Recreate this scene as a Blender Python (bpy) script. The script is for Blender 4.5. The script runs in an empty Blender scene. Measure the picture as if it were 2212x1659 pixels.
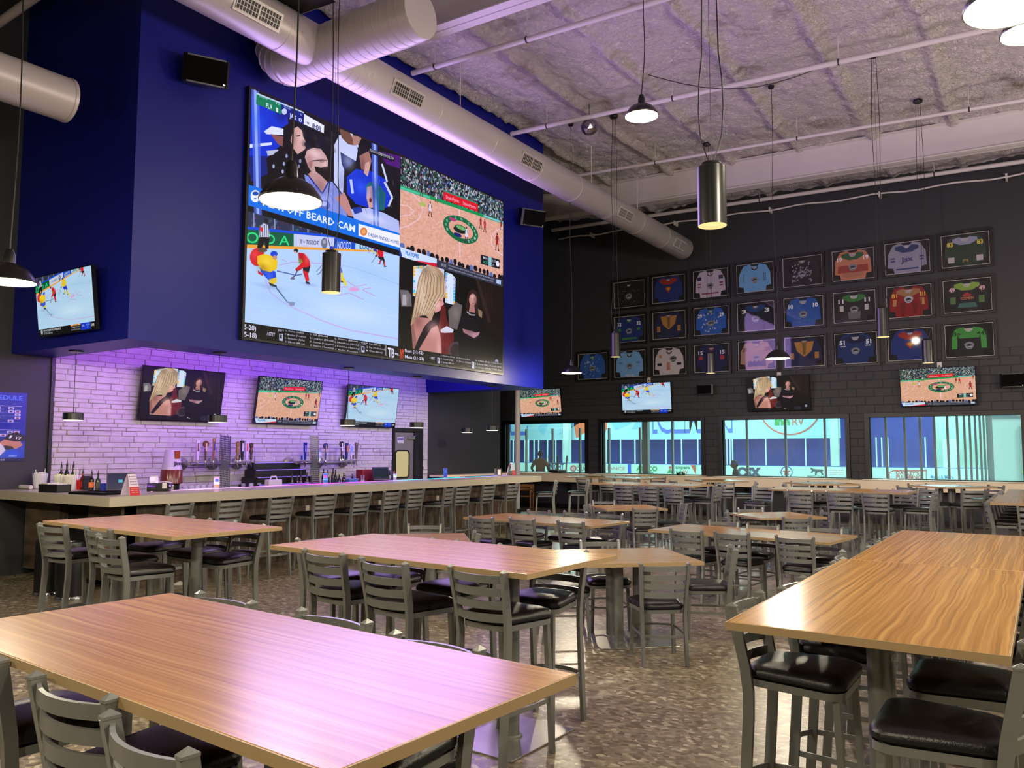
import bpy, bmesh, math, random
import numpy as np
from mathutils import Matrix, Vector, noise as mnoise
random.seed(7)
R_ = math.radians
SC = bpy.context.scene
COL = SC.collection

# ------------------------------------------------------------------ camera
FPX, YAW, PITCH, ROLL = 1740.0, R_(-33.82), R_(4.66), R_(0.13)
CAM = Vector((0, 0, 1.73))
_cy, _sy, _cp, _sp = math.cos(YAW), math.sin(YAW), math.cos(PITCH), math.sin(PITCH)
FW = Vector((_sy*_cp, _cy*_cp, _sp))
_r0 = Vector((_cy, -_sy, 0)); _u0 = _r0.cross(FW)
_c, _s = math.cos(ROLL), math.sin(ROLL)
RT = _c*_r0 + _s*_u0; UP = -_s*_r0 + _c*_u0
def on(px, py, ax, v):
    """world point at pixel px,py of the photograph lying on the plane axis ax = v (surveying helper)"""
    d = FW*FPX + RT*(px-1106) - UP*(py-829.5)
    t = (v-CAM[ax])/d[ax]
    return CAM + d*t
onX = lambda x, y, v: on(x, y, 0, v)
onY = lambda x, y, v: on(x, y, 1, v)
onZ = lambda x, y, v: on(x, y, 2, v)
cam = bpy.data.cameras.new('camera'); camo = bpy.data.objects.new('camera', cam); COL.objects.link(camo)
camo.matrix_world = Matrix(((RT.x, UP.x, -FW.x, 0), (RT.y, UP.y, -FW.y, 0), (RT.z, UP.z, -FW.z, 1.73), (0, 0, 0, 1)))
cam.sensor_width = 36; cam.lens = FPX/2212*36; cam.clip_end = 300; cam.clip_start = .05
SC.camera = camo

# ------------------------------------------------------------------ render look
SC.view_settings.view_transform = 'Standard'
SC.view_settings.look = 'None'
SC.view_settings.gamma = 1.0
SC.view_settings.use_curve_mapping = False
SC.view_settings.exposure = -0.1
SC.cycles.use_denoising = True
SC.cycles.max_bounces = 6
SC.cycles.diffuse_bounces = 3
SC.cycles.glossy_bounces = 3
SC.cycles.transmission_bounces = 4
SC.cycles.transparent_max_bounces = 8
SC.cycles.caustics_reflective = False
SC.cycles.caustics_refractive = False
SC.cycles.sample_clamp_indirect = 4.0
world = bpy.data.worlds.new('world'); SC.world = world; world.use_nodes = True
world.node_tree.nodes['Background'].inputs[0].default_value = (.55, .6, .7, 1)
world.node_tree.nodes['Background'].inputs[1].default_value = 0.05

def light(kind, name, loc, power, color, size=.2, rot=None, sizey=None, spread=None, spot=None):
    l = bpy.data.lights.new(name, kind); l.energy = power; l.color = color
    if kind == 'AREA':
        l.size = size
        if sizey: l.shape = 'RECTANGLE'; l.size_y = sizey
        if spread: l.spread = spread
    elif kind == 'SPOT':
        l.shadow_soft_size = size; l.spot_size = spot or 1.6; l.spot_blend = .6
    else: l.shadow_soft_size = size
    o = bpy.data.objects.new(name, l); o.location = loc
    if rot: o.rotation_euler = rot
    COL.objects.link(o); return o
def aim(o, d):
    o.rotation_euler = Vector(d).to_track_quat('-Z', 'Y').to_euler(); return o
# violet LED tape inside the bar canopy (washes the stone wall, the soffit and the bar)
VIO = (.34, .12, 1.0)
P_VIO = 66
for k, (y, n, c) in enumerate(((7.3, 2.6, (.50, .15, 1.0)), (9.9, 2.6, (.28, .08, 1.0)), (12.5, 2.6, (.32, .17, 1.0)))):
    o = light('AREA', 'led_tape_light', (-9.85, y, 3.25), P_VIO, c, n, None, .10)
    o.rotation_euler = (0, 0, 0)
    m = Matrix.Identity(3)
    z = -Vector((-1, 0, -.45)).normalized(); x = Vector((0, 1, 0)); yv = z.cross(x)
    m = Matrix((x, yv, z)).transposed(); o.rotation_euler = m.to_euler()
# violet / blue counter strip glow thrown up onto the canopy underside
for y, c in ((6.6, (.5, .15, 1)), (9.4, (.28, .16, 1)), (12.2, (.1, .25, 1))):
    o = light('AREA', 'counter_strip_light', (-9.86, y, 1.23), 18, c, 2.6, None, .06)
    z = -Vector((0, 0, 1)); x = Vector((0, 1, 0)); yv = z.cross(x)
    o.rotation_euler = Matrix((x, yv, z)).transposed().to_euler()
# added bluish violet area lamp at the LED wall's face, boosting its own glow
o = light('AREA', 'video_wall_boost_light', (-8.99, 10.04, 4.98), 430, (.58, .36, 1.0), 6.1, None, 3.4)
z = -Vector((1, 0, 0)); x = Vector((0, 1, 0)); yv = z.cross(x)
o.rotation_euler = Matrix((x, yv, z)).transposed().to_euler()
# added fill lamps, unseen off to the right, that brighten the foam ceiling
for loc, d, p, c in (((4.5, 2.5, 3.2), (-.45, .35, 1), 330, (1, .80, .90)), ((4.5, 9.5, 3.2), (-.5, .2, 1), 350, (.98, .80, .92)), ((4.5, 16.0, 3.2), (-.5, -.1, 1), 270, (1, .88, .80))):
    o = light('AREA', 'ceiling_fill_light', loc, p, c, 1.2); o.rotation_euler = (-Vector(d)).to_track_quat('Z', 'Y').to_euler()
# rink lighting: rows of cool green-white high bay lamps over the ice
for x in (-34, -20, -6, 6):
    for y in (30, 44, 58):
        o = light('AREA', 'rink_high_bay', (x, y, 9.5), 1500, (.62, 1.0, .93), 2.5)

# ------------------------------------------------------------------ mesh helpers
class MB:
    def __init__(s): s.v = []; s.f = []; s.m = []; s.M = Matrix.Identity(4); s.mi = 0
    def add(s, vs, fs):
        n = len(s.v); M = s.M
        s.v += [tuple(M @ Vector(v)) for v in vs]; s.f += [tuple(i+n for i in f) for f in fs]; s.m += [s.mi]*len(fs); return s
    def box(s, x0, y0, z0, x1, y1, z1):
        return s.add([(x0,y0,z0),(x1,y0,z0),(x1,y1,z0),(x0,y1,z0),(x0,y0,z1),(x1,y0,z1),(x1,y1,z1),(x0,y1,z1)],
                     [(0,3,2,1),(4,5,6,7),(0,1,5,4),(1,2,6,5),(2,3,7,6),(3,0,4,7)])
    def cbox(s, c, d):
        return s.box(c[0]-d[0]/2, c[1]-d[1]/2, c[2]-d[2]/2, c[0]+d[0]/2, c[1]+d[1]/2, c[2]+d[2]/2)
    def bbox(s, x0, y0, z0, x1, y1, z1, b):
        """box with chamfered vertical+top edges"""
        vs = []
        for z, k in ((z0, 0), (z1-b, 0), (z1, b)):
            for (x, y) in ((x0+k, y0+b), (x0+b, y0+k), (x1-b, y0+k), (x1-k, y0+b), (x1-k, y1-b), (x1-b, y1-k), (x0+b, y1-k), (x0+k, y1-b)):
                vs.append((x, y, z))
        fs = [tuple(reversed(range(8))), tuple(range(16, 24))]
        for r in range(2):
            for i in range(8):
                j = (i+1) % 8; fs.append((r*8+i, r*8+j, r*8+8+j, r*8+8+i))
        return s.add(vs, fs)
    def tube(s, pts, r, n=8, closed=False, cap=True, sq=None, upv=None):
        """round tube (or rectangular bar sq=(w,h)) along points"""
        P = [Vector(p) for p in pts]; N = len(P); rings = []
        up = Vector(upv) if upv else Vector((0, 0, 1))
        for i, p in enumerate(P):
            a = P[(i-1) % N] if (closed or i) else p
            b = P[(i+1) % N] if (closed or i < N-1) else p
            t = (b-a).normalized()
            u = up if abs(t.dot(up)) < .97 else Vector((0, 1, 0))
            x = t.cross(u).normalized(); y = x.cross(t).normalized()
            rr = r[i] if isinstance(r, (list, tuple)) else r
            if sq:
                w, h = sq; ring = [p+x*w/2*a1+y*h/2*b1 for a1, b1 in ((-1,-1),(1,-1),(1,1),(-1,1))]
            else:
                ring = [p+(x*math.cos(k*2*math.pi/n)+y*math.sin(k*2*math.pi/n))*rr for k in range(n)]
            rings.append(ring)
        m = 4 if sq else n; vs = [tuple(q) for g in rings for q in g]; fs = []
        for i in range(N if closed else N-1):
            j = (i+1) % N
            for k in range(m): fs.append((i*m+k, i*m+(k+1) % m, j*m+(k+1) % m, j*m+k))
        if cap and not closed: fs += [tuple(reversed(range(m))), tuple(range((N-1)*m, N*m))]
        return s.add(vs, fs)
    def lathe(s, prof, n=16, c=(0, 0, 0), axis='z', a0=0, cap=True):
        vs = []; fs = []
        for (r, z) in prof:
            for k in range(n):
                a = a0+k*2*math.pi/n; q = (r*math.cos(a), r*math.sin(a), z)
                if axis == 'x': q = (q[2], q[0], q[1])
                elif axis == 'y': q = (q[1], q[2], q[0])
                vs.append((q[0]+c[0], q[1]+c[1], q[2]+c[2]))
        for i in range(len(prof)-1):
            for k in range(n): fs.append((i*n+k, i*n+(k+1) % n, (i+1)*n+(k+1) % n, (i+1)*n+k))
        if cap:
            if prof[0][0] > 1e-5: fs.append(tuple(reversed(range(n))))
            if prof[-1][0] > 1e-5: fs.append(tuple(range((len(prof)-1)*n, len(prof)*n)))
        return s.add(vs, fs)
    def prism(s, poly, z0, z1):
        n = len(poly); vs = [(x, y, z0) for x, y in poly]+[(x, y, z1) for x, y in poly]
        fs = [tuple(reversed(range(n))), tuple(range(n, 2*n))]+[(i, (i+1) % n, n+(i+1) % n, n+i) for i in range(n)]
        return s.add(vs, fs)
    def quad(s, a, b, c, d): return s.add([a, b, c, d], [(0, 1, 2, 3)])
    def grid(s, x0, y0, x1, y1, nx, ny, fn):
        vs = [(x0+(x1-x0)*i/nx, y0+(y1-y0)*j/ny) for j in range(ny+1) for i in range(nx+1)]
        return s.add([(x, y, fn(x, y)) for x, y in vs], [(j*(nx+1)+i, j*(nx+1)+i+1, (j+1)*(nx+1)+i+1, (j+1)*(nx+1)+i) for j in range(ny) for i in range(nx)])
    def mesh(s, name, mats, smooth=False):
        me = bpy.data.meshes.new(name); me.from_pydata(s.v, [], s.f)
        for m in (mats if isinstance(mats, (list, tuple)) else [mats]): me.materials.append(m)
        if any(s.m): me.polygons.foreach_set('material_index', s.m)
        if smooth: me.shade_smooth() if hasattr(me, 'shade_smooth') else None
        if smooth == 'auto': me.set_sharp_from_angle(angle=R_(38))
        me.update(); return me
    def build(s, name, mats, parent=None, smooth=False, loc=None, rz=0):
        return put(name, s.mesh(name, mats, smooth), parent, loc, rz)
def put(name, me, parent=None, loc=None, rz=0):
    o = bpy.data.objects.new(name, me); COL.objects.link(o)
    if parent: o.parent = parent
    if loc is not None: o.location = loc
    if rz: o.rotation_euler = (0, 0, rz)
    return o
def tag(o, label=None, cat=None, group=None, kind=None):
    if label: o['label'] = label
    if cat: o['category'] = cat
    if group: o['group'] = group
    if kind: o['kind'] = kind
    return o
def thing(name, loc, rz=0, label=None, cat=None, group=None):
    o = bpy.data.objects.new(name, None); COL.objects.link(o); o.empty_display_size = .1
    o.location = loc; o.rotation_euler = (0, 0, rz); return tag(o, label, cat, group)
def struct(o): o['kind'] = 'structure'; return o
def copy_tree(o, parent=None):
    c = o.copy(); COL.objects.link(c)
    if parent is not None: c.parent = parent
    for ch in KIDS.get(o.name, ()): copy_tree(ch, c)
    return c
KIDS = {}
def remember(root):
    """index the children of a prototype so that copies need no search"""
    KIDS[root.name] = [c for c in COL.objects if c.parent == root]
    for c in KIDS[root.name]: remember(c)

# ------------------------------------------------------------------ materials
def lin(c): return tuple((x/12.92 if x <= .04045 else ((x+.055)/1.055)**2.4) for x in c)
def mat(name, col, rough=.5, metal=0.0, emit=None, es=1.0, noise=0.0, nscale=8, bump=0.0, bscale=40, coat=0.0, trans=0.0, alpha=1.0, spec=None, srgb=True):
    m = bpy.data.materials.new(name); m.use_nodes = True; nt = m.node_tree; b = nt.nodes['Principled BSDF']
    c = lin(col) if srgb else col
    b.inputs['Base Color'].default_value = (*c, 1); b.inputs['Roughness'].default_value = rough; b.inputs['Metallic'].default_value = metal
    if coat: b.inputs['Coat Weight'].default_value = coat; b.inputs['Coat Roughness'].default_value = .15
    if trans: b.inputs['Transmission Weight'].default_value = trans; b.inputs['IOR'].default_value = 1.15
    if alpha < 1: b.inputs['Alpha'].default_value = alpha
    if spec is not None: b.inputs['Specular IOR Level'].default_value = spec
    if emit: b.inputs['Emission Color'].default_value = (*lin(emit), 1); b.inputs['Emission Strength'].default_value = es
    if noise or bump:
        tc = nt.nodes.new('ShaderNodeTexCoord')
    if noise:
        n = nt.nodes.new('ShaderNodeTexNoise'); n.inputs['Scale'].default_value = nscale; n.inputs['Detail'].default_value = 5
        nt.links.new(tc.outputs['Object'], n.inputs['Vector'])
        r = nt.nodes.new('ShaderNodeMix'); r.data_type = 'RGBA'
        r.inputs[6].default_value = (*[x*(1-noise) for x in c], 1); r.inputs[7].default_value = (*[min(1, x*(1+noise)) for x in c], 1)
        nt.links.new(n.outputs['Fac'], r.inputs[0]); nt.links.new(r.outputs[2], b.inputs['Base Color'])
    if bump:
        n = nt.nodes.new('ShaderNodeTexNoise'); n.inputs['Scale'].default_value = bscale; n.inputs['Detail'].default_value = 4
        nt.links.new(tc.outputs['Object'], n.inputs['Vector'])
        bp = nt.nodes.new('ShaderNodeBump'); bp.inputs['Strength'].default_value = bump; bp.inputs['Distance'].default_value = .01
        nt.links.new(n.outputs['Fac'], bp.inputs['Height']); nt.links.new(bp.outputs[0], b.inputs['Normal'])
    return m
def emis(name, col, s=1.0):
    m = bpy.data.materials.new(name); m.use_nodes = True; nt = m.node_tree; nt.nodes.clear()
    e = nt.nodes.new('ShaderNodeEmission'); e.inputs[0].default_value = (*lin(col), 1); e.inputs[1].default_value = s
    o = nt.nodes.new('ShaderNodeOutputMaterial'); nt.links.new(e.outputs[0], o.inputs[0]); return m
def streak(name, c1, c2, c3, sx, sy, rough=.35, coat=.0, warp=.05, detail=6, p=(.36, .5, .64)):
    """streaky wood print: long wavy grain along object X"""
    m = bpy.data.materials.new(name); m.use_nodes = True; nt = m.node_tree; b = nt.nodes['Principled BSDF']; N = nt.nodes.new; K = nt.links.new
    tc = N('ShaderNodeTexCoord'); w = N('ShaderNodeTexNoise'); w.inputs['Scale'].default_value = 1.6; w.inputs['Detail'].default_value = 2
    vm = N('ShaderNodeVectorMath'); vm.operation = 'MULTIPLY_ADD'; vm.inputs[1].default_value = (0, warp, 0); K(tc.outputs['Object'], w.inputs['Vector']); K(w.outputs['Color'], vm.inputs[0]); K(tc.outputs['Object'], vm.inputs[2])
    mp = N('ShaderNodeMapping'); mp.inputs['Scale'].default_value = (sx, sy, sy*.3); n = N('ShaderNodeTexNoise'); n.inputs['Scale'].default_value = 1; n.inputs['Detail'].default_value = detail; n.inputs['Roughness'].default_value = .55; n.inputs['Distortion'].default_value = .35
    cr = N('ShaderNodeValToRGB'); e = cr.color_ramp.elements
    e[0].position = p[0]; e[0].color = (*lin(c1), 1); e[1].position = p[2]; e[1].color = (*lin(c3), 1); x = e.new(p[1]); x.color = (*lin(c2), 1)
    K(vm.outputs[0], mp.inputs[0]); K(mp.outputs[0], n.inputs['Vector']); K(n.outputs['Fac'], cr.inputs[0]); K(cr.outputs[0], b.inputs['Base Color'])
    b.inputs['Roughness'].default_value = rough; b.inputs['Specular IOR Level'].default_value = .38
    if coat: b.inputs['Coat Weight'].default_value = coat
    return m
M = {}
M['steel'] = mat('silver_powder_coat', (.51, .52, .51), .34, .45, noise=.05, nscale=30)
M['steel2'] = mat('brushed_steel', (.62, .61, .58), .3, .8, noise=.08, nscale=20)
M['vinyl'] = mat('black_vinyl', (.055, .055, .06), .33, 0, bump=.15, bscale=160)
M['wood'] = streak('zebrano_laminate', (.53, .385, .20), (.64, .475, .255), (.74, .58, .345), .5, 62, .24, 0, .055, 4, (.30, .5, .70))
M['edge'] = mat('table_edge_band', (.62, .53, .38), .5, noise=.08)
M['barwood'] = streak('grey_brown_wood_laminate', (.27, .225, .18), (.36, .305, .25), (.45, .39, .325), 1.0, 14, .5, 0, .03)
M['blue'] = mat('deep_blue_paint', (.035, .07, .46), .45, spec=.35, bump=.05, bscale=60)
M['grey'] = mat('charcoal_wall_paint', (.165, .168, .18), .6, noise=.06, nscale=1.2)
M['greyblock'] = mat('charcoal_painted_block', (.165, .168, .18), .62, bump=.4, bscale=70)
M['black'] = mat('matte_black', (.05, .05, .05), .45)
M['blacks'] = mat('satin_black', (.06, .06, .062), .3)
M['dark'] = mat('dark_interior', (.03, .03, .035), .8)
M['white'] = mat('white_paint', (.80, .78, .76), .5, noise=.03)
M['duct'] = mat('painted_spiral_duct', (.73, .705, .69), .38, .15, noise=.05, nscale=3)
M['cream'] = mat('cream_solid_surface', (.70, .67, .60), .3, coat=.1, noise=.04, nscale=14)
M['rail'] = mat('cream_laminate', (.90, .84, .72), .4)
M['chrome'] = mat('chrome', (.8, .8, .8), .12, 1)
M['stone'] = mat('split_face_white_stone', (.74, .72, .71), .7, noise=.2, nscale=9, bump=.8, bscale=26)
M['grout'] = mat('stone_backing', (.72, .70, .69), .9)
M['glassy'] = mat('clear_glass', (.92, .95, .95), .05, alpha=.22)
M['acryl'] = mat('clear_acrylic', (.9, .9, .95), .1, alpha=.25)
M['cord'] = mat('black_cord', (.03, .03, .03), .5)
M['grill'] = mat('grille_dark', (.12, .11, .10), .5)
M['lampin'] = mat('lamp_white_enamel', (.9, .88, .8), .4, emit=(1, .93, .75), es=.9)
M['bulb'] = emis('lamp_bulb', (1, .95, .82), 9)
M['bulbc'] = emis('cylinder_lamp_glow', (1, .93, .70), 1.5)
M['tray'] = mat('dull_tray_steel', (.36, .36, .39), .35, .85)
M['red'] = mat('red_plastic', (.75, .08, .07), .4)
M['blk_glass'] = mat('tv_bezel', (.02, .02, .022), .2)

# ------------------------------------------------------------------ flat pictures (drawn here, nothing is loaded)
_tc = {}
def text_tris(s, bold=.0):
    k = (s, bold)
    if k in _tc: return _tc[k]
    cu = bpy.data.curves.new('t', 'FONT'); cu.body = s; cu.offset = bold; cu.resolution_u = 3 if len(s) < 12 else 1
    o = bpy.data.objects.new('t', cu); COL.objects.link(o)
    dg = bpy.context.evaluated_depsgraph_get(); dg.update(); ev = o.evaluated_get(dg); me = ev.to_mesh(); me.calc_loop_triangles()
    v = np.array([tuple(p.co)[:2] for p in me.vertices]) if len(me.vertices) else np.zeros((3, 2))
    t = np.array([tuple(l.vertices) for l in me.loop_triangles]) if len(me.loop_triangles) else np.zeros((0, 3), int)
    ev.to_mesh_clear(); bpy.data.objects.remove(o); bpy.data.curves.remove(cu)
    mn = v.min(0); mx = v.max(0); w = max(1e-4, mx[0]-mn[0]); h = .72 if s.upper() == s else max(.72, mx[1]-mn[1]); y0 = min(0, mn[1]) if s.upper() != s else 0
    _tc[k] = ((v-np.array([mn[0], y0]))/np.array([w, h]), t, w/h); return _tc[k]
def text_mb(mb, s, O, X, Y, w=None, h=.1, align='l', bold=.01):
    """letters as flat geometry: origin O, right dir X, up dir Y, fitted to width w / height h"""
    v, t, asp = text_tris(s, bold)
    if w is None: w = asp*h
    O = Vector(O); X = Vector(X); Y = Vector(Y)
    if align == 'c': O = O-X*w/2-Y*h/2
    mb.add([tuple(O+X*(w*a)+Y*(h*b)) for a, b in v], [tuple(int(i) for i in f) for f in t]); return mb
class Pic:
    def __init__(s, w, h, bg=(0, 0, 0)):
        s.w, s.h = w, h; s.a = np.zeros((h, w, 3), np.float32)+np.array(bg, np.float32); s.M = lambda x, y: (x, y)
    def pts(s, P): return np.array([s.M(*p) for p in P], float)
    def fillraw(s, Q, col, al=1.0):
        x0 = max(0, int(Q[:, 0].min())-1); x1 = min(s.w, int(Q[:, 0].max())+2); y0 = max(0, int(Q[:, 1].min())-1); y1 = min(s.h, int(Q[:, 1].max())+2)
        if x1 <= x0 or y1 <= y0: return
        acc = np.zeros((y1-y0, x1-x0), np.float32)
        for dy in (.25, .75):
            ys = (np.arange(y0, y1)+dy)[:, None]
            for dx in (.25, .75):
                xs = (np.arange(x0, x1)+dx)[None, :]; ins = np.zeros((y1-y0, x1-x0), bool)
                for i in range(len(Q)):
                    ax, ay = Q[i]; bx, by = Q[(i+1) % len(Q)]
                    if ay == by: continue
                    c = ((ay > ys) != (by > ys)); xi = ax+(ys-ay)*(bx-ax)/(by-ay); ins ^= (c & (xs < xi))
                acc += ins
        acc = (acc/4*al)[..., None]; r = s.a[y0:y1, x0:x1]; s.a[y0:y1, x0:x1] = r*(1-acc)+np.array(col, np.float32)*acc
    def poly(s, P, col, al=1.0): s.fillraw(s.pts(P), col, al)
    def ell(s, cx, cy, rx, ry, col, al=1.0, rot=0, n=28):
        c, q = math.cos(rot), math.sin(rot)
        s.poly([(cx+rx*math.cos(a)*c-ry*math.sin(a)*q, cy+rx*math.cos(a)*q+ry*math.sin(a)*c) for a in [i*2*math.pi/n for i in range(n)]], col, al)
    def line(s, P, w, col, al=1.0):
        for (x0, y0), (x1, y1) in zip(P, P[1:]):
            d = math.hypot(x1-x0, y1-y0) or 1; nx, ny = -(y1-y0)/d*w/2, (x1-x0)/d*w/2
            s.poly([(x0+nx, y0+ny), (x1+nx, y1+ny), (x1-nx, y1-ny), (x0-nx, y0-ny)], col, al)
    def text(s, t, O, Rr, T, col, bold=.01):
        """fit text: O baseline left, Rr baseline right, T point above O at cap height"""
        v, tr, asp = text_tris(t, bold); q = s.pts([O, Rr, T]); o = q[0]; ex = q[1]-o; ey = q[2]-o
        P = o+v[:, :1]*ex+v[:, 1:]*ey
        for f in tr: s.fillraw(P[f], col)
    def soft(s, cx, cy, rx, ry, col, al=.5):
        q = s.pts([(cx, cy), (cx+rx, cy), (cx, cy+ry)]); o = q[0]; r1 = abs(q[1]-o).max()+1; r2 = abs(q[2]-o).max()+1
        x0 = max(0, int(o[0]-r1*2)); x1 = min(s.w, int(o[0]+r1*2)+1); y0 = max(0, int(o[1]-r2*2)); y1 = min(s.h, int(o[1]+r2*2)+1)
        if x1 <= x0 or y1 <= y0: return
        X, Y = np.meshgrid(np.arange(x0, x1), np.arange(y0, y1)); g = (np.exp(-((X-o[0])/r1)**2*1.2-((Y-o[1])/r2)**2*1.2)*al)[..., None]
        s.a[y0:y1, x0:x1] = s.a[y0:y1, x0:x1]*(1-g)+np.array(col, np.float32)*g
    def noise(s, amt, blk=1, box=None, seed=0):
        x0, y0, x1, y1 = box or (0, 0, s.w, s.h); rg = np.random.RandomState(seed)
        n = rg.rand((y1-y0)//blk+1, (x1-x0)//blk+1, 1).repeat(blk, 0).repeat(blk, 1)[:y1-y0, :x1-x0]-.5
        s.a[y0:y1, x0:x1] = np.clip(s.a[y0:y1, x0:x1]+n*amt, 0, 1)
    def blur(s, k=1):
        for _ in range(k):
            a = np.pad(s.a, ((1, 1), (1, 1), (0, 0)), 'edge'); s.a = (a[:-2, 1:-1]+a[2:, 1:-1]+a[1:-1, :-2]+a[1:-1, 2:]+2*a[1:-1, 1:-1])/6
    def image(s, name):
        im = bpy.data.images.new(name, s.w, s.h); b = np.ones((s.h, s.w, 4), np.float32); b[..., :3] = np.clip(s.a[::-1], 0, 1)
        im.pixels.foreach_set(b.ravel()); im.update(); im.pack(); return im
def picmat(name, im, strength=1.0, tint=(1, 1, 1), emit=True):
    m = bpy.data.materials.new(name); m.use_nodes = True; nt = m.node_tree; b = nt.nodes['Principled BSDF']
    t = nt.nodes.new('ShaderNodeTexImage'); t.image = im; t.extension = 'EXTEND'
    uv = nt.nodes.new('ShaderNodeUVMap'); nt.links.new(uv.outputs[0], t.inputs[0])
    if emit:
        b.inputs['Base Color'].default_value = (.008, .008, .008, 1); b.inputs['Roughness'].default_value = .4; b.inputs['Specular IOR Level'].default_value = .15
        mx = nt.nodes.new('ShaderNodeMix'); mx.data_type = 'RGBA'; mx.blend_type = 'MULTIPLY'; mx.inputs[0].default_value = 1
        mx.inputs[7].default_value = (*tint, 1); nt.links.new(t.outputs[0], mx.inputs[6]); nt.links.new(mx.outputs[2], b.inputs['Emission Color'])
        b.inputs['Emission Strength'].default_value = strength
    else:
        nt.links.new(t.outputs[0], b.inputs['Base Color']); b.inputs['Roughness'].default_value = .4
    return m
def uvquad(name, a, b, c, d, material, parent=None, thick=0):
    """picture quad: a bottom-left, b bottom-right, c top-right, d top-left"""
    me = bpy.data.meshes.new(name); me.from_pydata([tuple(a), tuple(b), tuple(c), tuple(d)], [], [(0, 1, 2, 3)]); me.materials.append(material)
    u = me.uv_layers.new(name='UVMap')
    for i, q in enumerate(((0, 0), (1, 0), (1, 1), (0, 1))): u.data[i].uv = q
    return put(name, me, parent)
XF = -9.1                                   # face of the blue bar canopy
def wallmap(qx, qy):
    """photograph pixel -> pixel of one 1024x576 quarter of the video wall"""
    def f(x, y):
        a = onX(x, y, -9.02); u = (a.y-6.96)/6.17; v = (6.715-a.z)/3.475
        return ((u-qx*.5)*2048, (v-qy*.5)*1152)
    return f
c3 = lambda x, y: (500+x/3.568, 180+y/3.568)
c4 = lambda x, y: (500+x/3.568, 480+y/3.568)

# --- hockey broadcast
W_ = 1024; H_ = 576
hk = Pic(W_, H_, (.72, .86, .96)); mp = wallmap(0, 1)
hk.M = lambda x, y: mp(*c3(x, y))
hk.poly([(100, 900), (1320, 1100), (1320, 1215), (100, 1120)], (.16, .20, .30))
rg = random.Random(3)
for i in range(260):
    x = rg.uniform(110, 1290); y = rg.uniform(940, 1150)+x*.06
    hk.ell(x, y, rg.uniform(5, 16), rg.uniform(6, 18), (rg.uniform(.1, .6), rg.uniform(.12, .55), rg.uniform(.2, .75)), .6)
for x in (170, 330, 470, 585, 690, 800, 905, 1000, 1090, 1180): hk.line([(x, 900), (x+6, 1215)], 9, (.62, .72, .85), .8)
hk.poly([(90, 1100), (1310, 1225), (1310, 1240), (90, 1130)], (.05, .30, .85))
hk.poly([(90, 1122), (480, 1160), (480, 1262), (90, 1242)], (.03, .36, .24))
hk.poly([(480, 1160), (800, 1190), (800, 1278), (480, 1262)], (.80, .84, .92))
hk.poly([(790, 1192), (955, 1206), (955, 1286), (790, 1278)], (.10, .33, .80))
hk.poly([(955, 1206), (1310, 1232), (1310, 1300), (955, 1286)], (.70, .88, .95))
hk.poly([(90, 1240), (1310, 1296), (1310, 1304), (90, 1268)], (.96, .66, .22))
hk.text('TISSOT', (572, 1238), (675, 1246), (574, 1206), (.25, .28, .36))
hk.text('T+', (525, 1234), (568, 1238), (526, 1202), (.30, .25, .42))
hk.text('NOCCO', (816, 1272), (922, 1280), (818, 1214), (.93, .96, 1))
hk.text('iLOQ', (985, 1284), (1062, 1289), (987, 1228), (.15, .35, .55))
hk.ell(716, 1232, 24, 42, (.42, .46, .52)); hk.ell(716, 1222, 12, 16, (.65, .68, .72))
for x in (1130, 1165, 1195): hk.ell(x, 1268, 10, 13, (.95, .82, .15))
hk.text('O', (112, 1228), (208, 1232), (114, 1142), (.15, .92, .50)); hk.text('D', (270, 1236), (335, 1240), (272, 1160), (.15, .92, .50)); hk.text('A', (365, 1244), (448, 1248), (368, 1170), (.15, .92, .50))
# referee
hk.poly([(215, 1180), (295, 1180), (285, 1275), (262, 1275), (256, 1215), (232, 1275), (198, 1268)], (.05, .05, .07))
hk.poly([(222, 1095), (250, 1080), (285, 1092), (295, 1185), (215, 1185)], (.82, .85, .92))
for k in range(5): hk.line([(228+k*14, 1090), (224+k*15, 1180)], 5, (.15, .16, .2))
hk.ell(268, 1062, 15, 20, (.10, .10, .12)); hk.poly([(220, 1100), (245, 1120), (240, 1150), (216, 1130)], (.85, .15, .12))
hk.M = lambda x, y: mp(*c4(x, y))
# ice markings
hk.line([(260, 440), (300, 540), (400, 620), (520, 680), (700, 760), (900, 830), (1290, 900)], 9, (.80, .66, .88), .8)
for P in (((840, 500), (905, 500)), ((890, 455), (960, 497)), ((960, 497), (1040, 480)), ((820, 565), (905, 545)), ((905, 545), (1020, 595)), ((1010, 520), (1080, 505)), ((1015, 525), (1110, 570)), ((390, 285), (430, 308)), ((365, 332), (470, 308)), ((470, 308), (700, 318))): hk.line(P, 6, (.80, .55, .80), .7)
hk.ell(945, 518, 42, 16, (.93, .62, .80), .8)
hk.line([(840, 330), (1000, 370), (1290, 480)], 6, (.62, .72, .88), .6); hk.line([(1100, 225), (1290, 255)], 4, (.55, .65, .85), .6)
rg = random.Random(8)
for i in range(60):
    x = rg.uniform(120, 1250); y = rg.uniform(300, 850); hk.line([(x, y), (x+rg.uniform(40, 160), y+rg.uniform(5, 25))], 4, (.84, .93, 1), .35)
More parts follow.
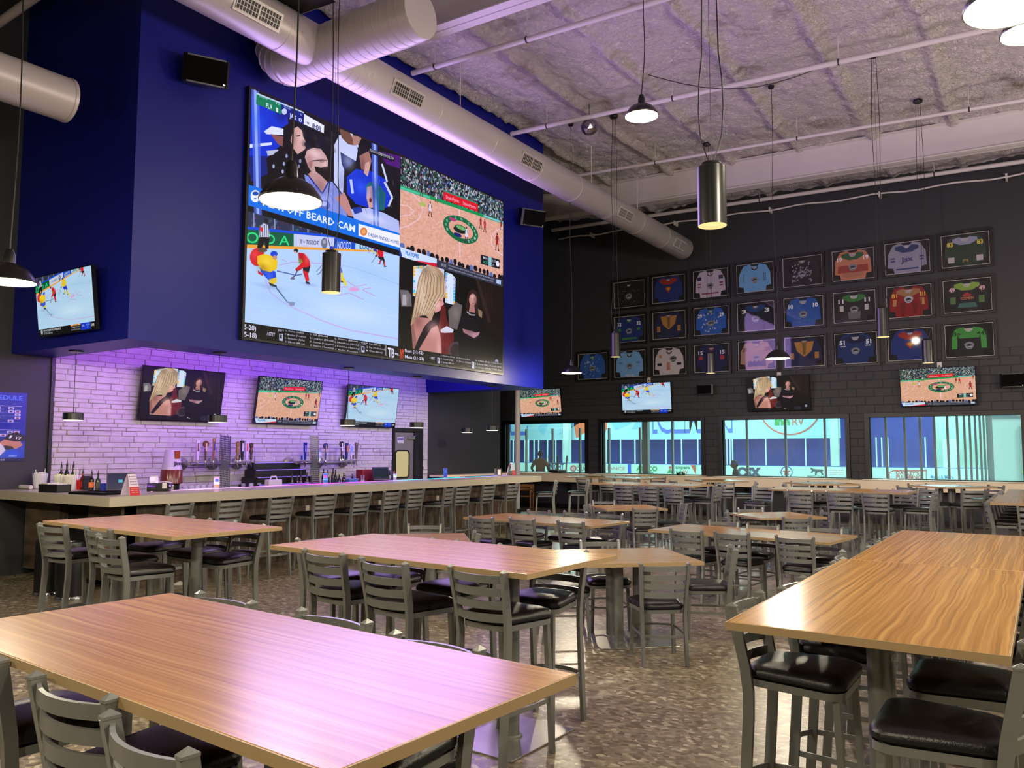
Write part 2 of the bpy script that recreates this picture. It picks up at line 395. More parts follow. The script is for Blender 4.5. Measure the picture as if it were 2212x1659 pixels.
def skater(p, dx, dy, k, jersey, pants, sock, helm):
    f = lambda P: [(dx+x*k, dy+y*k) for x, y in P]
    p.poly(f([(0, 190), (60, 190), (95, 260), (70, 330), (45, 325), (50, 275), (10, 240)]), pants)
    p.poly(f([(60, 200), (120, 200), (150, 290), (165, 400), (130, 400), (110, 300), (60, 250)]), pants)
    p.poly(f([(128, 320), (158, 320), (170, 420), (140, 425)]), sock); p.poly(f([(40, 290), (75, 300), (50, 370), (22, 355)]), sock)
    p.poly(f([(135, 420), (185, 430), (185, 445), (130, 440)]), (.15, .15, .18)); p.poly(f([(5, 360), (50, 370), (48, 384), (0, 374)]), (.15, .15, .18))
    p.poly(f([(-10, 60), (30, 30), (90, 45), (125, 110), (120, 215), (20, 215), (0, 130)]), jersey)
    p.poly(f([(0, 80), (25, 130), (-25, 200), (-55, 190), (-30, 130)]), jersey)
    p.ell(dx-48*k, dy+198*k, 20*k, 16*k, (.1, .12, .2)); p.ell(dx+20*k, dy+18*k, 26*k, 26*k, helm); p.ell(dx+8*k, dy+36*k, 12*k, 12*k, (.85, .65, .55))
    p.line(f([(-40, 190), (-130, 330), (-160, 345)]), 7*k, (.2, .2, .3))
skater(hk, 1130, 195, .34, (.85, .10, .14), (.1, .1, .14), (.85, .2, .2), (.1, .1, .12)); skater(hk, 1090, 160, .22, (.95, .82, .12), (.1, .2, .7), (.95, .85, .2), (.1, .2, .7))
# red forward
hk.poly([(550, 330), (610, 330), (600, 375), (590, 400), (600, 450), (575, 455), (552, 385)], (.12, .1, .12)); hk.poly([(550, 370), (590, 385), (600, 450), (575, 460)], (.85, .12, .15))
hk.poly([(515, 235), (560, 240), (600, 290), (608, 340), (570, 350), (540, 330), (520, 290)], (.86, .10, .14)); hk.poly([(545, 310), (570, 340), (530, 370), (505, 375), (500, 355)], (.86, .10, .14))
hk.poly([(515, 280), (545, 285), (550, 310), (522, 320)], (.55, .62, .20)); hk.ell(497, 220, 17, 16, (.12, .1, .1)); hk.ell(492, 232, 10, 9, (.85, .65, .55)); hk.ell(508, 365, 15, 13, (.75, .1, .12))
hk.poly([(572, 455), (600, 462), (608, 480), (575, 475)], (.12, .12, .15)); hk.line([(508, 370), (490, 415), (460, 430)], 7, (.2, .2, .3)); hk.ell(472, 434, 18, 9, (.45, .45, .55))
hk.line([(350, 375), (500, 410), (545, 400)], 8, (.30, .36, .6)); hk.line([(655, 380), (700, 330)], 4, (.3, .35, .5))
# yellow/blue winger second
skater(hk, 760, 190, .62, (.95, .80, .12), (.10, .22, .78), (.95, .84, .2), (.1, .2, .75))
hk.poly([(845, 420), (870, 430), (890, 480), (885, 500), (860, 460)], (.95, .85, .2))
# foreground pair
hk.ell(200, 270, 58, 70, (.85, .12, .14)); hk.ell(240, 215, 36, 18, (.35, .32, .25)); hk.poly([(205, 370), (245, 400), (240, 415), (205, 395)], (.8, .1, .12))
hk.poly([(220, 350), (340, 380), (345, 430), (310, 470), (270, 430), (225, 380)], (.08, .26, .82)); hk.poly([(290, 440), (345, 425), (350, 460), (325, 480), (295, 465)], (.95, .80, .15))
hk.poly([(198, 262), (250, 245), (330, 262), (356, 300), (350, 360), (300, 385), (240, 370), (200, 320)], (.96, .80, .10)); hk.ell(328, 245, 28, 22, (.08, .28, .82)); hk.ell(335, 272, 18, 16, (.78, .6, .5))
hk.poly([(285, 462), (350, 490), (345, 503), (300, 490)], (.15, .15, .16)); hk.line([(345, 505), (435, 620)], 8, (.15, .18, .25)); hk.poly([(430, 612), (490, 618), (485, 642), (455, 645)], (.45, .48, .55))
for a in ((270, 300, 40, 40, (1, .92, .4), .5), (240, 350, 40, 30, (.6, .45, .05), .5), (180, 250, 30, 40, (1, .35, .35), .5), (290, 410, 30, 30, (.3, .5, 1), .5), (580, 290, 18, 40, (1, .4, .4), .5), (540, 270, 18, 30, (.5, .03, .06), .4), (300, 500, 120, 18, (.45, .55, .75), .35), (600, 480, 60, 12, (.5, .6, .8), .4), (900, 700, 300, 80, (.88, .96, 1), .5), (400, 600, 250, 60, (.62, .78, .92), .4), (1100, 400, 200, 60, (.62, .80, .93), .4)): hk.soft(*a)
# lower bar of the broadcast
hk.M = lambda x, y: (x, y)
hk.poly([(0, 512), (1024, 512), (1024, 576), (0, 576)], (.03, .04, .05))
hk.poly([(40, 522), (60, 516), (78, 522), (76, 552), (59, 568), (42, 552)], (.75, .78, .80)); hk.text('V', (50, 555), (68, 555), (50, 528), (.1, .1, .1), .03)
hk.text('4TH WCF/SEMIFINALS APPEARANCE', (92, 539), (420, 539), (92, 519), (.95, .96, .98), .02)
hk.text('6 TOTAL SEASONS', (92, 566), (262, 566), (92, 547), (.85, .87, .9), .01)
hk.poly([(600, 512), (775, 512), (775, 526), (600, 526)], (.93, .66, .35))
hk.text('FRIDAY ON', (640, 524), (735, 524), (640, 514), (.25, .15, .05)); hk.text('2023 MENS WORLDS', (612, 546), (765, 546), (612, 532), (.9, .9, .93)); hk.text('KAZAKHSTAN VS SLOVAKIA', (606, 568), (770, 568), (606, 554), (.85, .85, .9))
hk.poly([(780, 512), (945, 512), (945, 576), (780, 576)], (.03, .22, .80)); hk.text('NHL', (800, 548), (846, 548), (800, 524), (.9, .8, .8)); hk.text('WEEKDAYS', (866, 540), (935, 540), (866, 526), (.7, .85, 1)); hk.text('6 ET', (885, 562), (912, 562), (885, 548), (.7, .85, 1)); hk.text('LIVE', (955, 552), (1012, 552), (955, 530), (.95, .95, .95), .03)
hk.blur(1)

# --- basketball broadcast
bk = Pic(W_, H_, (.90, .68, .56)); bp = wallmap(1, 0)
bk.noise(.07, 14, None, 3); bk.blur(1)
bk.M = lambda x, y: bp(*c3(x, y))
rg = random.Random(5)
for i in range(220):
    x = rg.uniform(1300, 2090); y = rg.uniform(800, 1500); bk.line([(x, y), (x+rg.uniform(10, 40), y+rg.uniform(-6, 10))], 7, (.97, .80, .70) if i % 2 else (.82, .56, .44), .5)
L = lambda a, b: bk.line(a, b, (.96, .82, .84), .9)
L([(1755, 960), (1762, 1340)], 8); L([(1297, 810), (1400, 850), (1465, 930), (1475, 985), (1440, 1050), (1360, 1100), (1297, 1118)], 7); L([(1297, 935), (1360, 945), (1405, 985), (1380, 1015), (1297, 1025)], 6)
L([(2095, 1110), (2040, 1135), (2005, 1180), (2002, 1235), (2040, 1290), (2095, 1330)], 6); L([(2095, 1180), (2070, 1215), (2095, 1260)], 5)
bk.M = lambda x, y: (x, y)
bk.poly([(0, 0), (1024, 0), (1024, 148), (0, 190)], (.07, .09, .09))
for i in range(1500):
    x = rg.uniform(0, 1024); y = rg.uniform(0, 172-x*.035); g = rg.random(); c = (.78, .80, .80) if g < .35 else (.12, .45, .33) if g < .55 else (.25, .28, .3) if g < .8 else (.3, .4, .75) if g < .9 else (.55, .42, .36)
    bk.ell(x, y, rg.uniform(3, 8), rg.uniform(4, 10), c, .85, n=8)
bk.poly([(0, 168), (1024, 132), (1024, 150), (0, 192)], (.06, .60, .30)); bk.poly([(0, 176), (260, 165), (260, 178), (0, 190)], (.3, .8, .62)); bk.poly([(800, 142), (1024, 134), (1024, 148), (800, 154)], (.5, .8, .8))
bk.poly([(385, 100), (738, 88), (738, 138), (385, 150)], (.88, .08, .12)); bk.poly([(385, 90), (738, 78), (738, 88), (385, 100)], (.25, .55, .42))
bk.text('StateFarm', (410, 137), (540, 132), (410, 115), (1, .75, .8), .02); bk.text('StateFarm', (580, 131), (715, 126), (580, 109), (1, .75, .8), .02)
def baller(p, x, y, k, top, sk=(.40, .22, .16)):
    p.ell(x, y, 6*k, 7*k, sk); p.poly([(x-9*k, y+8*k), (x+9*k, y+7*k), (x+8*k, y+34*k), (x-8*k, y+34*k)], top); p.poly([(x-9*k, y+33*k), (x+9*k, y+33*k), (x+12*k, y+50*k), (x-10*k, y+52*k)], top)
    p.line([(x-6*k, y+50*k), (x-12*k, y+78*k)], 6*k, sk); p.line([(x+7*k, y+50*k), (x+12*k, y+76*k)], 6*k, sk); p.line([(x-8*k, y+12*k), (x-16*k, y+32*k)], 4*k, sk); p.line([(x+8*k, y+12*k), (x+14*k, y+30*k)], 4*k, sk)
    p.poly([(x-16*k, y+77*k), (x-6*k, y+77*k), (x-6*k, y+82*k), (x-16*k, y+82*k)], (.1, .08, .08)); p.poly([(x+8*k, y+75*k), (x+18*k, y+76*k), (x+18*k, y+81*k), (x+8*k, y+80*k)], (.1, .08, .08))
baller(bk, 180, 120, .8, (.1, .1, .1)); baller(bk, 318, 128, .7, (.85, .85, .85)); baller(bk, 263, 200, 1.05, (.86, .88, .92)); baller(bk, 770, 168, .9, (.60, .10, .15)); baller(bk, 815, 172, 1.0, (.75, .12, .18)); baller(bk, 955, 235, 1.35, (.62, .10, .14), (.35, .15, .13)); baller(bk, 1000, 130, .8, (.6, .12, .15))
for a, b, c in ((.14, .070, (.05, .42, .24)), (.098, .046, (.90, .66, .55))): bk.ell(565, 294, a*1270, b*1150, c, n=48)
for i, ch in enumerate('BOSTON'):
    a = R_(205-i*23); bk.text(ch, (565+152*math.cos(a)-8, 294-67*math.sin(a)+7), (565+152*math.cos(a)+9, 294-67*math.sin(a)+7), (565+152*math.cos(a)-8, 294-67*math.sin(a)-8), (.80, .95, .85), .02)
for i, ch in enumerate('CELTICS'):
    a = R_(60-i*20); bk.text(ch, (565+152*math.cos(a)-8, 294-67*math.sin(a)+7), (565+152*math.cos(a)+9, 294-67*math.sin(a)+7), (565+152*math.cos(a)-8, 294-67*math.sin(a)-8), (.80, .95, .85), .02)
bk.ell(560, 292, 66, 26, (.10, .45, .20)); bk.ell(545, 302, 58, 18, (.1, .14, .12)); bk.ell(560, 284, 46, 12, (.45, .72, .42)); bk.ell(478, 250, 34, 10, (.72, .22, .45)); bk.ell(530, 335, 40, 12, (.08, .12, .42))
baller(bk, 618, 270, 1.15, (.88, .9, .95), (.2, .2, .25)); bk.line([(650, 300), (665, 340)], 5, (.85, .4, .4)); bk.poly([(165, 222), (215, 216), (222, 236), (170, 244)], (.62, .80, .28), .8)
for i in range(24): bk.ell(30+i*43+rg.uniform(-10, 10), 515+rg.uniform(-8, 8), rg.uniform(14, 24), rg.uniform(14, 24), (.06, .06, .09) if i % 5 else (.35, .45, .7))
bk.poly([(770, 408), (985, 400), (985, 462), (770, 468)], (.08, .09, .14)); bk.text('MIA', (800, 430), (850, 428), (800, 412), (.9, .9, .9)); bk.text('BOS', (800, 458), (850, 456), (800, 440), (.3, .8, .5)); bk.poly([(858, 404), (892, 403), (892, 463), (858, 465)], (.55, .80, .78)); bk.text('6:29', (902, 430), (940, 428), (902, 413), (.95, .95, .95)); bk.text('3RD', (902, 458), (925, 456), (902, 443), (.9, .9, .9)); bk.ell(962, 432, 20, 20, (.92, .94, .96))
bk.poly([(0, 528), (1024, 528), (1024, 576), (0, 576)], (.20, .21, .27)); bk.poly([(0, 522), (330, 524), (330, 576), (0, 576)], (.82, .90, .96)); bk.poly([(120, 576), (330, 552), (330, 576)], (.85, .10, .20)); bk.poly([(0, 522), (24, 576), (0, 576)], (.1, .2, .6))
bk.text('PLAYOFFS', (50, 556), (165, 556), (50, 534), (.10, .42, .75), .03); bk.text('NBA CARES', (372, 560), (418, 560), (372, 542), (.9, .9, .92))
bk.text('and inclusive environment both on and off the court. Each May the NBA and its', (440, 549), (920, 549), (440, 536), (.88, .88, .92)); bk.text('affiliate leagues celebrate the rich history, culture, and achievements of AAPI', (440, 568), (910, 568), (440, 555), (.88, .88, .92))
bk.poly([(948, 536), (1000, 536), (1000, 564), (948, 564)], (.7, .8, .9)); bk.blur(1)

# --- interview broadcast
iv = Pic(W_, H_, (.035, .03, .035)); ip = wallmap(1, 1)
iv.M = lambda x, y: (lambda q: (max(-50, min(1074, q[0])), q[1]))(ip(*c4(x, y)))
iv.poly([(1880, 400), (2092, 460), (2092, 900), (1960, 800)], (.09, .055, .045))
for k in range(8): iv.line([(1900+k*25, 430), (1930+k*25, 950)], 6, (.14, .09, .07), .7)
iv.poly([(1870, 400), (1892, 404), (2000, 760), (1980, 780)], (.18, .13, .10))
for P in ([(1404, 340), (1470, 335), (1640, 350), (1640, 470), (1600, 590), (1398, 570)], [(1650, 385), (1700, 400), (1728, 435), (1722, 640), (1648, 620)]): iv.poly(P, (.86, .93, .97))
rg = random.Random(2)
for x0, y0, x1, y1 in ((1402, 345, 1418, 570), (1650, 390, 1664, 618), (1710, 430, 1724, 635)):
    for k in range(9): iv.poly([(x0, y0+(y1-y0)*k/9), (x1, y0+(y1-y0)*k/9), (x1, y0+(y1-y0)*(k+.8)/9), (x0, y0+(y1-y0)*(k+.8)/9)], rg.choice([(.95, .72, .25), (.25, .75, .85), (.8, .85, .9), (.65, .7, .95)]))
for k in range(5): iv.poly([(1420+k*14, 340), (1432+k*14, 340), (1432+k*14, 358), (1420+k*14, 358)], rg.choice([(.95, .72, .25), (.25, .75, .85)]))
iv.poly([(1620, 640), (1650, 650), (1655, 720), (1700, 880), (1690, 1030), (1600, 1010), (1590, 850)], (.38, .11, .10))
iv.poly([(1300, 520), (1360, 525), (1385, 560), (1390, 650), (1310, 650)], (.42, .40, .40)); iv.poly([(1320, 560), (1345, 560), (1350, 640), (1318, 640)], (.7, .68, .66))
iv.poly([(1670, 680), (1730, 615), (1780, 640), (1770, 720), (1740, 830), (1680, 810)], (.42, .38, .36)); iv.poly([(1610, 830), (1660, 800), (1714, 830), (1700, 860), (1616, 850)], (.85, .86, .88)); iv.poly([(1610, 855), (1715, 850), (1710, 1010), (1620, 1040)], (.42, .10, .10))
for k in range(5): iv.line([(1625+k*18, 860), (1628+k*18, 1010)], 6, (.28, .06, .06))
iv.ell(1730, 990, 60, 70, (.28, .23, .25)); iv.ell(1730, 990, 42, 52, (.15, .12, .14))
# woman in black, facing us
iv.poly([(1745, 850), (1760, 750), (1800, 690), (1850, 660), (1900, 690), (1930, 760), (1935, 900), (1920, 1100), (1760, 1080)], (.045, .04, .06))
iv.poly([(1812, 600), (1825, 540), (1858, 512), (1892, 535), (1905, 600), (1900, 700), (1870, 720), (1880, 620), (1840, 560), (1820, 700), (1805, 690)], (.17, .10, .08))
iv.ell(1860, 598, 29, 46, (.78, .56, .50)); iv.poly([(1838, 630), (1872, 640), (1880, 700), (1830, 690)], (.72, .50, .45)); iv.line([(1815, 690), (1845, 715), (1880, 716)], 9, (.85, .82, .80))
iv.line([(1846, 590), (1856, 592)], 3, (.2, .1, .1)); iv.line([(1868, 594), (1880, 596)], 3, (.2, .1, .1)); iv.line([(1855, 626), (1872, 628)], 4, (.65, .25, .28)); iv.line([(1862, 596), (1866, 612)], 3, (.62, .42, .38))
iv.poly([(1780, 820), (1850, 838), (1880, 850), (1915, 845), (1905, 870), (1870, 895), (1845, 880), (1790, 850)], (.80, .55, .55)); iv.poly([(1900, 665), (1935, 690), (1930, 740), (1905, 720)], (.6, .5, .38))
# blonde woman from behind
iv.poly([(1385, 800), (1420, 730), (1520, 740), (1590, 800), (1615, 900), (1622, 1040), (1400, 1000)], (.76, .52, .46)); iv.poly([(1385, 800), (1400, 990), (1440, 1000), (1400, 760)], (.60, .40, .35))
iv.poly([(1540, 750), (1590, 790), (1540, 820), (1480, 920), (1440, 990), (1410, 980), (1440, 900), (1490, 800)], (.08, .05, .07))
iv.poly([(1390, 740), (1415, 600), (1440, 440), (1480, 350), (1530, 320), (1590, 345), (1635, 400), (1652, 500), (1650, 580), (1590, 590), (1560, 620), (1570, 680), (1540, 760), (1500, 720), (1460, 720), (1380, 800)], (.74, .62, .46))
iv.poly([(1580, 590), (1635, 575), (1632, 610), (1640, 632), (1618, 650), (1612, 680), (1570, 700), (1560, 640)], (.86, .62, .56)); iv.line([(1598, 600), (1620, 606)], 4, (.25, .12, .1)); iv.line([(1606, 652), (1622, 650)], 4, (.75, .3, .32))
for k in range(26):
    t = k/25; iv.line([(1520+t*60-30, 335+abs(t-.5)*30), (1450+t*190, 430), (1420+t*225, 560-t*10), (1395+t*150, 740-t*40)], 4, (.90, .82, .66) if k % 3 else (.52, .40, .28), .8)
iv.line([(1460, 370), (1520, 326), (1590, 345), (1640, 400)], 8, (.93, .93, .95), .8)
for a in ((1560, 820, 60, 70, (.98, .76, .70), .6), (1600, 960, 20, 90, (.98, .78, .74), .5), (1440, 760, 40, 60, (.45, .28, .24), .5), (1500, 380, 40, 40, (.45, .36, .28), .5), (1610, 420, 30, 60, (.5, .40, .30), .5), (1470, 560, 25, 120, (.97, .9, .78), .5), (1590, 640, 20, 30, (1, .8, .76), .5), (1858, 580, 14, 26, (.98, .80, .76), .6), (1880, 610, 12, 40, (.45, .28, .26), .5), (1865, 865, 30, 18, (.98, .80, .85), .6), (1840, 800, 60, 90, (.10, .09, .14), .5), (1960, 600, 60, 120, (.20, .13, .10), .5), (1730, 700, 30, 50, (.6, .55, .5), .5), (1660, 940, 40, 50, (.55, .16, .16), .5), (1345, 590, 25, 40, (.7, .66, .66), .5)): iv.soft(*a)
iv.M = lambda x, y: (x, y); iv.ell(955, 508, 20, 20, (.62, .66, .72)); iv.text('TNT', (941, 514), (969, 514), (941, 502), (.2, .2, .25)); iv.ell(820, 545, 60, 30, (.12, .14, .2)); iv.ell(600, 545, 8, 5, (.8, .8, .8)); iv.ell(620, 552, 6, 5, (.8, .8, .8))
iv.blur(1)

# --- crowd camera
bc = Pic(W_, H_, (.03, .035, .05)); bcm = wallmap(0, 0)
bc.M = lambda x, y: bcm(*c3(x, y)); BL = (.04, .20, .80); WH = (.80, .84, .95); SKN = (.72, .52, .47)
bc.poly([(110, 90), (420, 150), (440, 320), (300, 380), (390, 470), (130, 700)], BL); bc.poly([(250, 370), (310, 330), (400, 350), (400, 400), (270, 392)], (.9, .92, .97)); bc.poly([(300, 390), (400, 410), (395, 490), (360, 470)], (.55, .33, .30)); bc.poly([(130, 470), (310, 455), (310, 475), (130, 500)], (.9, .92, .97)); bc.poly([(270, 520), (360, 510), (370, 540), (280, 560)], (.75, .78, .85)); bc.poly([(130, 560), (270, 560), (280, 700), (150, 760)], (.05, .12, .45))
# woman in black hoodie
bc.poly([(330, 540), (420, 480), (470, 500), (560, 560), (590, 700), (560, 800), (280, 760)], (.035, .035, .05)); bc.poly([(410, 330), (460, 300), (530, 330), (500, 400), (480, 560), (430, 540), (400, 420)], (.045, .035, .045))
bc.poly([(478, 350), (510, 332), (545, 365), (552, 410), (572, 450), (560, 470), (575, 495), (560, 515), (510, 548), (475, 500), (455, 440)], (.86, .68, .62)); bc.line([(500, 408), (530, 402)], 8, (.08, .05, .05)); bc.line([(545, 480), (570, 482)], 5, (.6, .3, .3))
for x, y in ((425, 560), (405, 620), (395, 680), (325, 640), (530, 600), (520, 640)): bc.ell(x, y, 9, 16, (.65, .70, .85))
# bearded man
bc.poly([(560, 700), (640, 740), (780, 760), (850, 860), (900, 1050), (620, 1000)], (.52, .58, .85)); bc.poly([(590, 700), (640, 660), (760, 720), (720, 800), (700, 850), (640, 770)], (.78, .60, .56)); bc.line([(600, 720), (700, 850), (760, 740)], 10, (.06, .15, .55))
bc.poly([(565, 570), (580, 520), (630, 495), (690, 505), (730, 560), (745, 600), (740, 660), (680, 700), (620, 690), (590, 640)], (.82, .66, .62)); bc.poly([(640, 640), (690, 650), (740, 640), (770, 680), (775, 740), (740, 760), (690, 710), (650, 680)], (.10, .07, .07)); bc.line([(610, 600), (680, 592), (735, 596)], 6, (.1, .1, .12)); bc.ell(700, 598, 24, 15, (.35, .25, .25), .5); bc.ell(612, 622, 12, 28, (.75, .52, .48)); bc.ell(720, 940, 40, 40, (.25, .35, .7)); bc.ell(715, 930, 20, 18, (.7, .75, .9))
# people behind
bc.poly([(790, 480), (830, 400), (930, 380), (980, 480), (960, 600), (870, 660), (860, 860), (790, 760)], WH); bc.poly([(840, 530), (960, 600), (870, 670), (850, 620)], (.06, .12, .35)); bc.poly([(830, 350), (900, 350), (960, 480), (900, 470), (850, 420)], (.45, .30, .22)); bc.poly([(930, 400), (1010, 410), (980, 470), (940, 480)], (.7, .52, .45))
bc.poly([(890, 720), (960, 660), (1080, 680), (1190, 740), (1240, 900), (1200, 960), (1060, 960), (960, 930), (890, 850)], BL); bc.line([(920, 740), (935, 850)], 20, WH); bc.line([(1160, 620), (1200, 760)], 14, (.85, .87, .95)); bc.line([(1180, 760), (1240, 880), (1210, 950)], 16, (.85, .87, .95))
bc.poly([(980, 520), (1060, 520), (1080, 600), (1060, 680), (1000, 660)], (.66, .46, .40)); bc.poly([(970, 500), (1000, 470), (1045, 480), (1060, 520), (985, 560)], (.06, .06, .07)); bc.poly([(1030, 620), (1060, 600), (1070, 640), (1050, 720), (1020, 690)], (.85, .66, .60))
bc.poly([(800, 880), (870, 840), (900, 900), (945, 1030), (900, 1020)], (.78, .55, .50)); bc.poly([(1030, 800), (1060, 760), (1130, 770), (1190, 850), (1180, 980), (1110, 980), (1050, 850)], (.04, .42, .42)); bc.poly([(1045, 800), (1080, 790), (1095, 860), (1090, 960), (1060, 960), (1040, 880)], (.86, .66, .60)); bc.ell(1072, 900, 10, 18, (.4, .1, .12))
bc.poly([(920, 970), (1060, 960), (1180, 1000), (1290, 1060), (1300, 1160), (960, 1090)], (.72, .77, .92)); bc.poly([(930, 960), (1000, 950), (1010, 990), (950, 1010)], (.08, .2, .6)); bc.poly([(1130, 520), (1300, 560), (1300, 660), (1190, 620)], (.30, .06, .45))
for x, w in ((195, 60), (1105, 46)):
    bc.line([(x-12, 20), (x+12, 1120)], w, (.30, .42, .86), .85); bc.line([(x-12, 20), (x+12, 1120)], w*.35, (.75, .85, 1), .7)
# soft modelling light on faces, folds in the jerseys
for a in ((540, 420, 22, 60, (1, .86, .80), .45), (480, 430, 20, 70, (.45, .28, .25), .4), (640, 540, 50, 30, (1, .88, .84), .6), (600, 620, 26, 60, (.5, .32, .3), .4), (720, 620, 26, 30, (.98, .82, .76), .5), (690, 800, 40, 60, (.5, .34, .32), .4), (1060, 850, 14, 50, (1, .85, .78), .5), (1010, 620, 20, 60, (.4, .25, .22), .5), (1000, 800, 60, 60, (.25, .45, 1), .5), (1120, 850, 50, 90, (.02, .08, .35), .5), (900, 600, 50, 70, (.95, .97, 1), .5), (850, 760, 30, 90, (.45, .5, .75), .4), (1100, 1040, 90, 30, (.95, .97, 1), .6), (700, 900, 80, 60, (.75, .8, 1), .5), (640, 820, 40, 60, (.2, .28, .6), .4), (200, 300, 60, 80, (.2, .45, 1), .4), (380, 250, 50, 50, (.02, .06, .3), .5), (1130, 860, 20, 60, (.1, .62, .6), .5), (480, 640, 60, 80, (.10, .10, .14), .6)): bc.soft(*a)
rg = random.Random(21)
for i in range(46):
    x, y = rg.uniform(600, 1250), rg.uniform(720, 1080); bc.line([(x, y), (x+rg.uniform(-20, 30), y+rg.uniform(25, 60))], 5, rg.choice([(.2, .3, .75), (.85, .88, 1), (.08, .12, .4)]), .25)
for i in range(40):
    x, y = rg.uniform(560, 800), rg.uniform(250, 520); bc.soft(x, y, rg.uniform(8, 30), rg.uniform(8, 30), rg.choice([(.15, .12, .14), (.05, .1, .3), (.3, .25, .25)]), .4)
# score bug
bc.poly([(195, 75), (385, 150), (385, 240), (190, 158)], (.04, .50, .33)); bc.poly([(385, 150), (560, 222), (556, 318), (385, 240)], (.05, .12, .50)); bc.poly([(560, 235), (715, 325), (712, 385), (556, 315)], (.95, .96, .97))
bc.line([(195, 78), (560, 225)], 12, (.75, .85, .9)); bc.text('SHOTS', (215, 104), (278, 130), (216, 90), (.9, .95, .95)); bc.text('11', (345, 160), (368, 169), (345, 146), (.9, .95, .95)); bc.text('SHOTS', (405, 186), (462, 210), (405, 172), (.9, .95, .95)); bc.text('5', (530, 245), (542, 250), (530, 231), (.9, .95, .95))
bc.text('FLA', (268, 186), (315, 205), (269, 148), (.97, 1, 1), .02); bc.text('1', (345, 218), (360, 224), (346, 186), (.97, 1, 1), .03); bc.ell(408, 218, 20, 24, (.8, .85, .95)); bc.text('JAX', (448, 262), (500, 284), (449, 226), (.97, 1, 1), .02); bc.text('0', (518, 292), (542, 302), (519, 262), (.97, 1, 1), .02)
bc.text('1st', (572, 306), (600, 318), (573, 286), (.1, .15, .35), .02); bc.text('8:08', (622, 344), (690, 374), (624, 304), (.1, .15, .35), .02)
bc.poly([(1060, 500), (1260, 570), (1258, 606), (1060, 536)], (.04, .05, .06)); bc.text('FLOHOCKEY/ECHL.TV', (1066, 525), (1252, 592), (1067, 503), (.92, .94, .96), .02)
# banner
bc.poly([(100, 770), (1300, 1158), (1300, 1290), (100, 932)], (.02, .45, .88)); bc.poly([(980, 1082), (1300, 1172), (1300, 1268), (980, 1175)], (.97, .98, .99))
bc.ell(184, 870, 36, 48, (.97, .98, 1)); bc.ell(186, 850, 24, 15, (.02, .30, .65)); bc.ell(183, 888, 10, 5, (.02, .45, .88))
bc.text('PLAYOFF BEARD CAM', (240, 940), (952, 1148), (244, 880), (.97, .99, 1), .025)
bc.ell(1020, 1143, 27, 32, (.90, .52, .22)); bc.ell(1020, 1143, 15, 18, (.96, .68, .40)); bc.text('DREAM FINDERS HOMES', (1056, 1178), (1292, 1244), (1058, 1150), (.15, .25, .45), .0)
bc.blur(1)
# --- whole LED wall
vw = Pic(2048, 1152)
vw.a[:576, :1024] = bc.a; vw.a[:576, 1024:] = bk.a; vw.a[576:, :1024] = hk.a; vw.a[576:, 1024:] = iv.a
full = lambda x, y: (lambda a: ((a.y-6.96)/6.17*2048, (6.715-a.z)/3.475*1152))(onX(x, y, -9.02))
vw.M = lambda x, y: (x, y)
vw.poly([(0, 1085), (2048, 1085), (2048, 1152), (0, 1152)], (.012, .012, .016))
vw.M = lambda x, y: full(*c4(x, y)); Wt = (.93, .94, .97)
vw.text('5-20)', (97, 824), (190, 838), (98, 785), Wt, .03); vw.text('5-18)', (97, 880), (194, 894), (98, 842), Wt, .03); vw.text('7:07ET', (272, 870), (336, 880), (273, 844), Wt, .02)
vw.text('NYY', (362, 842), (406, 848), (363, 824), Wt, .02)
for x, y, x2, y2 in ((368, 858, 396, 912), (1002, 954, 1026, 1002), (1588, 1042, 1606, 1086), (1852, 1074, 1872, 1126)): vw.poly([(x, y), (x2, y+5), (x2, y2+4), (x, y2)], (.75, .78, .84)); vw.poly([(x+7, y+8), (x2-7, y+11), (x2-7, y2-14), (x+7, y2-16)], (.05, .05, .06))
names = [(414, 846, 574, ['O. Peraza (Ankle)', 'F. Montas (Shoulder)', 'L. Severino (Side)', 'S. Effross (Elbow)']), (604, 874, 790, ['L. Gil (Elbow)', 'J. Loaisiga (Elbow)', 'D. German (Suspension)', 'G. Stanton (Hamstring)']), (797, 906, 985, ['L. Trivino (Elbow)', 'I. Hamilton (Groin)', 'J. Donaldson (Hamstring)', 'C. Rodon (Forearm)']), (1040, 944, 1186, ['H. Ryu (Elbow)', 'Z. Pop (Undisclosed)', 'M. White (Elbow)']), (1614, 1036, 1720, ['E. Armstrong (Neck)', 'D. Castillo (Hip)', 'C. Springs (Elbow)', 'S. Baz (Elbow)']), (1736, 1054, 1846, ['D. Rasmussen (Arm)', 'T. Glasnow (Oblique)']), (1880, 1074, 2080, ['A. Ottavino (Back), C. Diaz (Knee)', 'J. Quintana (Rib), J. Verlander (Arm)', 'C. Carrasco (Elbow), T. Nido (Eye)', 'S. Lugo (Elbow), D. Peterson (Hip)'])]
for x, y, x2, rows in names:
    for i, t in enumerate(rows):
        yy = y+i*28*(.9 if x > 1500 else 1); w = (x2-x)*min(1, len(t)/22+.12); vw.text(t, (x, yy), (x+w, yy+w*.135), (x+1, yy-18*(.85 if x > 1500 else 1)), Wt, .015)
vw.text('TOR', (1000, 940), (1034, 945), (1001, 922), Wt, .02)
for x in (993, 1191): vw.line([(x, 925 if x < 1100 else 950), (x-1, 1003 if x < 1100 else 1030)], 3, Wt)
vw.text('TB', (1206, 1036), (1256, 1044), (1206, 965), Wt, .03); vw.text('vs.', (1258, 1024), (1294, 1030), (1259, 1000), Wt, .03); vw.text('NY', (1300, 1048), (1330, 1052), (1301, 976), (.95, .32, .12), .04)
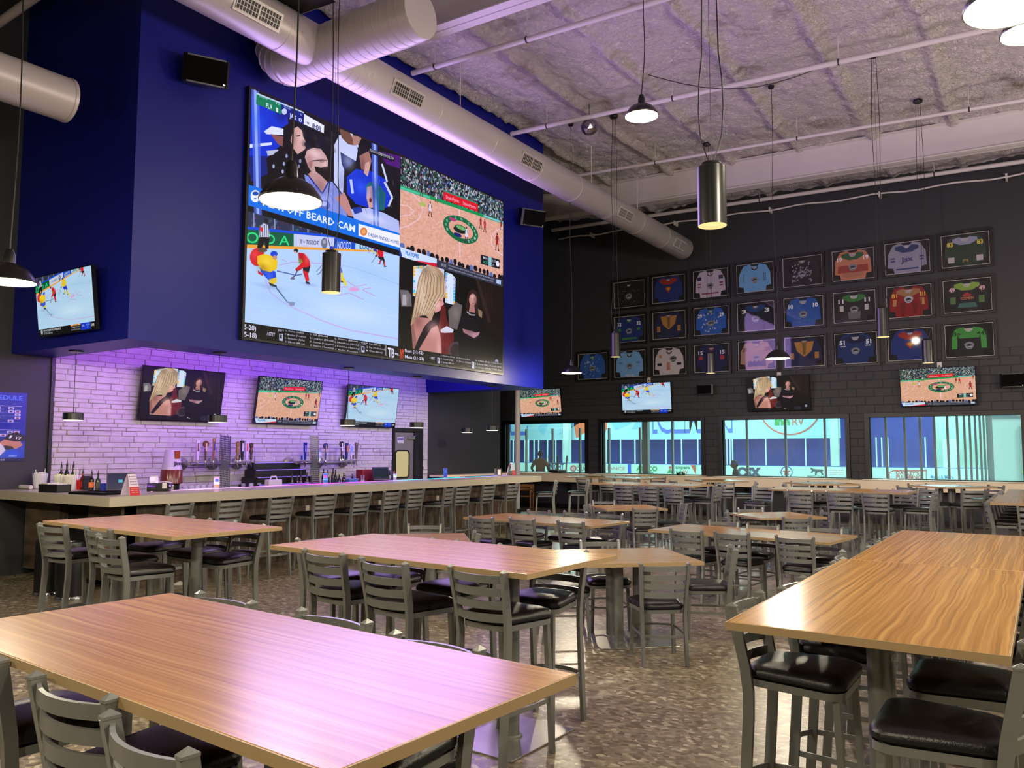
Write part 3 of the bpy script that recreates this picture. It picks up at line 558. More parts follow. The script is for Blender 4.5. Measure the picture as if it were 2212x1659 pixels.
vw.text('Rays (32-12)', (1338, 1008), (1480, 1028), (1338, 976), Wt, .03); vw.text('Mets (21-23)', (1338, 1054), (1484, 1074), (1338, 1022), Wt, .03); vw.text('1:10ET', (1530, 1054), (1568, 1059), (1530, 1034), Wt, .02)
IM_W = vw.image('video_wall_picture'); IM_H = hk.image('hockey_picture'); IM_B = bk.image('basketball_picture'); IM_I = iv.image('interview_picture')
M['wallscreen'] = picmat('led_wall_screen', IM_W, 1.05, (.97, .94, 1.12))
M['tv_h'] = picmat('tv_hockey', IM_H, .95); M['tv_b'] = picmat('tv_basketball', IM_B, .95); M['tv_i'] = picmat('tv_interview', IM_I, .95)

# ================================================================== the room
YB = 20.81; XW = -11.95; YL = 5.36; YE = 14.80; ZB = 3.04
zc = lambda x: 8.50-.022*(x+9.1)                      # sloping roof deck
XR = 7.0; YN = -7.0

# floor: sheet vinyl with an elongated fleck print
m = bpy.data.materials.new('fleck_vinyl_floor'); m.use_nodes = True; nt = m.node_tree; b = nt.nodes['Principled BSDF']
tc = nt.nodes.new('ShaderNodeTexCoord'); mp_ = nt.nodes.new('ShaderNodeMapping'); mp_.inputs['Scale'].default_value = (26, 34, 1); mp_.inputs['Rotation'].default_value = (0, 0, .25)
dn = nt.nodes.new('ShaderNodeTexNoise'); dn.inputs['Scale'].default_value = 3
vo = nt.nodes.new('ShaderNodeTexVoronoi'); vo.inputs['Scale'].default_value = 1; vo.inputs['Randomness'].default_value = .9
bw = nt.nodes.new('ShaderNodeSeparateColor'); cr = nt.nodes.new('ShaderNodeValToRGB'); e = cr.color_ramp.elements; cr.color_ramp.interpolation = 'CONSTANT'
for p, c in ((0, (.40, .355, .29)), (.18, (.46, .415, .345)), (.42, (.51, .465, .385)), (.68, (.55, .505, .42)), (.86, (.62, .58, .49)), (.95, (.71, .67, .58))):
    x = e.new(p) if p not in (0,) else e[0]; x.position = p; x.color = (*lin(c), 1)
e.remove(e[-1])
n2 = nt.nodes.new('ShaderNodeTexNoise'); n2.inputs['Scale'].default_value = .8; n2.inputs['Detail'].default_value = 3
mx = nt.nodes.new('ShaderNodeMix'); mx.data_type = 'RGBA'; mx.blend_type = 'MULTIPLY'; mx.inputs[0].default_value = .35
rp = nt.nodes.new('ShaderNodeMapRange'); rp.inputs[3].default_value = .6; rp.inputs[4].default_value = 1.25
nt.links.new(tc.outputs['Object'], mp_.inputs[0]); nt.links.new(mp_.outputs[0], vo.inputs['Vector']); nt.links.new(vo.outputs['Color'], bw.inputs[0]); nt.links.new(bw.outputs[0], cr.inputs[0])
nt.links.new(tc.outputs['Object'], n2.inputs['Vector']); nt.links.new(n2.outputs['Fac'], rp.inputs[0]); nt.links.new(cr.outputs[0], mx.inputs[6]); nt.links.new(rp.outputs[0], mx.inputs[7]); nt.links.new(mx.outputs[2], b.inputs['Base Color'])
b.inputs['Roughness'].default_value = .30
n3 = nt.nodes.new('ShaderNodeTexNoise'); n3.inputs['Scale'].default_value = 30; bp_ = nt.nodes.new('ShaderNodeBump'); bp_.inputs['Strength'].default_value = .05; bp_.inputs['Distance'].default_value = .01
nt.links.new(tc.outputs['Object'], n3.inputs['Vector']); nt.links.new(n3.outputs['Fac'], bp_.inputs['Height']); nt.links.new(bp_.outputs[0], b.inputs['Normal'])
M['floor'] = m
struct(MB().box(-20, YN, -.1, XR, YB+.02, 0).build('floor', M['floor']))

# ceiling: sprayed foam under a metal deck, real lumps and ridges
m = mat('sprayed_foam', (.80, .755, .70), .92, noise=0, bump=0)
nt = m.node_tree; b = nt.nodes['Principled BSDF']; tc = nt.nodes.new('ShaderNodeTexCoord')
n1 = nt.nodes.new('ShaderNodeTexNoise'); n1.inputs['Scale'].default_value = 1.1; n1.inputs['Detail'].default_value = 6; n1.inputs['Roughness'].default_value = .65
cr = nt.nodes.new('ShaderNodeValToRGB'); e = cr.color_ramp.elements; e[0].position = .27; e[0].color = (*lin((.60, .54, .46)), 1); e[1].position = .43; e[1].color = (*lin((.90, .87, .84)), 1)
nt.links.new(tc.outputs['Object'], n1.inputs['Vector']); nt.links.new(n1.outputs['Fac'], cr.inputs[0]); nt.links.new(cr.outputs[0], b.inputs['Base Color'])
v = nt.nodes.new('ShaderNodeTexNoise'); v.inputs['Scale'].default_value = 13; v.inputs['Detail'].default_value = 6; v.inputs['Roughness'].default_value = .6; v.inputs['Distortion'].default_value = 1.2
bb = nt.nodes.new('ShaderNodeBump'); bb.inputs['Strength'].default_value = 1.0; bb.inputs['Distance'].default_value = .16
nt.links.new(tc.outputs['Object'], v.inputs['Vector']); nt.links.new(v.outputs['Fac'], bb.inputs['Height']); nt.links.new(bb.outputs[0], b.inputs['Normal'])
M['foam'] = m
RIDX = [-10.6, -9.0, -7.4, -5.9, -4.4, -2.9, -1.4, .1, 1.6]
def foamz(x, y):
    z = zc(x)+.10*mnoise.noise(Vector((x*.7, y*.5, 0)))+.045*mnoise.noise(Vector((x*3.1, y*3.1, 2)))+.05*mnoise.noise(Vector((x*7, y*7, 5)))
    for r in RIDX:
        d = abs(x-r-.06*mnoise.noise(Vector((y*.8, r, 0)))); z -= .10*math.exp(-(d/.09)**2)*(1+.5*mnoise.noise(Vector((x*9, y*6, 9))))
    return z
cb = MB(); cb.grid(-12.2, 4.0, 2.0, YB+.4, 230, 260, foamz); c_ = cb.build('ceiling', M['foam'], smooth=True); struct(c_)
cb = MB()
for (x0, y0, x1, y1) in ((-12.2, YN, XR, 4.02), (1.98, 4.0, XR, YB+.4)): cb.quad((x0, y0, zc(x0)), (x1, y0, zc(x1)), (x1, y1, zc(x1)), (x0, y1, zc(x0)))
put('deck', cb.mesh('deck', M['foam']), c_)

# outer walls that close the room (right and behind the photographer)
struct(MB().box(XR, YN, 0, XR+.2, YB+.3, 9).build('wall_right', M['grey']))
struct(MB().box(-12.2, YN-.2, 0, XR, YN, 9).build('wall_rear', M['grey']))
# left wall: charcoal, then split face stone between the canopy ends, then charcoal again
wl = struct(MB().box(XW-.2, YN, 0, XW, 5.93, 9).box(XW-.2, 5.93, 0, XW-.012, 14.35, 9).box(XW-.2, 14.35, 0, XW, 17.28, 9).build('wall_left', M['grey']))
# black trim bead where the charcoal wall meets the stone
struct(MB().box(XW-.01, 5.90, 0, XW+.03, 5.95, 3.04).build('trim_1', M['black']))
struct(MB().box(-20, 17.26, 0, XW-.2, 17.28, 9).box(-20.2, 17.28, 0, -20, YB, 9).build('wall_alcove', M['dark']))

# split face stone cladding: single stones, nearest 300 as parts, the rest one stuff part
sw = MB().box(XW-.012, 5.93, 0, XW+.004, 13.15, 3.9).box(XW-.012, 14.13, 0, XW+.004, 14.35, 3.9).box(XW-.012, 13.15, 2.24, XW+.004, 14.13, 3.9).build('wall_stone', M['grout'])
struct(sw)
rg = random.Random(11); stones = []
z = 1.0
while z < 3.78:
    h = rg.choice((.055, .075, .075, .10)); y = 5.93-rg.uniform(0, .25)
    while y < 14.33:
        w = rg.uniform(.16, .46); y0 = max(y, 5.95); y1 = min(y+w-.002, 14.33)
        if y1-y0 > .03:
            if z+h > 2.24 or y1 < 13.13 or y0 > 14.15: stones.append((y0, z, y1, z+h-.002, rg.uniform(.012, .034)))
            elif y0 < 13.1: stones.append((y0, z, 13.13, z+h-.002, rg.uniform(.012, .034)))
        y += w
    z += h
def stone_into(mb, s, ox=0, oy=0, oz=0):
    y0, z0, y1, z1, d = s; b = .006; x = XW-ox
    vs = [(x, y0-oy, z0-oz), (x, y1-oy, z0-oz), (x, y1-oy, z1-oz), (x, y0-oy, z1-oz)]+[(x+d+rg.uniform(-.004, .004), yy-oy, zz-oz) for yy, zz in ((y0+b, z0+b), (y1-b, z0+b), (y1-b, z1-b), (y0+b, z1-b))]
    mb.add(vs, [(4, 5, 6, 7), (0, 1, 5, 4), (1, 2, 6, 5), (2, 3, 7, 6), (3, 0, 4, 7)])
vis = [s for s in stones if s[1] > 1.15 and s[3] < 3.35]; vis.sort(key=lambda s: -((s[2]-s[0])/((s[0])**2+60)))
near = vis[:300]; ns = set(near)
for s in near:
    mb = MB(); stone_into(mb, s, XW, s[0], s[1]); mb.build('stone', M['stone'], sw, loc=(XW, s[0], s[1]))
mb = MB()
for s in stones:
    if s not in ns: stone_into(mb, s)
tag(mb.build('stones', M['stone'], sw), kind='stuff')

# ---- blue canopy (bulkhead) over the bar
cn = MB()
T = .63
cn.box(XF-T, YL, ZB, XF, YE, 8.6)                       # front fascia
cn.box(XW, YL, ZB, XF-T, YL+.57, 8.6)                   # left fascia
cn.box(XW, YE-.55, ZB, XF-T, YE, 8.6)                   # far fascia
cn.box(XW, YL+.57, 3.85, XF-T, YE-.55, 3.95)            # raised soffit inside
struct(cn.build('wall_canopy', M['blue']))

# ---- back wall of painted block with four windows
WIN = [(-14.16, -11.35), (-10.81, -7.82), (-7.25, -4.18), (-3.64, -.56)]; WZ0, WZ1 = 1.06, 2.52
bwm = MB()
xs = [-20.0]+[v for w in WIN for v in w]+[XR]
for i in range(0, len(xs), 2): bwm.box(xs[i], YB, 0, xs[i+1], YB+.22, 9)
for a, c in WIN: bwm.box(a, YB, 0, c, YB+.22, WZ0); bwm.box(a, YB, WZ1, c, YB+.22, 9)
bw_ = struct(bwm.build('wall_back', M['grey']))
blocks = []
rg = random.Random(4); row = 0; z = .82
while z < 4.0:
    x = -14.5+(.2 if row % 2 else 0)
    while x < .6:
        x0, x1 = x+.005, x+.395
        segs = [(x0, x1)]
        if z+.2 > WZ0-.02 and z < WZ1+.1:
            for a, c in WIN:
                ns_ = []
                for p, q in segs:
                    if q <= a-.1 or p >= c+.1: ns_.append((p, q)); continue
                    if p < a-.1: ns_.append((p, a-.1))
                    if q > c+.1: ns_.append((c+.1, q))
                segs = ns_
        for p, q in segs:
            if q-p > .04: blocks.append((p, z+.004, q, z+.196))
        x += .4
    z += .2; row += 1
def block_mb(mb, s, ox=0, oz=0):
    x0, z0, x1, z1 = s; b = .006; y = YB; d = .012
    P = [(x0, z0), (x1, z0), (x1, z1), (x0, z1)]; Q = [(x0+b, z0+b), (x1-b, z0+b), (x1-b, z1-b), (x0+b, z1-b)]
    mb.add([(p[0]-ox, y, p[1]-oz) for p in P]+[(p[0]-ox, y-d, p[1]-oz) for p in Q], [(7, 6, 5, 4), (0, 4, 5, 1), (1, 5, 6, 2), (2, 6, 7, 3), (3, 7, 4, 0)])
blocks.sort(key=lambda s: abs(s[0]+5)+abs(s[1]-2.6)*1.5)
cache = {}
for s in blocks[:300]:
    k = round(s[2]-s[0], 3)
    if k not in cache:
        mb = MB(); block_mb(mb, (0, 0, k, .192)); cache[k] = mb.mesh('block', M['greyblock'])
    put('block', cache[k], bw_, (s[0], 0, s[1]))
mb = MB()
for s in blocks[300:]: block_mb(mb, s)
tag(mb.build('blocks', M['greyblock'], bw_), kind='stuff')
# upper wall panel joints
for x in (-12.0, -8.1, -4.95, -1.9, .9): MB().box(x-.012, YB-.012, 4.4, x+.012, YB, 8.6).build('joint_strip', M['grey'], bw_)
struct(MB().box(-14.4, YB-.03, 0, XR, YB, .14).build('baseboard_back', M['black']))
struct(MB().box(XW, YN, 0, XW+.02, 5.2, .12).box(XW, 14.4, 0, XW+.02, 17.2, .12).build('baseboard_left', M['black']))
for i, (a, c) in enumerate(WIN):
    w = thing('window_%d' % (i+1), (a, YB, WZ0)); struct(w)
    f = MB(); L = c-a; H = WZ1-WZ0
    f.box(-.10, -.05, -.02, 0, .2, H+.10).box(L, -.05, -.02, L+.10, .2, H+.10).box(0, -.05, H, L, .2, H+.10).box(0, -.03, -.03, L, .2, .012)
    f.build('window_frame', M['black'], w)
    MB().box(0, .08, .012, L, .088, H).build('pane', mat('window_glass_%d' % i, (.9, 1, .98), .03, alpha=.06) if i == 0 else bpy.data.materials['window_glass_0'], w)
# drink rail below the windows: four cream lengths
rl = thing('drink_rail', (0, YB, 0), 0, 'long cream drink rail on black brackets running under the rink windows', 'counter')
MB().box(-14.3, -.40, 1.00, XR-.2, -.002, 1.035).build('rail_top', M['rail'], rl)
MB().box(-14.3, -.42, .80, XR-.2, -.40, 1.03).build('rail_apron', M['rail'], rl)
for x in np.arange(-13.6, 3, 1.75): MB().prism([(0, 0), (0, .02), (0, .02), (0, 0)], 0, 0) if False else MB().add([(x, -.36, .80), (x, -.002, .80), (x, -.002, .42), (x+.03, -.36, .80), (x+.03, -.002, .80), (x+.03, -.002, .42)], [(0, 2, 1), (3, 4, 5), (0, 1, 4, 3), (1, 2, 5, 4), (2, 0, 3, 5)]).build('bracket', M['black'], rl)
for i, (a, c) in enumerate(WIN): MB().box(a-.12, -.44, 1.037, c+.12, -.0, 1.052).build('sill_cap', M['rail'], rl)

# roof steel and pipes
def beam(name, y, x0, x1, d, w=.30, label=None):
    t = thing(name, (0, y, 0), 0, label, 'beam')
    for k, (za, zb, ww) in enumerate(((-.02, 0, w), (-d, -d+.02, w), (-d, 0, .02))):
        MB().add([(x0, -ww/2, zc(x0)+za-.02), (x1, -ww/2, zc(x1)+za-.02), (x1, ww/2, zc(x1)+za-.02), (x0, ww/2, zc(x0)+za-.02), (x0, -ww/2, zc(x0)+zb-.02), (x1, -ww/2, zc(x1)+zb-.02), (x1, ww/2, zc(x1)+zb-.02), (x0, ww/2, zc(x0)+zb-.02)],
                 [(0, 3, 2, 1), (4, 5, 6, 7), (0, 1, 5, 4), (1, 2, 6, 5), (2, 3, 7, 6), (3, 0, 4, 7)]).build(('flange', 'flange', 'web')[k], M['white'], t)
    return t
beam('roof_girder', 18.05, -12.2, XR, .66, .30, 'white steel roof girder spanning in front of the back wall')
beam('roof_girder', 8.80, -9.05, XR, .62, .30, 'white steel roof girder behind the capped end of the big duct')

# ------------------------------------------------------------------ ducts
def grille(parent, x, y, z, L, H, nx=14, ang=0):
    """register facing +X at radius side; y centre"""
    g = MB().box(-.012, -L/2-.03, -H/2-.03, .0, L/2+.03, H/2+.03).build('grille_frame', M['duct'], parent, loc=(x, y, z)); g.rotation_euler = (0, ang, 0)
    MB().box(.0, -L/2, -H/2, .004, L/2, H/2).build('grille_core', M['grill'], g)
    b = MB()
    for i in range(nx+1): yy = -L/2+L*i/nx; b.box(.004, yy-.004, -H/2, .012, yy+.004, H/2)
    for i in range(4): zz = -H/2+H*i/3; b.box(.004, -L/2, zz-.004, .012, L/2, zz+.004)
    b.box(.004, -.012, -H/2, .016, .012, H/2); b.build('grille_bars', M['duct'], g)
def ribs(mb, axis, a, b, r, step, c):
    t = a
    while t < b:
        prof = [(r, t-.006), (r+.006, t), (r, t+.006)]; mb.lathe(prof, 28, c, axis, cap=False); t += step
XD, ZD, RD = -7.95, 7.07, .285
d = thing('main_duct', (XD, 0, ZD), 0, 'long white round supply duct running beside the blue canopy to the back wall', 'duct')
mb = MB(); mb.lathe([(RD, 4.0), (RD, 20.02), (RD-.03, 20.06), (.01, 20.06)], 32, (0, 0, 0), 'y'); mb.build('duct_body', M['duct'], d, smooth='auto')
mb = MB(); ribs(mb, 'y', 0, .01, RD, 1.5, (0, 0, 0)); me_ = mb.mesh('seam', M['duct'], True)
for y in [5.0+1.5*k for k in range(10)]+[7.62, 7.76, 7.90, 8.04]: put('seam', me_, d, (0, y, 0))
for y in (6.0, 8.70, 12.1, 16.0, 19.15): grille(d, RD*math.cos(.42)+.008, y, -RD*math.sin(.42), .62, .17, 14, .42)
YC, ZX, RX = 7.20, 7.03, .31
d2 = thing('branch_duct', (0, YC, ZX), 0, 'big white spiral duct with elbow and flat round end cap crossing the main duct', 'duct')
mb = MB(); mb.lathe([(RX, -8.5), (RX, -6.2), (RX-.01, -6.17), (.01, -6.17)], 36, (0, 0, 0), 'x'); mb.build('duct_body', M['duct'], d2, smooth='auto')
mb = MB(); ribs(mb, 'x', 0, .01, RX, .13, (0, 0, 0)); me_ = mb.mesh('seam', M['duct'], True)
for k in range(17): put('seam', me_, d2, (-8.4+.13*k, 0, 0))
# gored elbow: up from the riser into the cross duct
mb = MB(); pts = []; cx, cz, rr = -8.42, .38, .36
for k in range(6):
    a = R_(90*k/5); pts.append((cx-rr*math.sin(R_(90)-a)-.0, 0, cz-rr*math.cos(R_(90)-a)))
pts = [(cx-rr, 0, 1.40)]+pts+[(-8.3, 0, .0)]
mb.tube(pts, RX+.003, 28); mb.build('elbow', M['duct'], d2, smooth='auto')
for k in range(1, 7):
    p = Vector(pts[k]); q = Vector(pts[min(k+1, len(pts)-1)])-Vector(pts[k-1]); q.normalize()
    MB().tube([p-q*.008, p+q*.008], RX+.014, 28).build('elbow_seam', M['duct'], d2, smooth='auto')
for y in (4.4, 10.3, 14.9, 17.2):
    h = MB().tube([(0, 0, RD), (0, 0, 1.15)], .008, 6).build('hanger_rod', M['white'], d, loc=(0, y, 0))
d3 = thing('side_duct', (-9.5, 0, 5.83), 0, 'short white round duct stub at the upper left blowing towards the blue canopy', 'duct')
mb = MB(); mb.lathe([(.01, -3), (.255, -3), (.255, 4.70), (.262, 4.70), (.262, 4.74), (.235, 4.74), (.235, 4.5), (.01, 4.5)], 32, (0, 0, 0), 'y'); mb.build('duct_body', M['duct'], d3, smooth='auto')

# ------------------------------------------------------------------ pipes under the deck
def pipe(x0, x1, y0, y1, dz, r, label, hang=(), dz1=None):
    dz1 = dz if dz1 is None else dz1
    t = thing('sprinkler_pipe', (x0, y0, zc(x0)-dz), 0, label, 'pipe', None)
    z1 = zc(x1)-dz1-(zc(x0)-dz)
    MB().tube([(0, 0, 0), (x1-x0, y1-y0, z1)], r, 10).build('pipe_run', M['white'], t, smooth='auto')
    for x in hang:
        f = (x-x0)/(x1-x0); zz = f*z1; yy = (y1-y0)*f
        MB().tube([(0, 0, r), (0, 0, dz+.05)], .006, 6).build('hanger_rod', M['white'], t, loc=(x-x0, yy, zz))
        MB().lathe([(r+.006, -.012), (r+.012, 0), (r+.006, .012)], 12, (0, 0, 0), 'x', cap=False).build('hanger_clip', M['grill'], t, loc=(x-x0, yy, zz))
    return t
pipe(-8.83, 3, 13.13, 13.45, .40, .045, 'white sprinkler pipe carrying the pendant lamp cords across the ceiling', (-8.0, -5.4, -2.6, 0))
pipe(-8.79, 2, 10.05, 10.25, .38, .045, 'white sprinkler pipe nearest the capped duct end', (-8.3, -6.5, -4))
pipe(-9.0, 3, 16.0, 16.55, .42, .035, 'thin white sprinkler pipe between the lamp pipe and the far girder', (-7, -4, -1))
pipe(-12.2, 3, 20.35, 20.45, .28, .05, 'white pipe running tight along the top of the back wall', (-10, -6, -2))
pipe(-12.8, -9.3, 5.60, 5.62, .60, .06, 'white sprinkler main at the top left corner above the blue canopy', (-12, -10.4)) if False else None
t = thing('sprinkler_main', (-11.9, 4.9, 7.55), 0, 'white sprinkler main with clamp crossing the dark upper left corner', 'pipe')
MB().tube([(-.04, 0, 0), (4.5, .1, .35)], .06, 12).build('pipe_run', M['white'], t, smooth='auto')
MB().tube([(.9, -.1, .08), (.9, -.12, .34), (.7, -.12, .5), (.6, -.12, .78)], .025, 8).build('branch_line', M['white'], t)
MB().tube([(1.7, .3, .85), (1.9, .3, .42), (2.4, .3, .46), (2.42, .3, .78)], .022, 8).build('branch_line', M['white'], t)
MB().lathe([(.075, -.05), (.085, 0), (.075, .05)], 14, (1.3, .03, .10), 'x').build('clamp', M['grill'], t)
t = thing('conduit', (-12.2, 20.55, 0), 0, 'sagging white cable run along the top of the back wall', 'cable')
pts = [(x+12.2, 0, zc(x)-.50-.05*math.sin(x*1.9)**2) for x in np.arange(-12.1, 5, .35)]
MB().tube(pts, .022, 6).build('cable_run', M['white'], t, smooth=True)
for x in np.arange(-11, 4, 2.6): MB().box(x+12.2-.02, -.01, zc(x)-.58, x+12.2+.02, .22, zc(x)-.46).build('cable_clip', M['white'], t)
# loose black cable sagging across the foam
t = thing('loose_cable', (-5.6, 12.6, 0), 0, 'thin dark cable sagging loosely under the foam ceiling', 'cable')
pts = [(k*.28, k*.12, zc(-5.6+k*.28)-.16-.35*math.sin(math.pi*k/10)) for k in range(11)]
MB().tube(pts, .008, 5).build('cable_run', M['cord'], t)
MB().lathe([(.0, -.05), (.07, -.04), (.08, 0), (.02, .03)], 12, pts[-1]).build('ceiling_box', M['white'], t)
# faceted light effect globe
g = onZ(1273, 274, 7.95); t = thing('mirror_globe', g, 0, 'small faceted silver effect globe hanging under the ceiling', 'light')
mb = MB(); bm = bmesh.new(); bmesh.ops.create_icosphere(bm, subdivisions=2, radius=.17); mb.add([tuple(v.co) for v in bm.verts], [tuple(v.index for v in f.verts) for f in bm.faces]); bm.free()
mb.build('globe', mat('mirror_facets', (.65, .62, .65), .15, .9), t); MB().tube([(0, 0, .15), (0, 0, zc(g.x)-g.z+.05)], .008, 6).build('hanger_rod', M['grill'], t)
# dark hanging panel at the top edge
t = thing('ceiling_display', (-7.62, 6.35, 7.35), R_(5), 'flat black display with a thin white rim hanging above the ducts', 'display')
MB().box(-.55, -.95, -.03, .42, .42, .03).build('display_body', M['blacks'], t)
MB().box(-.57, -.97, -.022, -.55, .44, .022).box(.42, -.97, -.022, .44, .44, .022).box(-.55, .42, -.022, .42, .44, .022).box(-.55, -.97, -.022, .42, -.95, .022).build('display_rim', M['duct'], t)
for x, y in ((-.5, .38), (.38, .38), (.38, -.9)): MB().tube([(0, 0, 0), (0, 0, 1.15)], .005, 5).build('hanger_wire', M['cord'], t, loc=(x, y, .03))

# ------------------------------------------------------------------ loudspeakers
def speaker(name, loc, rot, w, h, dd, label, wall):
    t = thing(name, loc, 0, label, 'speaker')
    mb = MB(); P = [(-w/2, -dd*.35), (-w/2+.05, -dd*.5), (w/2-.05, -dd*.5), (w/2, -dd*.35), (w/2*.8, dd/2), (-w/2*.8, dd/2)]
    n = len(P); vs = [(x, y, -h/2) for x, y in P]+[(x, y, h/2) for x, y in P]
    mb.add(vs, [tuple(reversed(range(n))), tuple(range(n, 2*n))]+[(i, (i+1) % n, n+(i+1) % n, n+i) for i in range(n)])
    b = mb.build('cabinet', M['blacks'], t); b.rotation_euler = rot
    MB().box(-w/2+.03, -dd*.5-.006, -h/2+.02, w/2-.03, -dd*.5, h/2-.02).build('grille_cloth', mat('speaker_cloth', (.03, .03, .03), .95, spec=.1), b)
    MB().box(w/2-.07, -dd*.5-.009, -h/2+.03, w/2-.045, -dd*.5-.006, -h/2+.045).build('badge', M['chrome'], b)
    MB().tube([(0, dd*.3, 0), wall], .025, 8).build('bracket', M['black'], t)
speaker('wall_speaker', onX(443, 155, -8.85), (R_(18), R_(0), R_(62)), .56, .34, .30, 'black loudspeaker on the blue canopy left of the video wall', (-.26, 0, 0))
speaker('wall_speaker', onX(1147, 470, -8.85), (R_(18), 0, R_(62)), .56, .34, .30, 'black loudspeaker at the far right end of the blue canopy', (-.26, 0, 0))
speaker('wall_speaker', onY(1525, 842, 20.6), (0, 0, 0), .44, .26, .22, 'black loudspeaker between the hockey and interview screens on the back wall', (0, .22, 0))
speaker('wall_speaker', onY(2188, 822, 20.6), (0, 0, 0), .48, .30, .22, 'dark loudspeaker at the far right of the back wall', (0, .22, 0))

# ------------------------------------------------------------------ screens
def tv(plane, a, z, tilt, im, label, W=1.47, name='television'):
    """plane X: on the stone wall facing +X ; plane Y: (wall y) facing -Y"""
    H = W*.5625; rz = R_(90) if plane[0] == 'X' else 0
    loc = (plane[1], a, z) if plane[0] == 'X' else (a, plane[1], z)
    t = thing(name, loc, rz, label, 'television')
    piv = thing('p', (0, 0, 0)); bpy.data.objects.remove(piv)
    b = MB().box(-W/2-.012, -.02, -H/2-.016, W/2+.012, .028, H/2+.012).build('bezel', M['blk_glass'], t)
    off = .1+H/2*math.sin(tilt)
    b.location = (0, -off, 0); b.rotation_euler = (tilt, 0, 0)
    uvquad('screen', (-W/2, -.0215, -H/2), (W/2, -.0215, -H/2), (W/2, -.0215, H/2), (-W/2, -.0215, H/2), im, b)
    MB().box(-.25, -.0, -.12, .25, .02, .12).box(-.03, -off*1.0-.0, -.05, .03, -.0, .05).build('wall_mount', M['black'], t)
    return t
tv(('X', XW+.03), 7.906, 2.61, .145, M['tv_i'], 'television on the stone wall showing two women talking')
tv(('X', XW+.03), 10.108, 2.613, .155, M['tv_b'], 'television on the stone wall showing the basketball court')
tv(('X', XW+.03), 12.328, 2.619, .13, M['tv_h'], 'television on the stone wall showing the hockey game')
tv(('Y', YL), -10.28, 3.571, .117, M['tv_h'], 'television on the left end of the blue canopy showing hockey', 1.35)
tv(('Y', YB), -12.807, 3.143, .126, M['tv_b'], 'basketball television on the back wall beside the white column', 1.44)
tv(('Y', YB), -9.345, 3.167, .106, M['tv_h'], 'hockey television on the back wall above the second window')
tv(('Y', YB), -5.727, 3.169, .177, M['tv_i'], 'television on the back wall showing a blonde woman, above the third window', 1.55)
tv(('Y', YB), -2.135, 3.187, .185, M['tv_b'], 'basketball television on the back wall above the fourth window', 1.52)
for px_, py_ in ((1402, 821), (1683, 810), (2029.5, 789)):
    p = onY(px_, py_, YB-.013); t = thing('wall_outlet', p, 0, 'small white outlet above the %s back wall television' % {1402: 'hockey', 1683: 'interview', 2029.5: 'rightmost'}[px_], 'outlet')
    MB().bbox(-.05, -.012, -.07, .05, 0, .07, .004).build('cover_plate', M['white'], t); MB().box(-.02, -.014, -.04, .02, -.012, .0).build('socket', M['grill'], t)
# the big LED wall
t = thing('video_wall', (XF, 10.045, 4.978), 0, 'huge LED video wall on the blue canopy with four sports broadcasts', 'screen')
MB().box(0, -3.12, -1.77, .075, 3.12, 1.77).build('cabinet', M['black'], t)
uvquad('screen', (.079, -3.085, -1.7375), (.079, 3.085, -1.7375), (.079, 3.085, 1.7375), (.079, -3.085, 1.7375), M['wallscreen'], t)

# ------------------------------------------------------------------ pendant lamps
def barn(loc, zt, label, D=.41, group=None, power=230, cordoff=(0, 0), col=(1, .87, .64)):
    t = thing('barn_pendant', loc, 0, label, 'lamp', group); r = D/2; h = D*.42
    prof = [(r, 0), (r+.004, .012), (r*.93, h*.28), (r*.72, h*.62), (r*.40, h*.86), (r*.22, h*.92), (r*.2, h*1.35), (r*.12, h*1.6)]
    inn = [(r*.08, h*1.0), (r*.2, h*.86), (r*.38, h*.80), (r*.69, h*.57), (r*.90, h*.25), (r-.006, .004)]
    MB().lathe(prof, 32, cap=False).build('shade', M['blacks'], t, smooth='auto')
    MB().lathe(inn, 32, cap=False).build('shade_lining', M['lampin'], t, smooth='auto')
    MB().lathe([(.002, h*.12), (r*.62, h*.14), (r*.66, h*.22), (r*.4, h*.5), (.002, h*.6)], 20).build('bulb', M['bulb'], t, smooth='auto')
    n = 24; P = []
    for k in range(n+1):
        f = k/n; P.append((cordoff[0]*f+.02*math.sin(f*9)*math.sin(f*3.1), cordoff[1]*f+.015*math.sin(f*7), h*1.5+(zt-loc[2]-h*1.5)*f))
    MB().tube(P, .006, 5).build('cord', M['cord'], t)
    MB().lathe([(.05, -.04), (.06, 0), (.01, .01)], 16, (cordoff[0], cordoff[1], zt-loc[2]-.03)).build('ceiling_cup', M['blacks'], t, smooth='auto')
    if power: light('POINT', 'barn_pendant_light', (loc[0], loc[1], loc[2]-.05), power, col, .09)
    return t
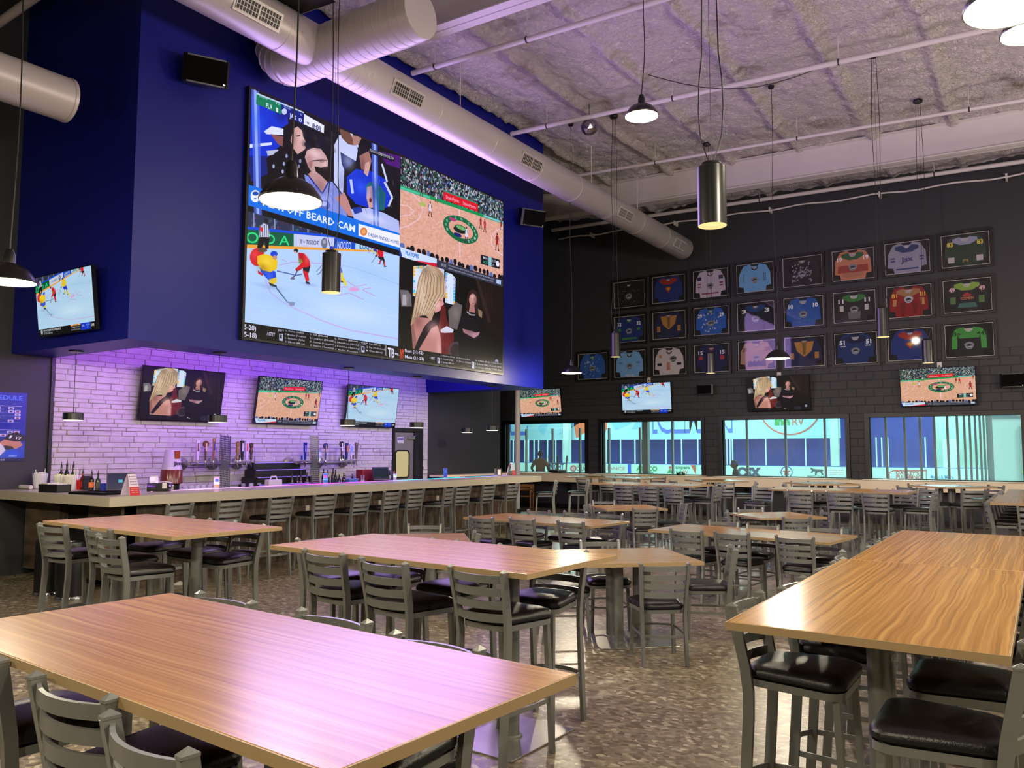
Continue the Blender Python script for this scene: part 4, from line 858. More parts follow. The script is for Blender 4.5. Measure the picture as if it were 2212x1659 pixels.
def cyl(loc, zt, label, D=.19, H=.40, group=None, canopy=True, power=18):
    t = thing('cylinder_pendant', loc, 0, label, 'lamp', group); r = D/2
    MB().lathe([(r-.004, .002), (r, 0), (r, H), (r-.02, H+.012), (r*.75, H+.012), (r*.7, H+.03), (.01, H+.03)], 32, cap=False).build('housing', M['blacks'], t, smooth='auto')
    MB().lathe([(r*.985, .0), (r*.93, .004), (r*.60, .11), (.002, .12)], 28, cap=False).build('reflector', mat('cylinder_reflector', (.9, .85, .65), .3, emit=(1, .93, .68), es=.75) if 'cylinder_reflector' not in bpy.data.materials else bpy.data.materials['cylinder_reflector'], t, smooth='auto')
    for s in (-1, 1):
        P = [(s*(r*.5+.012*math.sin(f*11)+(.03*math.sin(math.pi*min(1, f*6)) if canopy is not None else 0)), .01*math.sin(f*8), H+.02+(zt-loc[2]-H-.02)*f) for f in [k/24 for k in range(25)]]
        P[0] = (s*.012, 0, H+.03)
        MB().tube(P, .005, 5).build('cord', M['cord'], t)
    MB().tube([(0, 0, H+.02), (0, 0, zt-loc[2])], .002, 4).build('suspension_wire', M['cord'], t)
    if canopy: MB().lathe([(.075, 0), (.085, .02), (.085, .05), (.02, .06)], 20, (0, 0, zt-loc[2]-.05)).build('ceiling_cup', M['blacks'], t, smooth='auto')
    if power: light('SPOT', 'cylinder_pendant_light', (loc[0], loc[1], loc[2]-.02), power, (1, .88, .62), .05, spot=1.9)
def atd(px, py, fwd):
    d_ = (FW*FPX+RT*(px-1106)-UP*(py-829.5))/FPX; return CAM+d_*fwd
p = atd(628, 436, 5.35); barn(p, zc(p.x), 'black barn shade pendant hanging in front of the crowd picture on the video wall', .41)
p = atd(18, 610, 6.6); barn(p, zc(p.x), 'black barn shade pendant at the left edge of the picture')
p = atd(1386, 252, 9.9); barn(p, zc(p.x), 'lit barn shade pendant high under the middle of the foam ceiling', cordoff=(.1, .05))
p = atd(1241, 806, 16.2); p.x = -8.0; barn((p.x, p.y, p.z), zc(p.x), 'small barn shade pendant in front of the lowest leftmost jersey frame')
p = atd(1680, 775, 14.3); barn(p, zc(p.x), 'barn shade pendant in front of the bottom row of framed jerseys')
p = atd(2190, 14, 4.0); barn(p, zc(p.x), 'bright barn shade pendant cut off by the top right corner', .45)
p = atd(2226, 72, 6.2); barn(p, zc(p.x), 'glowing barn shade pendant at the right edge just below the top corner')
p = atd(1539, 488, 5.4); cyl(p, zc(p.x)-.02, 'large black cylinder pendant with cream glow, nearest the viewer', .19, .40)
p = atd(715, 632, 8.2); cyl(p, zc(p.x)-.02, 'black cylinder pendant hanging in front of the ice on the video wall', .19, .40)
for a, lab in (((1327, 246, -7.03, 14.16, 771), 'slim cylinder pendant left of the framed jerseys'), ((1886, 113, -2.21, 14.1, 728), 'black cylinder pendant in front of the red and gold jersey')):
    px_, py_, x, y, yb = a; xb = {771: 1330, 728: 1908}[yb]
    k = (y+.0)/((FW*FPX+RT*(xb-1106)-UP*(yb-829.5)).y); p = CAM+(FW*FPX+RT*(xb-1106)-UP*(yb-829.5))*k
    cyl(p, zc(p.x)-.03, lab, .19, .46)
p = atd(1535, 806, 17.2); cyl(p, zc(p.x)-.02, 'cylinder pendant in front of the navy jersey marked 15', .19, .42)
p = atd(2005, 784, 14.8); cyl(p, zc(p.x)-.02, 'cylinder pendant in front of the blue and red jersey at the lower right', .19, .42)
# added lamps, unseen behind and beside the photographer, that brighten the tables
k = 0
for x, y, w in ((-1.2, -.9, 1), (-5.2, -1.0, 1), (2.6, 1.6, 1), (2.4, 6.2, 1), (2.8, 11.0, 1), (2.6, 15.6, 1), (-9.0, -.6, 1)):
    k += 1; barn((x, y, 3.5), zc(x), 'barn shade pendant outside the picture, lamp %s of the row' % 'one two three four five six seven'.split()[k-1], power=300)

# ------------------------------------------------------------------ disc pendants over the bar
def disc(px_, py_, cpx, label):
    c = onZ(cpx[0], cpx[1], ZB); z = 2.13; dirv = FW*FPX+RT*(px_-1106)-UP*(py_-829.5); kk = (z-CAM.z)/dirv.z
    q = onX(px_, py_, c.x)
    t = thing('disc_pendant', (c.x, q.y, q.z), 0, label, 'lamp'); r = .125
    MB().lathe([(r-.004, -.045), (r, -.04), (r, .045), (r-.006, .05), (.01, .05)], 28).build('drum', M['blacks'], t, smooth='auto')
    MB().lathe([(.01, -.042), (r-.01, -.042), (r-.005, -.05), (.01, -.05)], 28).build('diffuser', mat('disc_diffuser', (.9, .88, .82), .4, emit=(1, .95, .85), es=2.2) if 'disc_diffuser' not in bpy.data.materials else bpy.data.materials['disc_diffuser'], t)
    MB().tube([(0, 0, .05), (0, 0, ZB-q.z)], .004, 5).build('cord', M['cord'], t)
    MB().lathe([(.09, -.02), (.095, 0), (.01, 0)], 24, (0, 0, ZB-q.z)).build('ceiling_plate', M['blacks'], t, smooth='auto')
    light('SPOT', 'disc_pendant_light', (c.x, q.y, q.z-.07), 16, (1, .84, .6), .08, spot=2.3)
for a in ((158, 900, (166, 758), 'black disc pendant over the left arm of the bar'), (470, 905, (474, 761), 'black disc pendant overlapping the corner of the interview television'), (751, 913, (751, 794), 'black disc pendant overlapping the lower left of the bar hockey television'), (900, 918, (900, 813), 'black disc pendant just left of the steel kitchen door'), (1063, 925, (1063, 832), 'black disc pendant over the far end of the bar'), (1009, 930, (1009, 847), 'black disc pendant in front of the plain charcoal wall past the bar')): disc(*a)

# ------------------------------------------------------------------ kitchen door in the stone wall
dr = struct(thing('door_1', (XW, 13.64, 0)))
MB().box(-.02, -.50, 0, .05, -.44, 2.20).box(-.02, .38, 0, .05, .50, 2.20).box(-.02, -.44, 2.12, .05, .38, 2.20).build('door_frame', M['black'], dr)
MB().box(-.02, .20, 0, .045, .38, 2.12).build('door_reveal', M['dark'], dr)
lf = MB().box(-.02, -.44, .03, .02, .20, 2.10).build('door_leaf', mat('door_leaf_metal', (.55, .53, .50), .35, .5), dr)
def rrect(y0, z0, y1, z1, r, n=5):
    P = []
    for cx_, cz_, a in ((y1-r, z1-r, 0), (y0+r, z1-r, 90), (y0+r, z0+r, 180), (y1-r, z0+r, 270)):
        for k in range(n+1): P.append((cx_+r*math.cos(R_(a+90*k/n)), cz_+r*math.sin(R_(a+90*k/n))))
    return P
def ring_yz(mb, outer, inner, x0, x1):
    n = len(outer); vs = [(x1, y, z) for y, z in outer]+[(x1, y, z) for y, z in inner]+[(x0, y, z) for y, z in outer]+[(x0, y, z) for y, z in inner]
    mb.add(vs, [(i, (i+1) % n, n+(i+1) % n, n+i) for i in range(n)]+[(2*n+i, 2*n+(i+1) % n, (i+1) % n, i) for i in range(n)]+[(n+i, n+(i+1) % n, 3*n+(i+1) % n, 3*n+i) for i in range(n)])
mb = MB(); ring_yz(mb, rrect(-.42, 1.10, .06, 1.72, .09), rrect(-.39, 1.13, .03, 1.69, .07), .02, .035); mb.build('vision_gasket', M['black'], lf)
P = rrect(-.39, 1.13, .03, 1.69, .07); MB().add([(.024, y, z) for y, z in P], [tuple(range(len(P)))]).build('vision_pane', mat('door_window_glow', (.5, .48, .35), .3, emit=(.86, .80, .52), es=.55), lf)
MB().box(.02, -.34, 1.86, .026, -.14, 2.0).build('notice_sign', M['white'], lf)
MB().box(.0262, -.33, 1.94, .028, -.15, 1.985).build('notice_band', mat('sign_blue', (.10, .13, .50), .5), lf)
mb = MB(); text_mb(mb, 'NOTICE', (.0285, -.31, 1.952), (0, 1, 0), (0, 0, 1), .14, .022); mb.build('notice_lettering', M['white'], lf)
mb = MB(); text_mb(mb, 'STAFF ONLY', (.0265, -.32, 1.905), (0, 1, 0), (0, 0, 1), .16, .018); text_mb(mb, 'BEYOND THIS POINT', (.0265, -.325, 1.875), (0, 1, 0), (0, 0, 1), .17, .014); mb.build('notice_text', mat('ink', (.1, .1, .12), .6), lf)
MB().box(.02, -.02, 1.96, .08, .18, 2.02).tube([(.07, .0, 1.99), (.12, .14, 2.03), (.05, .26, 2.05)], .01, 6).build('door_closer', M['steel2'], lf)
# charcoal wall ledge beyond the bar with till, cups
lg = thing('side_counter', (XW, 15.7, 0), 0, 'narrow cream side counter against the charcoal wall past the bar', 'counter')
MB().bbox(.022, -1.3, 1.10, .45, 1.3, 1.14, .006).build('counter_top', M['rail'], lg); MB().box(.022, -1.28, 0, .42, 1.28, 1.10).build('cabinet', M['dark'], lg)

# ------------------------------------------------------------------ schedule poster
pc = Pic(420, 560, (.05, .12, .62)); pc.noise(.05, 8)
for i in range(30): pc.ell(200, 480, 330-i*9, 160-i*5, (.08+i*.006, .22+i*.008, .68+i*.004), .12)
pc.text('SCHEDULE', (210, 62), (398, 62), (210, 26), (.30, .48, .98), .03); pc.ell(170, 46, 28, 24, (.75, .78, .84)); pc.ell(165, 44, 14, 12, (.3, .34, .4))
rg = random.Random(9)
for bx in (-70, 172):
    for by in (96, 290):
        pc.poly([(bx, by), (bx+60, by), (bx+60, by+7), (bx, by+7)], (.9, .92, .97)); pc.line([(bx, by+16), (bx+225, by+16)], 4, (.7, .75, .95))
        for r in range(5):
            for k in range(7):
                x, y = bx+k*32, by+24+r*26; g = rg.random() < (.5 if k in (3, 5, 6) else .08)
                pc.poly([(x, y), (x+28, y), (x+28, y+20), (x, y+20)], (.75, .72, .88) if g else (.08, .16, .55)); pc.line([(x, y+20), (x+28, y+20)], 2, (.45, .55, .9))
                if g: pc.ell(x+14, y+11, 8, 6, rg.choice([(.2, .2, .4), (.5, .2, .3), (.3, .35, .6)]))
pc.poly([(60, 420), (130, 380), (230, 370), (300, 400), (330, 470), (290, 540), (60, 560), (0, 540), (0, 440)], (.80, .82, .88)); pc.poly([(190, 365), (260, 350), (320, 385), (300, 420), (240, 440)], (.06, .10, .45)); pc.ell(240, 382, 24, 14, (.85, .86, .8)); pc.poly([(10, 430), (90, 410), (110, 480), (40, 520), (0, 500)], (.08, .10, .22))
pc.poly([(300, 410), (330, 370), (395, 390), (410, 430), (380, 460), (330, 455)], (.72, .50, .42)); pc.poly([(318, 380), (340, 335), (380, 325), (418, 350), (420, 395), (370, 400)], (.06, .08, .15)); pc.line([(355, 350), (345, 375)], 10, (.9, .9, .92)); pc.poly([(320, 430), (360, 440), (370, 460), (330, 468)], (.14, .09, .08)); pc.text('17', (375, 380), (402, 384), (377, 360), (.95, .95, .95), .03)
pc.poly([(330, 480), (380, 470), (400, 500), (380, 530), (330, 520)], (.10, .3, .8)); pc.text('HOME', (245, 524), (285, 524), (245, 512), (.95, .95, .97), .03); pc.text('AWAY', (345, 524), (385, 524), (345, 512), (.95, .95, .97), .03)
pc.poly([(0, 534), (420, 534), (420, 560), (0, 560)], (.03, .06, .30)); pc.text('(904) 602-7825', (190, 554), (330, 554), (190, 541), (.9, .92, .97), .02); pc.blur(1)
t = thing('schedule_poster', (XW, 5.02, 2.03), 0, 'blue hockey season schedule poster on the charcoal wall left of the bar', 'poster')
MB().box(.003, -.57, -.475, .012, .57, .475).build('backing', M['white'], t)
uvquad('print', (.0125, -.57, -.475), (.0125, .57, -.475), (.0125, .57, .475), (.0125, -.57, .475), picmat('poster_print', pc.image('poster_picture'), emit=False), t)

# ------------------------------------------------------------------ framed jerseys on the back wall
def picglass(name, fac=.13):
    m = bpy.data.materials.new(name); m.use_nodes = True; nt = m.node_tree; nt.nodes.clear()
    t = nt.nodes.new('ShaderNodeBsdfTransparent'); g = nt.nodes.new('ShaderNodeBsdfGlossy'); g.inputs['Roughness'].default_value = .03
    x = nt.nodes.new('ShaderNodeMixShader'); x.inputs[0].default_value = fac; o = nt.nodes.new('ShaderNodeOutputMaterial')
    nt.links.new(t.outputs[0], x.inputs[1]); nt.links.new(g.outputs[0], x.inputs[2]); nt.links.new(x.outputs[0], o.inputs[0]); return m
M['picglass'] = picglass('picture_glass', .045)
JO = [(-.11,.33),(-.27,.29),(-.37,.10),(-.385,-.20),(-.275,-.22),(-.255,-.335),(.255,-.335),(.275,-.22),(.385,-.20),(.37,.10),(.27,.29),(.11,.33),(.07,.275),(-.07,.275)]
cmat = {}
def cm(c, k='cloth', rough=.8):
    if (c, k) not in cmat: cmat[(c, k)] = mat('%s_%d' % (k, len(cmat)), c, rough, noise=.08, nscale=30)
    return cmat[(c, k)]
def xz(mb, P, y): n = len(P); mb.add([(x, y, z) for x, z in P], [tuple(range(n))] if sum(P[i][0]*P[(i+1) % n][1]-P[(i+1) % n][0]*P[i][1] for i in range(n)) > 0 else [tuple(reversed(range(n)))]); return mb
_fr = {}
def frame_parts():
    mb = MB(); W, H = .545, .445
    for a in ((-W, -H, W, -H+.05), (-W, H-.05, W, H), (-W, -H+.05, -W+.05, H-.05), (W-.05, -H+.05, W, H-.05)): mb.box(a[0], -.055, a[1], a[2], 0, a[3])
    _fr['frame'] = mb.mesh('frame', M['black'])
    _fr['backing_board'] = MB().box(-W+.05, -.012, -H+.05, W-.05, -.0, H-.05).mesh('backing_board', mat('mat_board_black', (.07, .07, .07), .8))
    mb = MB(); w, h = .48, .375; t = .0045
    for a in ((-w, -h, w, -h+t*2), (-w, h-t*2, w, h), (-w, -h, -w+t*2, h), (w-t*2, -h, w, h)): mb.box(a[0], -.016, a[1], a[2], -.013, a[3])
    _fr['mat_line'] = mb.mesh('mat_line', M['white'])
    mb = MB(); mb.quad((-W+.05, -.046, -H+.05), (W-.05, -.046, -H+.05), (W-.05, -.046, H-.05), (-W+.05, -.046, H-.05)); _fr['glazing'] = mb.mesh('glazing', M['picglass'])
frame_parts()
GB = (.18, .36, .62)
def jersey(ix, iz, label, main, yoke=None, collar=None, crest=(.45, .47, .5), stripes=None, num=None, ncol=(.85, .86, .88), tiles=None, text=None, extra=None, crestpos=(0, -.07), dots=None):
    x = {-1: -11.09}.get(ix, -9.90+1.2036*ix); z = (6.175, 5.17, 4.17)[iz]+.0185*max(ix, 0)*(1 if iz == 0 else .6 if iz == 1 else .4)
    t = thing('framed_jersey', (x, YB-.014, z), 0, label, 'framed jersey', 'jersey frames on the back wall')
    for k, me in _fr.items(): put(k, me, t)
    n = len(JO); mb = MB(); k = 1.09
    P = [(a*k, b*k) for a, b in JO]
    mb.add([(a, -.026, b) for a, b in P]+[(a, -.014, b) for a, b in P], [tuple(range(n)) if True else (), ]+[(i, n+i, n+(i+1) % n, (i+1) % n) for i in range(n)])
    js = mb.build('jersey', cm(main), t)
    L = -.0268
    if yoke: xz(MB(), [(-.255, .20), (-.10, .12), (.10, .12), (.255, .20), (.25, .27), (.10, .305), (.065, .255), (-.065, .255), (-.10, .305), (-.25, .27)], L).build('yoke', cm(yoke), t)
    if collar:
        mb = MB(); O = [(.085*math.cos(a), .275+.085*math.sin(a)*1.0) for a in [math.pi+i*math.pi/8 for i in range(9)]]; I = [(.06*math.cos(a), .28+.06*math.sin(a)) for a in [math.pi+i*math.pi/8 for i in range(9)]]
        for i in range(8): mb.add([(O[i][0], L-.001, O[i][1]), (O[i+1][0], L-.001, O[i+1][1]), (I[i+1][0], L-.001, I[i+1][1]), (I[i][0], L-.001, I[i][1])], [(0, 1, 2, 3)])
        mb.build('collar', cm(collar), t)
    mb = MB(); mb.add([(.055*math.cos(a), L-.0005, .272+.05*math.sin(a)) for a in [math.pi+i*math.pi/10 for i in range(11)]], [tuple(range(11))]); mb.build('neck_lining', cm((.62, .62, .64)), t)
    if stripes:
        mb = MB()
        for sg in (-1, 1):
            for zz in (-.02, -.09): a = sg*.355; b = sg*.26; mb.add([(min(a, b), L, zz), (max(a, b), L, zz), (max(a, b), L, zz+.035), (min(a, b), L, zz+.035)], [(0, 1, 2, 3)])
        mb.add([(-.235, L, -.29), (.235, L, -.29), (.235, L, -.255), (-.235, L, -.255)], [(0, 1, 2, 3)]); mb.build('stripe', cm(stripes), t)
    if tiles:
        cols = tiles; rg2 = random.Random(ix*7+iz); mbs = [MB() for _ in cols]
        for i in range(-5, 5):
            for j in range(-6, 4):
                x0, z0 = i*.05, j*.05+(.02 if i % 2 else 0); c_ = rg2.randrange(len(cols)*2)
                if c_ < len(cols): mbs[c_].add([(x0, L, z0), (x0+.05, L, z0+(0 if rg2.random() < .5 else .05)), (x0+(.05 if rg2.random() < .5 else 0), L, z0+.05)], [(0, 1, 2)])
        for c_, q in zip(cols, mbs): q.build('pattern', cm(c_), t)
    if dots:
        mb = MB(); rg2 = random.Random(5)
        for i in range(46): a, b = rg2.uniform(-.33, .33), rg2.uniform(-.28, .12); s = .009; mb.add([(a-s, L, b), (a, L, b-s), (a+s, L, b), (a, L, b+s)], [(0, 1, 2, 3)])
        mb.build('pattern', cm(dots), t)
    if crest:
        cx, cz = crestpos; mb = MB(); n = 20
        mb.add([(cx+.095*math.cos(i*2*math.pi/n)*(1+.12*math.sin(3*i*2*math.pi/n)), L-.001, cz+.085*math.sin(i*2*math.pi/n)) for i in range(n)], [tuple(range(n))]); c0 = mb.build('crest', cm(crest), t)
        mb = MB(); mb.add([(cx+.06*math.cos(i*2*math.pi/n), L-.0018, cz-.012+.05*math.sin(i*2*math.pi/n)) for i in range(n)], [tuple(range(n))]); mb.build('crest_inner', cm((.12, .13, .16)), t)
        mb = MB(); text_mb(mb, 'ICEMEN', (cx, L-.0024, cz-.03), (1, 0, .08), (0, 0, 1), .13, .04, 'c', .02); mb.build('lettering', cm((.70, .72, .75)), t)
    if num:
        mb = MB()
        for sg in (-1, 1): text_mb(mb, num, (sg*.30, L-.002, .15), (1, 0, 0), (0, 0, 1), .12, .10, 'c', .03)
        mb.build('number', cm(ncol), t)
    for tx in (text or []): mb = MB(); text_mb(mb, tx[0], (tx[1], L-.002, tx[2]), tx[5] if len(tx) > 5 else (1, 0, 0), tx[6] if len(tx) > 6 else (0, 0, 1), tx[3], tx[4], 'c', .02); mb.build('lettering', cm(tx[7] if len(tx) > 7 else ncol), t)
    for ex in (extra or []): xz(MB(), ex[0], L-.0008-.0003*(ex[2] if len(ex) > 2 else 0)).build('panel', cm(ex[1]), t)
DIA = [(-.10, .02), (-.05, .06), (.05, .06), (.10, .02), (0, -.11)]; DIA2 = [(-.06, .015), (-.03, .035), (.03, .035), (.06, .015), (0, -.05)]
R1 = 0
jersey(0, 0, 'framed black jersey with coloured speckles, top row far left', (.06, .06, .07), collar=(.1, .1, .1), dots=(.65, .5, .2))
jersey(1, 0, 'framed blue jersey with red collar and red diamond patch, top row', (.10, .17, .42), yoke=(.55, .15, .12), crest=None, extra=[(DIA, (.62, .14, .12), 0), (DIA2, (.72, .60, .18), 1)])
jersey(2, 0, 'framed white jersey with number 1 and red and blue star bands', (.70, .66, .74), collar=(.3, .2, .25), stripes=(.50, .15, .2), num='1', ncol=(.15, .15, .3))
jersey(3, 0, 'framed pale blue jersey with dark lettering down both sleeves', (.38, .60, .80), collar=(.1, .1, .12), stripes=None, text=[('BELIEVE IN', .28, 0, .2, .03, (0, 0, -1), (1, 0, 0), (.1, .12, .18)), ('THE MISSION', .235, 0, .22, .03, (0, 0, -1), (1, 0, 0), (.1, .12, .18)), ('MOUNTAIN DEW', -.28, 0, .22, .03, (0, 0, -1), (1, 0, 0), (.1, .12, .18))])
jersey(4, 0, 'framed black and white splatter jersey, fifth of the top row', (.10, .09, .11), collar=(.4, .4, .42), tiles=[(.55, .52, .6)], crest=(.5, .5, .54))
jersey(5, 0, 'framed orange and green jersey with number 19', (.70, .45, .33), yoke=(.12, .32, .18), collar=(.6, .6, .55), num='19', extra=[([(-.35, -.19), (.35, -.19), (.34, -.02), (-.34, -.02)], (.55, .22, .16), 0), ([(-.23, -.30), (.23, -.30), (.23, -.19), (-.23, -.19)], (.62, .42, .33), 0)])
jersey(6, 0, 'framed grey jersey with navy script lettering', (.52, .52, .60), yoke=(.15, .20, .36), stripes=(.16, .22, .42), crest=None, text=[('Jax', 0, -.06, .26, .16, (1, 0, .12), (0, 0, 1), (.10, .16, .38))])
jersey(7, 0, 'framed dark green jersey with yellow number 83 and white cuffs, top right', (.12, .20, .13), yoke=(.50, .53, .62), collar=(.62, .6, .6), crest=None, num='83', ncol=(.80, .74, .25), extra=[([(-.35, -.28), (-.22, -.28), (-.22, -.15), (-.35, -.15)], (.66, .64, .66), 0), ([(.22, -.28), (.35, -.28), (.35, -.15), (.22, -.15)], (.66, .64, .66), 0), ([(-.05, -.29), (-.035, -.29), (-.035, -.24), (.035, -.24), (.035, -.29), (.05, -.29), (.05, -.225), (-.05, -.225)], (.65, .52, .2), 0)])
jersey(0, 1, 'framed blue jersey with green trim and number 32', (.07, .16, .42), yoke=None, collar=(.22, .48, .22), num='32', extra=[([(-.23, -.30), (.23, -.30), (.23, -.25), (-.23, -.25)], (.22, .46, .2), 0), ([(-.34, -.05), (-.25, -.05), (-.25, .02), (-.34, .02)], (.22, .46, .2), 0), ([(.25, -.05), (.34, -.05), (.34, .02), (.25, .02)], (.22, .46, .2), 0)])
GOLD = [([(-.24, .25), (.24, .25), (.18, .02), (.02, -.12), (-.02, -.12), (-.18, .02)], (.62, .45, .22), 0), ([(-.05, .20), (.05, .20), (.03, -.08), (-.03, -.08)], (.42, .30, .14), 1), ([(-.35, -.18), (-.25, -.18), (-.25, -.02), (-.35, -.02)], (.60, .43, .2), 0), ([(.25, -.18), (.35, -.18), (.35, -.02), (.25, -.02)], (.60, .43, .2), 0)]
jersey(1, 1, 'framed navy and gold armour style jersey, middle row', (.10, .12, .26), collar=(.4, .35, .3), crest=None, extra=GOLD)
jersey(2, 1, 'framed blue geometric jersey with number 29', (.14, .33, .66), yoke=None, collar=(.15, .35, .25), num='29', tiles=[(.72, .74, .82), (.08, .18, .50), (.25, .45, .75)])
jersey(3, 1, 'framed black and blue jersey with number 3', (.07, .08, .10), yoke=(.08, .22, .42), collar=(.3, .3, .32), num='3')
jersey(4, 1, 'framed bright blue jersey with number 10', (.10, .30, .60), collar=(.6, .6, .62), num='10', tiles=[(.15, .42, .55), (.10, .25, .62)])
jersey(5, 1, 'framed black and grey jersey with green shoulders and number 11', (.13, .13, .13), yoke=(.18, .42, .20), collar=(.7, .7, .7), num='11', extra=[([(-.13, -.30), (.13, -.30), (.15, -.12), (-.15, -.12)], (.36, .36, .37), 0), ([(-.33, -.10), (-.24, -.10), (-.24, .04), (-.33, .04)], (.68, .66, .68), 0), ([(.24, -.10), (.33, -.10), (.33, .04), (.24, .04)], (.68, .66, .68), 0)])
jersey(6, 1, 'framed red jersey with gold arms and number 81', (.48, .07, .08), yoke=(.55, .40, .25), collar=(.6, .55, .5), crest=(.62, .66, .70), crestpos=(0, .04), num='81', ncol=(.80, .62, .20), extra=[([(-.20, -.05), (-.06, -.02), (-.10, -.30), (-.16, -.30)], (.38, .05, .06), 0), ([(.20, -.05), (.06, -.02), (.10, -.30), (.16, -.30)], (.38, .05, .06), 0), ([(-.34, -.1), (-.27, -.1), (-.25, .06), (-.33, .06)], (.66, .48, .28), 0), ([(.27, -.1), (.34, -.1), (.33, .06), (.25, .06)], (.66, .48, .28), 0)])
jersey(7, 1, 'framed black jersey with lime yoke, cartoon lettering and number 49', (.09, .10, .10), yoke=(.45, .58, .22), collar=(.6, .62, .5), crest=None, num='49', ncol=(.80, .66, .66), text=[('ICEMEN', 0, -.06, .26, .06, (1, 0, 0), (0, 0, 1), (.70, .42, .22))], extra=[([(-.34, -.18), (-.23, -.18), (-.23, -.02), (-.34, -.02)], (.28, .42, .22), 0), ([(.23, -.18), (.34, -.18), (.34, -.02), (.23, -.02)], (.28, .42, .22), 0), ([(-.2, -.28), (.2, -.28), (.16, -.17), (-.16, -.17)], (.22, .36, .34), 0), ([(-.1, .01), (0, .08), (.1, .01), (.06, -.02), (-.06, -.02)], (.55, .18, .16), 0)])
jersey(-1, 2, 'framed blue geometric jersey without number, lowest and leftmost', (.14, .33, .62), collar=(.15, .35, .25), tiles=[(.66, .70, .80), (.08, .18, .48), (.3, .5, .8)])
jersey(0, 2, 'framed pale blue jersey marked RESCUE along the hem', (.42, .62, .82), collar=(.1, .1, .12), text=[('RESCUE', 0, -.325, .26, .04, (1, 0, 0), (0, 0, 1), (.80, .80, .82)), ('NCI', -.27, .03, .09, .05, (1, 0, 0), (0, 0, 1), (.12, .12, .2)), ('NCI', .27, .03, .09, .05, (1, 0, 0), (0, 0, 1), (.12, .12, .2))])
jersey(1, 2, 'framed white jersey with orange patches and black sleeve bands', (.70, .67, .70), collar=(.1, .1, .1), crest=(.3, .32, .36), crestpos=(.12, .05), extra=[([(-.35, -.12), (-.22, -.12), (-.22, -.05), (-.35, -.05)], (.08, .08, .08), 0), ([(.22, -.12), (.35, -.12), (.35, -.05), (.22, -.05)], (.08, .08, .08), 0), ([(-.30, .1), (-.22, .1), (-.22, .17), (-.30, .17)], (.65, .42, .33), 0), ([(-.08, -.25), (.03, -.25), (.02, -.03), (-.07, -.03)], (.62, .42, .36), 0)])
jersey(2, 2, 'framed navy jersey with red sleeve patches and number 15', (.08, .10, .28), yoke=None, collar=(.5, .12, .12), num='15', extra=[([(-.35, -.05), (-.24, -.05), (-.24, .06), (-.35, .06)], (.60, .18, .18), 0), ([(.24, -.05), (.35, -.05), (.35, .06), (.24, .06)], (.60, .18, .18), 0)])
jersey(3, 2, 'framed knitted pattern jersey with number 20 and zigzag hem', (.60, .46, .40), yoke=(.62, .50, .44), collar=(.5, .4, .4), num='20', ncol=(.35, .12, .14), extra=[([(-.23, -.30), (.23, -.30), (.23, -.18), (.17, -.14), (.11, -.18), (.05, -.14), (0, -.18), (-.05, -.14), (-.11, -.18), (-.17, -.14), (-.23, -.18)], (.12, .13, .28), 0)])
jersey(4, 2, 'framed navy and gold armour style jersey, bottom row', (.10, .12, .26), collar=(.4, .35, .3), crest=None, extra=GOLD)
jersey(5, 2, 'framed navy jersey with white laces and number 51', (.08, .17, .36), yoke=(.07, .10, .22), collar=(.6, .6, .62), num='51', extra=[([(-.34, .04), (-.22, .04), (-.22, .065), (-.34, .065)], (.7, .7, .72), 0), ([(.22, .04), (.34, .04), (.34, .065), (.22, .065)], (.7, .7, .72), 0)])
jersey(6, 2, 'framed blue jersey with red collar and red diamond patch, bottom row', (.10, .17, .42), yoke=(.55, .15, .12), crest=None, extra=[(DIA, (.62, .14, .12), 0), (DIA2, (.72, .60, .18), 1)])
jersey(7, 2, 'framed black jersey with bright green sleeves and number 49, lower right', (.10, .11, .10), yoke=(.22, .50, .22), collar=(.6, .62, .55), num='49', ncol=(.10, .22, .12), crestpos=(0, -.12), extra=[([(-.35, -.19), (-.24, -.19), (-.22, .22), (-.27, .26), (-.34, .10)], (.24, .54, .24), -1), ([(.24, -.19), (.35, -.19), (.34, .10), (.27, .26), (.22, .22)], (.24, .54, .24), -1), ([(-.2, .05), (.2, .05), (.22, .14), (-.22, .14)], (.22, .50, .22), -1)])

# ------------------------------------------------------------------ white column at the end of the bar
ccx, ccy = onZ(1117.5, 1107, 0).xy
t = thing('column', (ccx, ccy, 0), 0, 'round white steel column behind the far end of the bar', 'column')
MB().lathe([(.075, .10), (.075, ZB+5.4)], 28).build('shaft', M['white'], t, smooth='auto'); MB().lathe([(.10, 0), (.10, .10), (.076, .10)], 24).build('base_collar', M['black'], t)

# ------------------------------------------------------------------ the bar
ZT = 1.17; XC = -9.1; YC0 = 5.22; DB = .86
bar = thing('bar_counter', (XC, YC0, 0), 0, 'long L-shaped cream topped bar with grey brown wood front', 'bar')
P = [(0, 0), (0, 9.5), (-DB, 9.5), (-DB, DB), (-2.84, DB), (-2.84, 0)]
MB().prism(P, ZT-.035, ZT).build('counter_top', M['cream'], bar)
MB().box(-.03, 0, ZT-.115, 0, 9.5, ZT-.035).box(-2.84, 0, ZT-.115, -.03, .03, ZT-.035).box(-DB, 9.47, ZT-.115, -.03, 9.5, ZT-.035).build('counter_apron', M['cream'], bar)
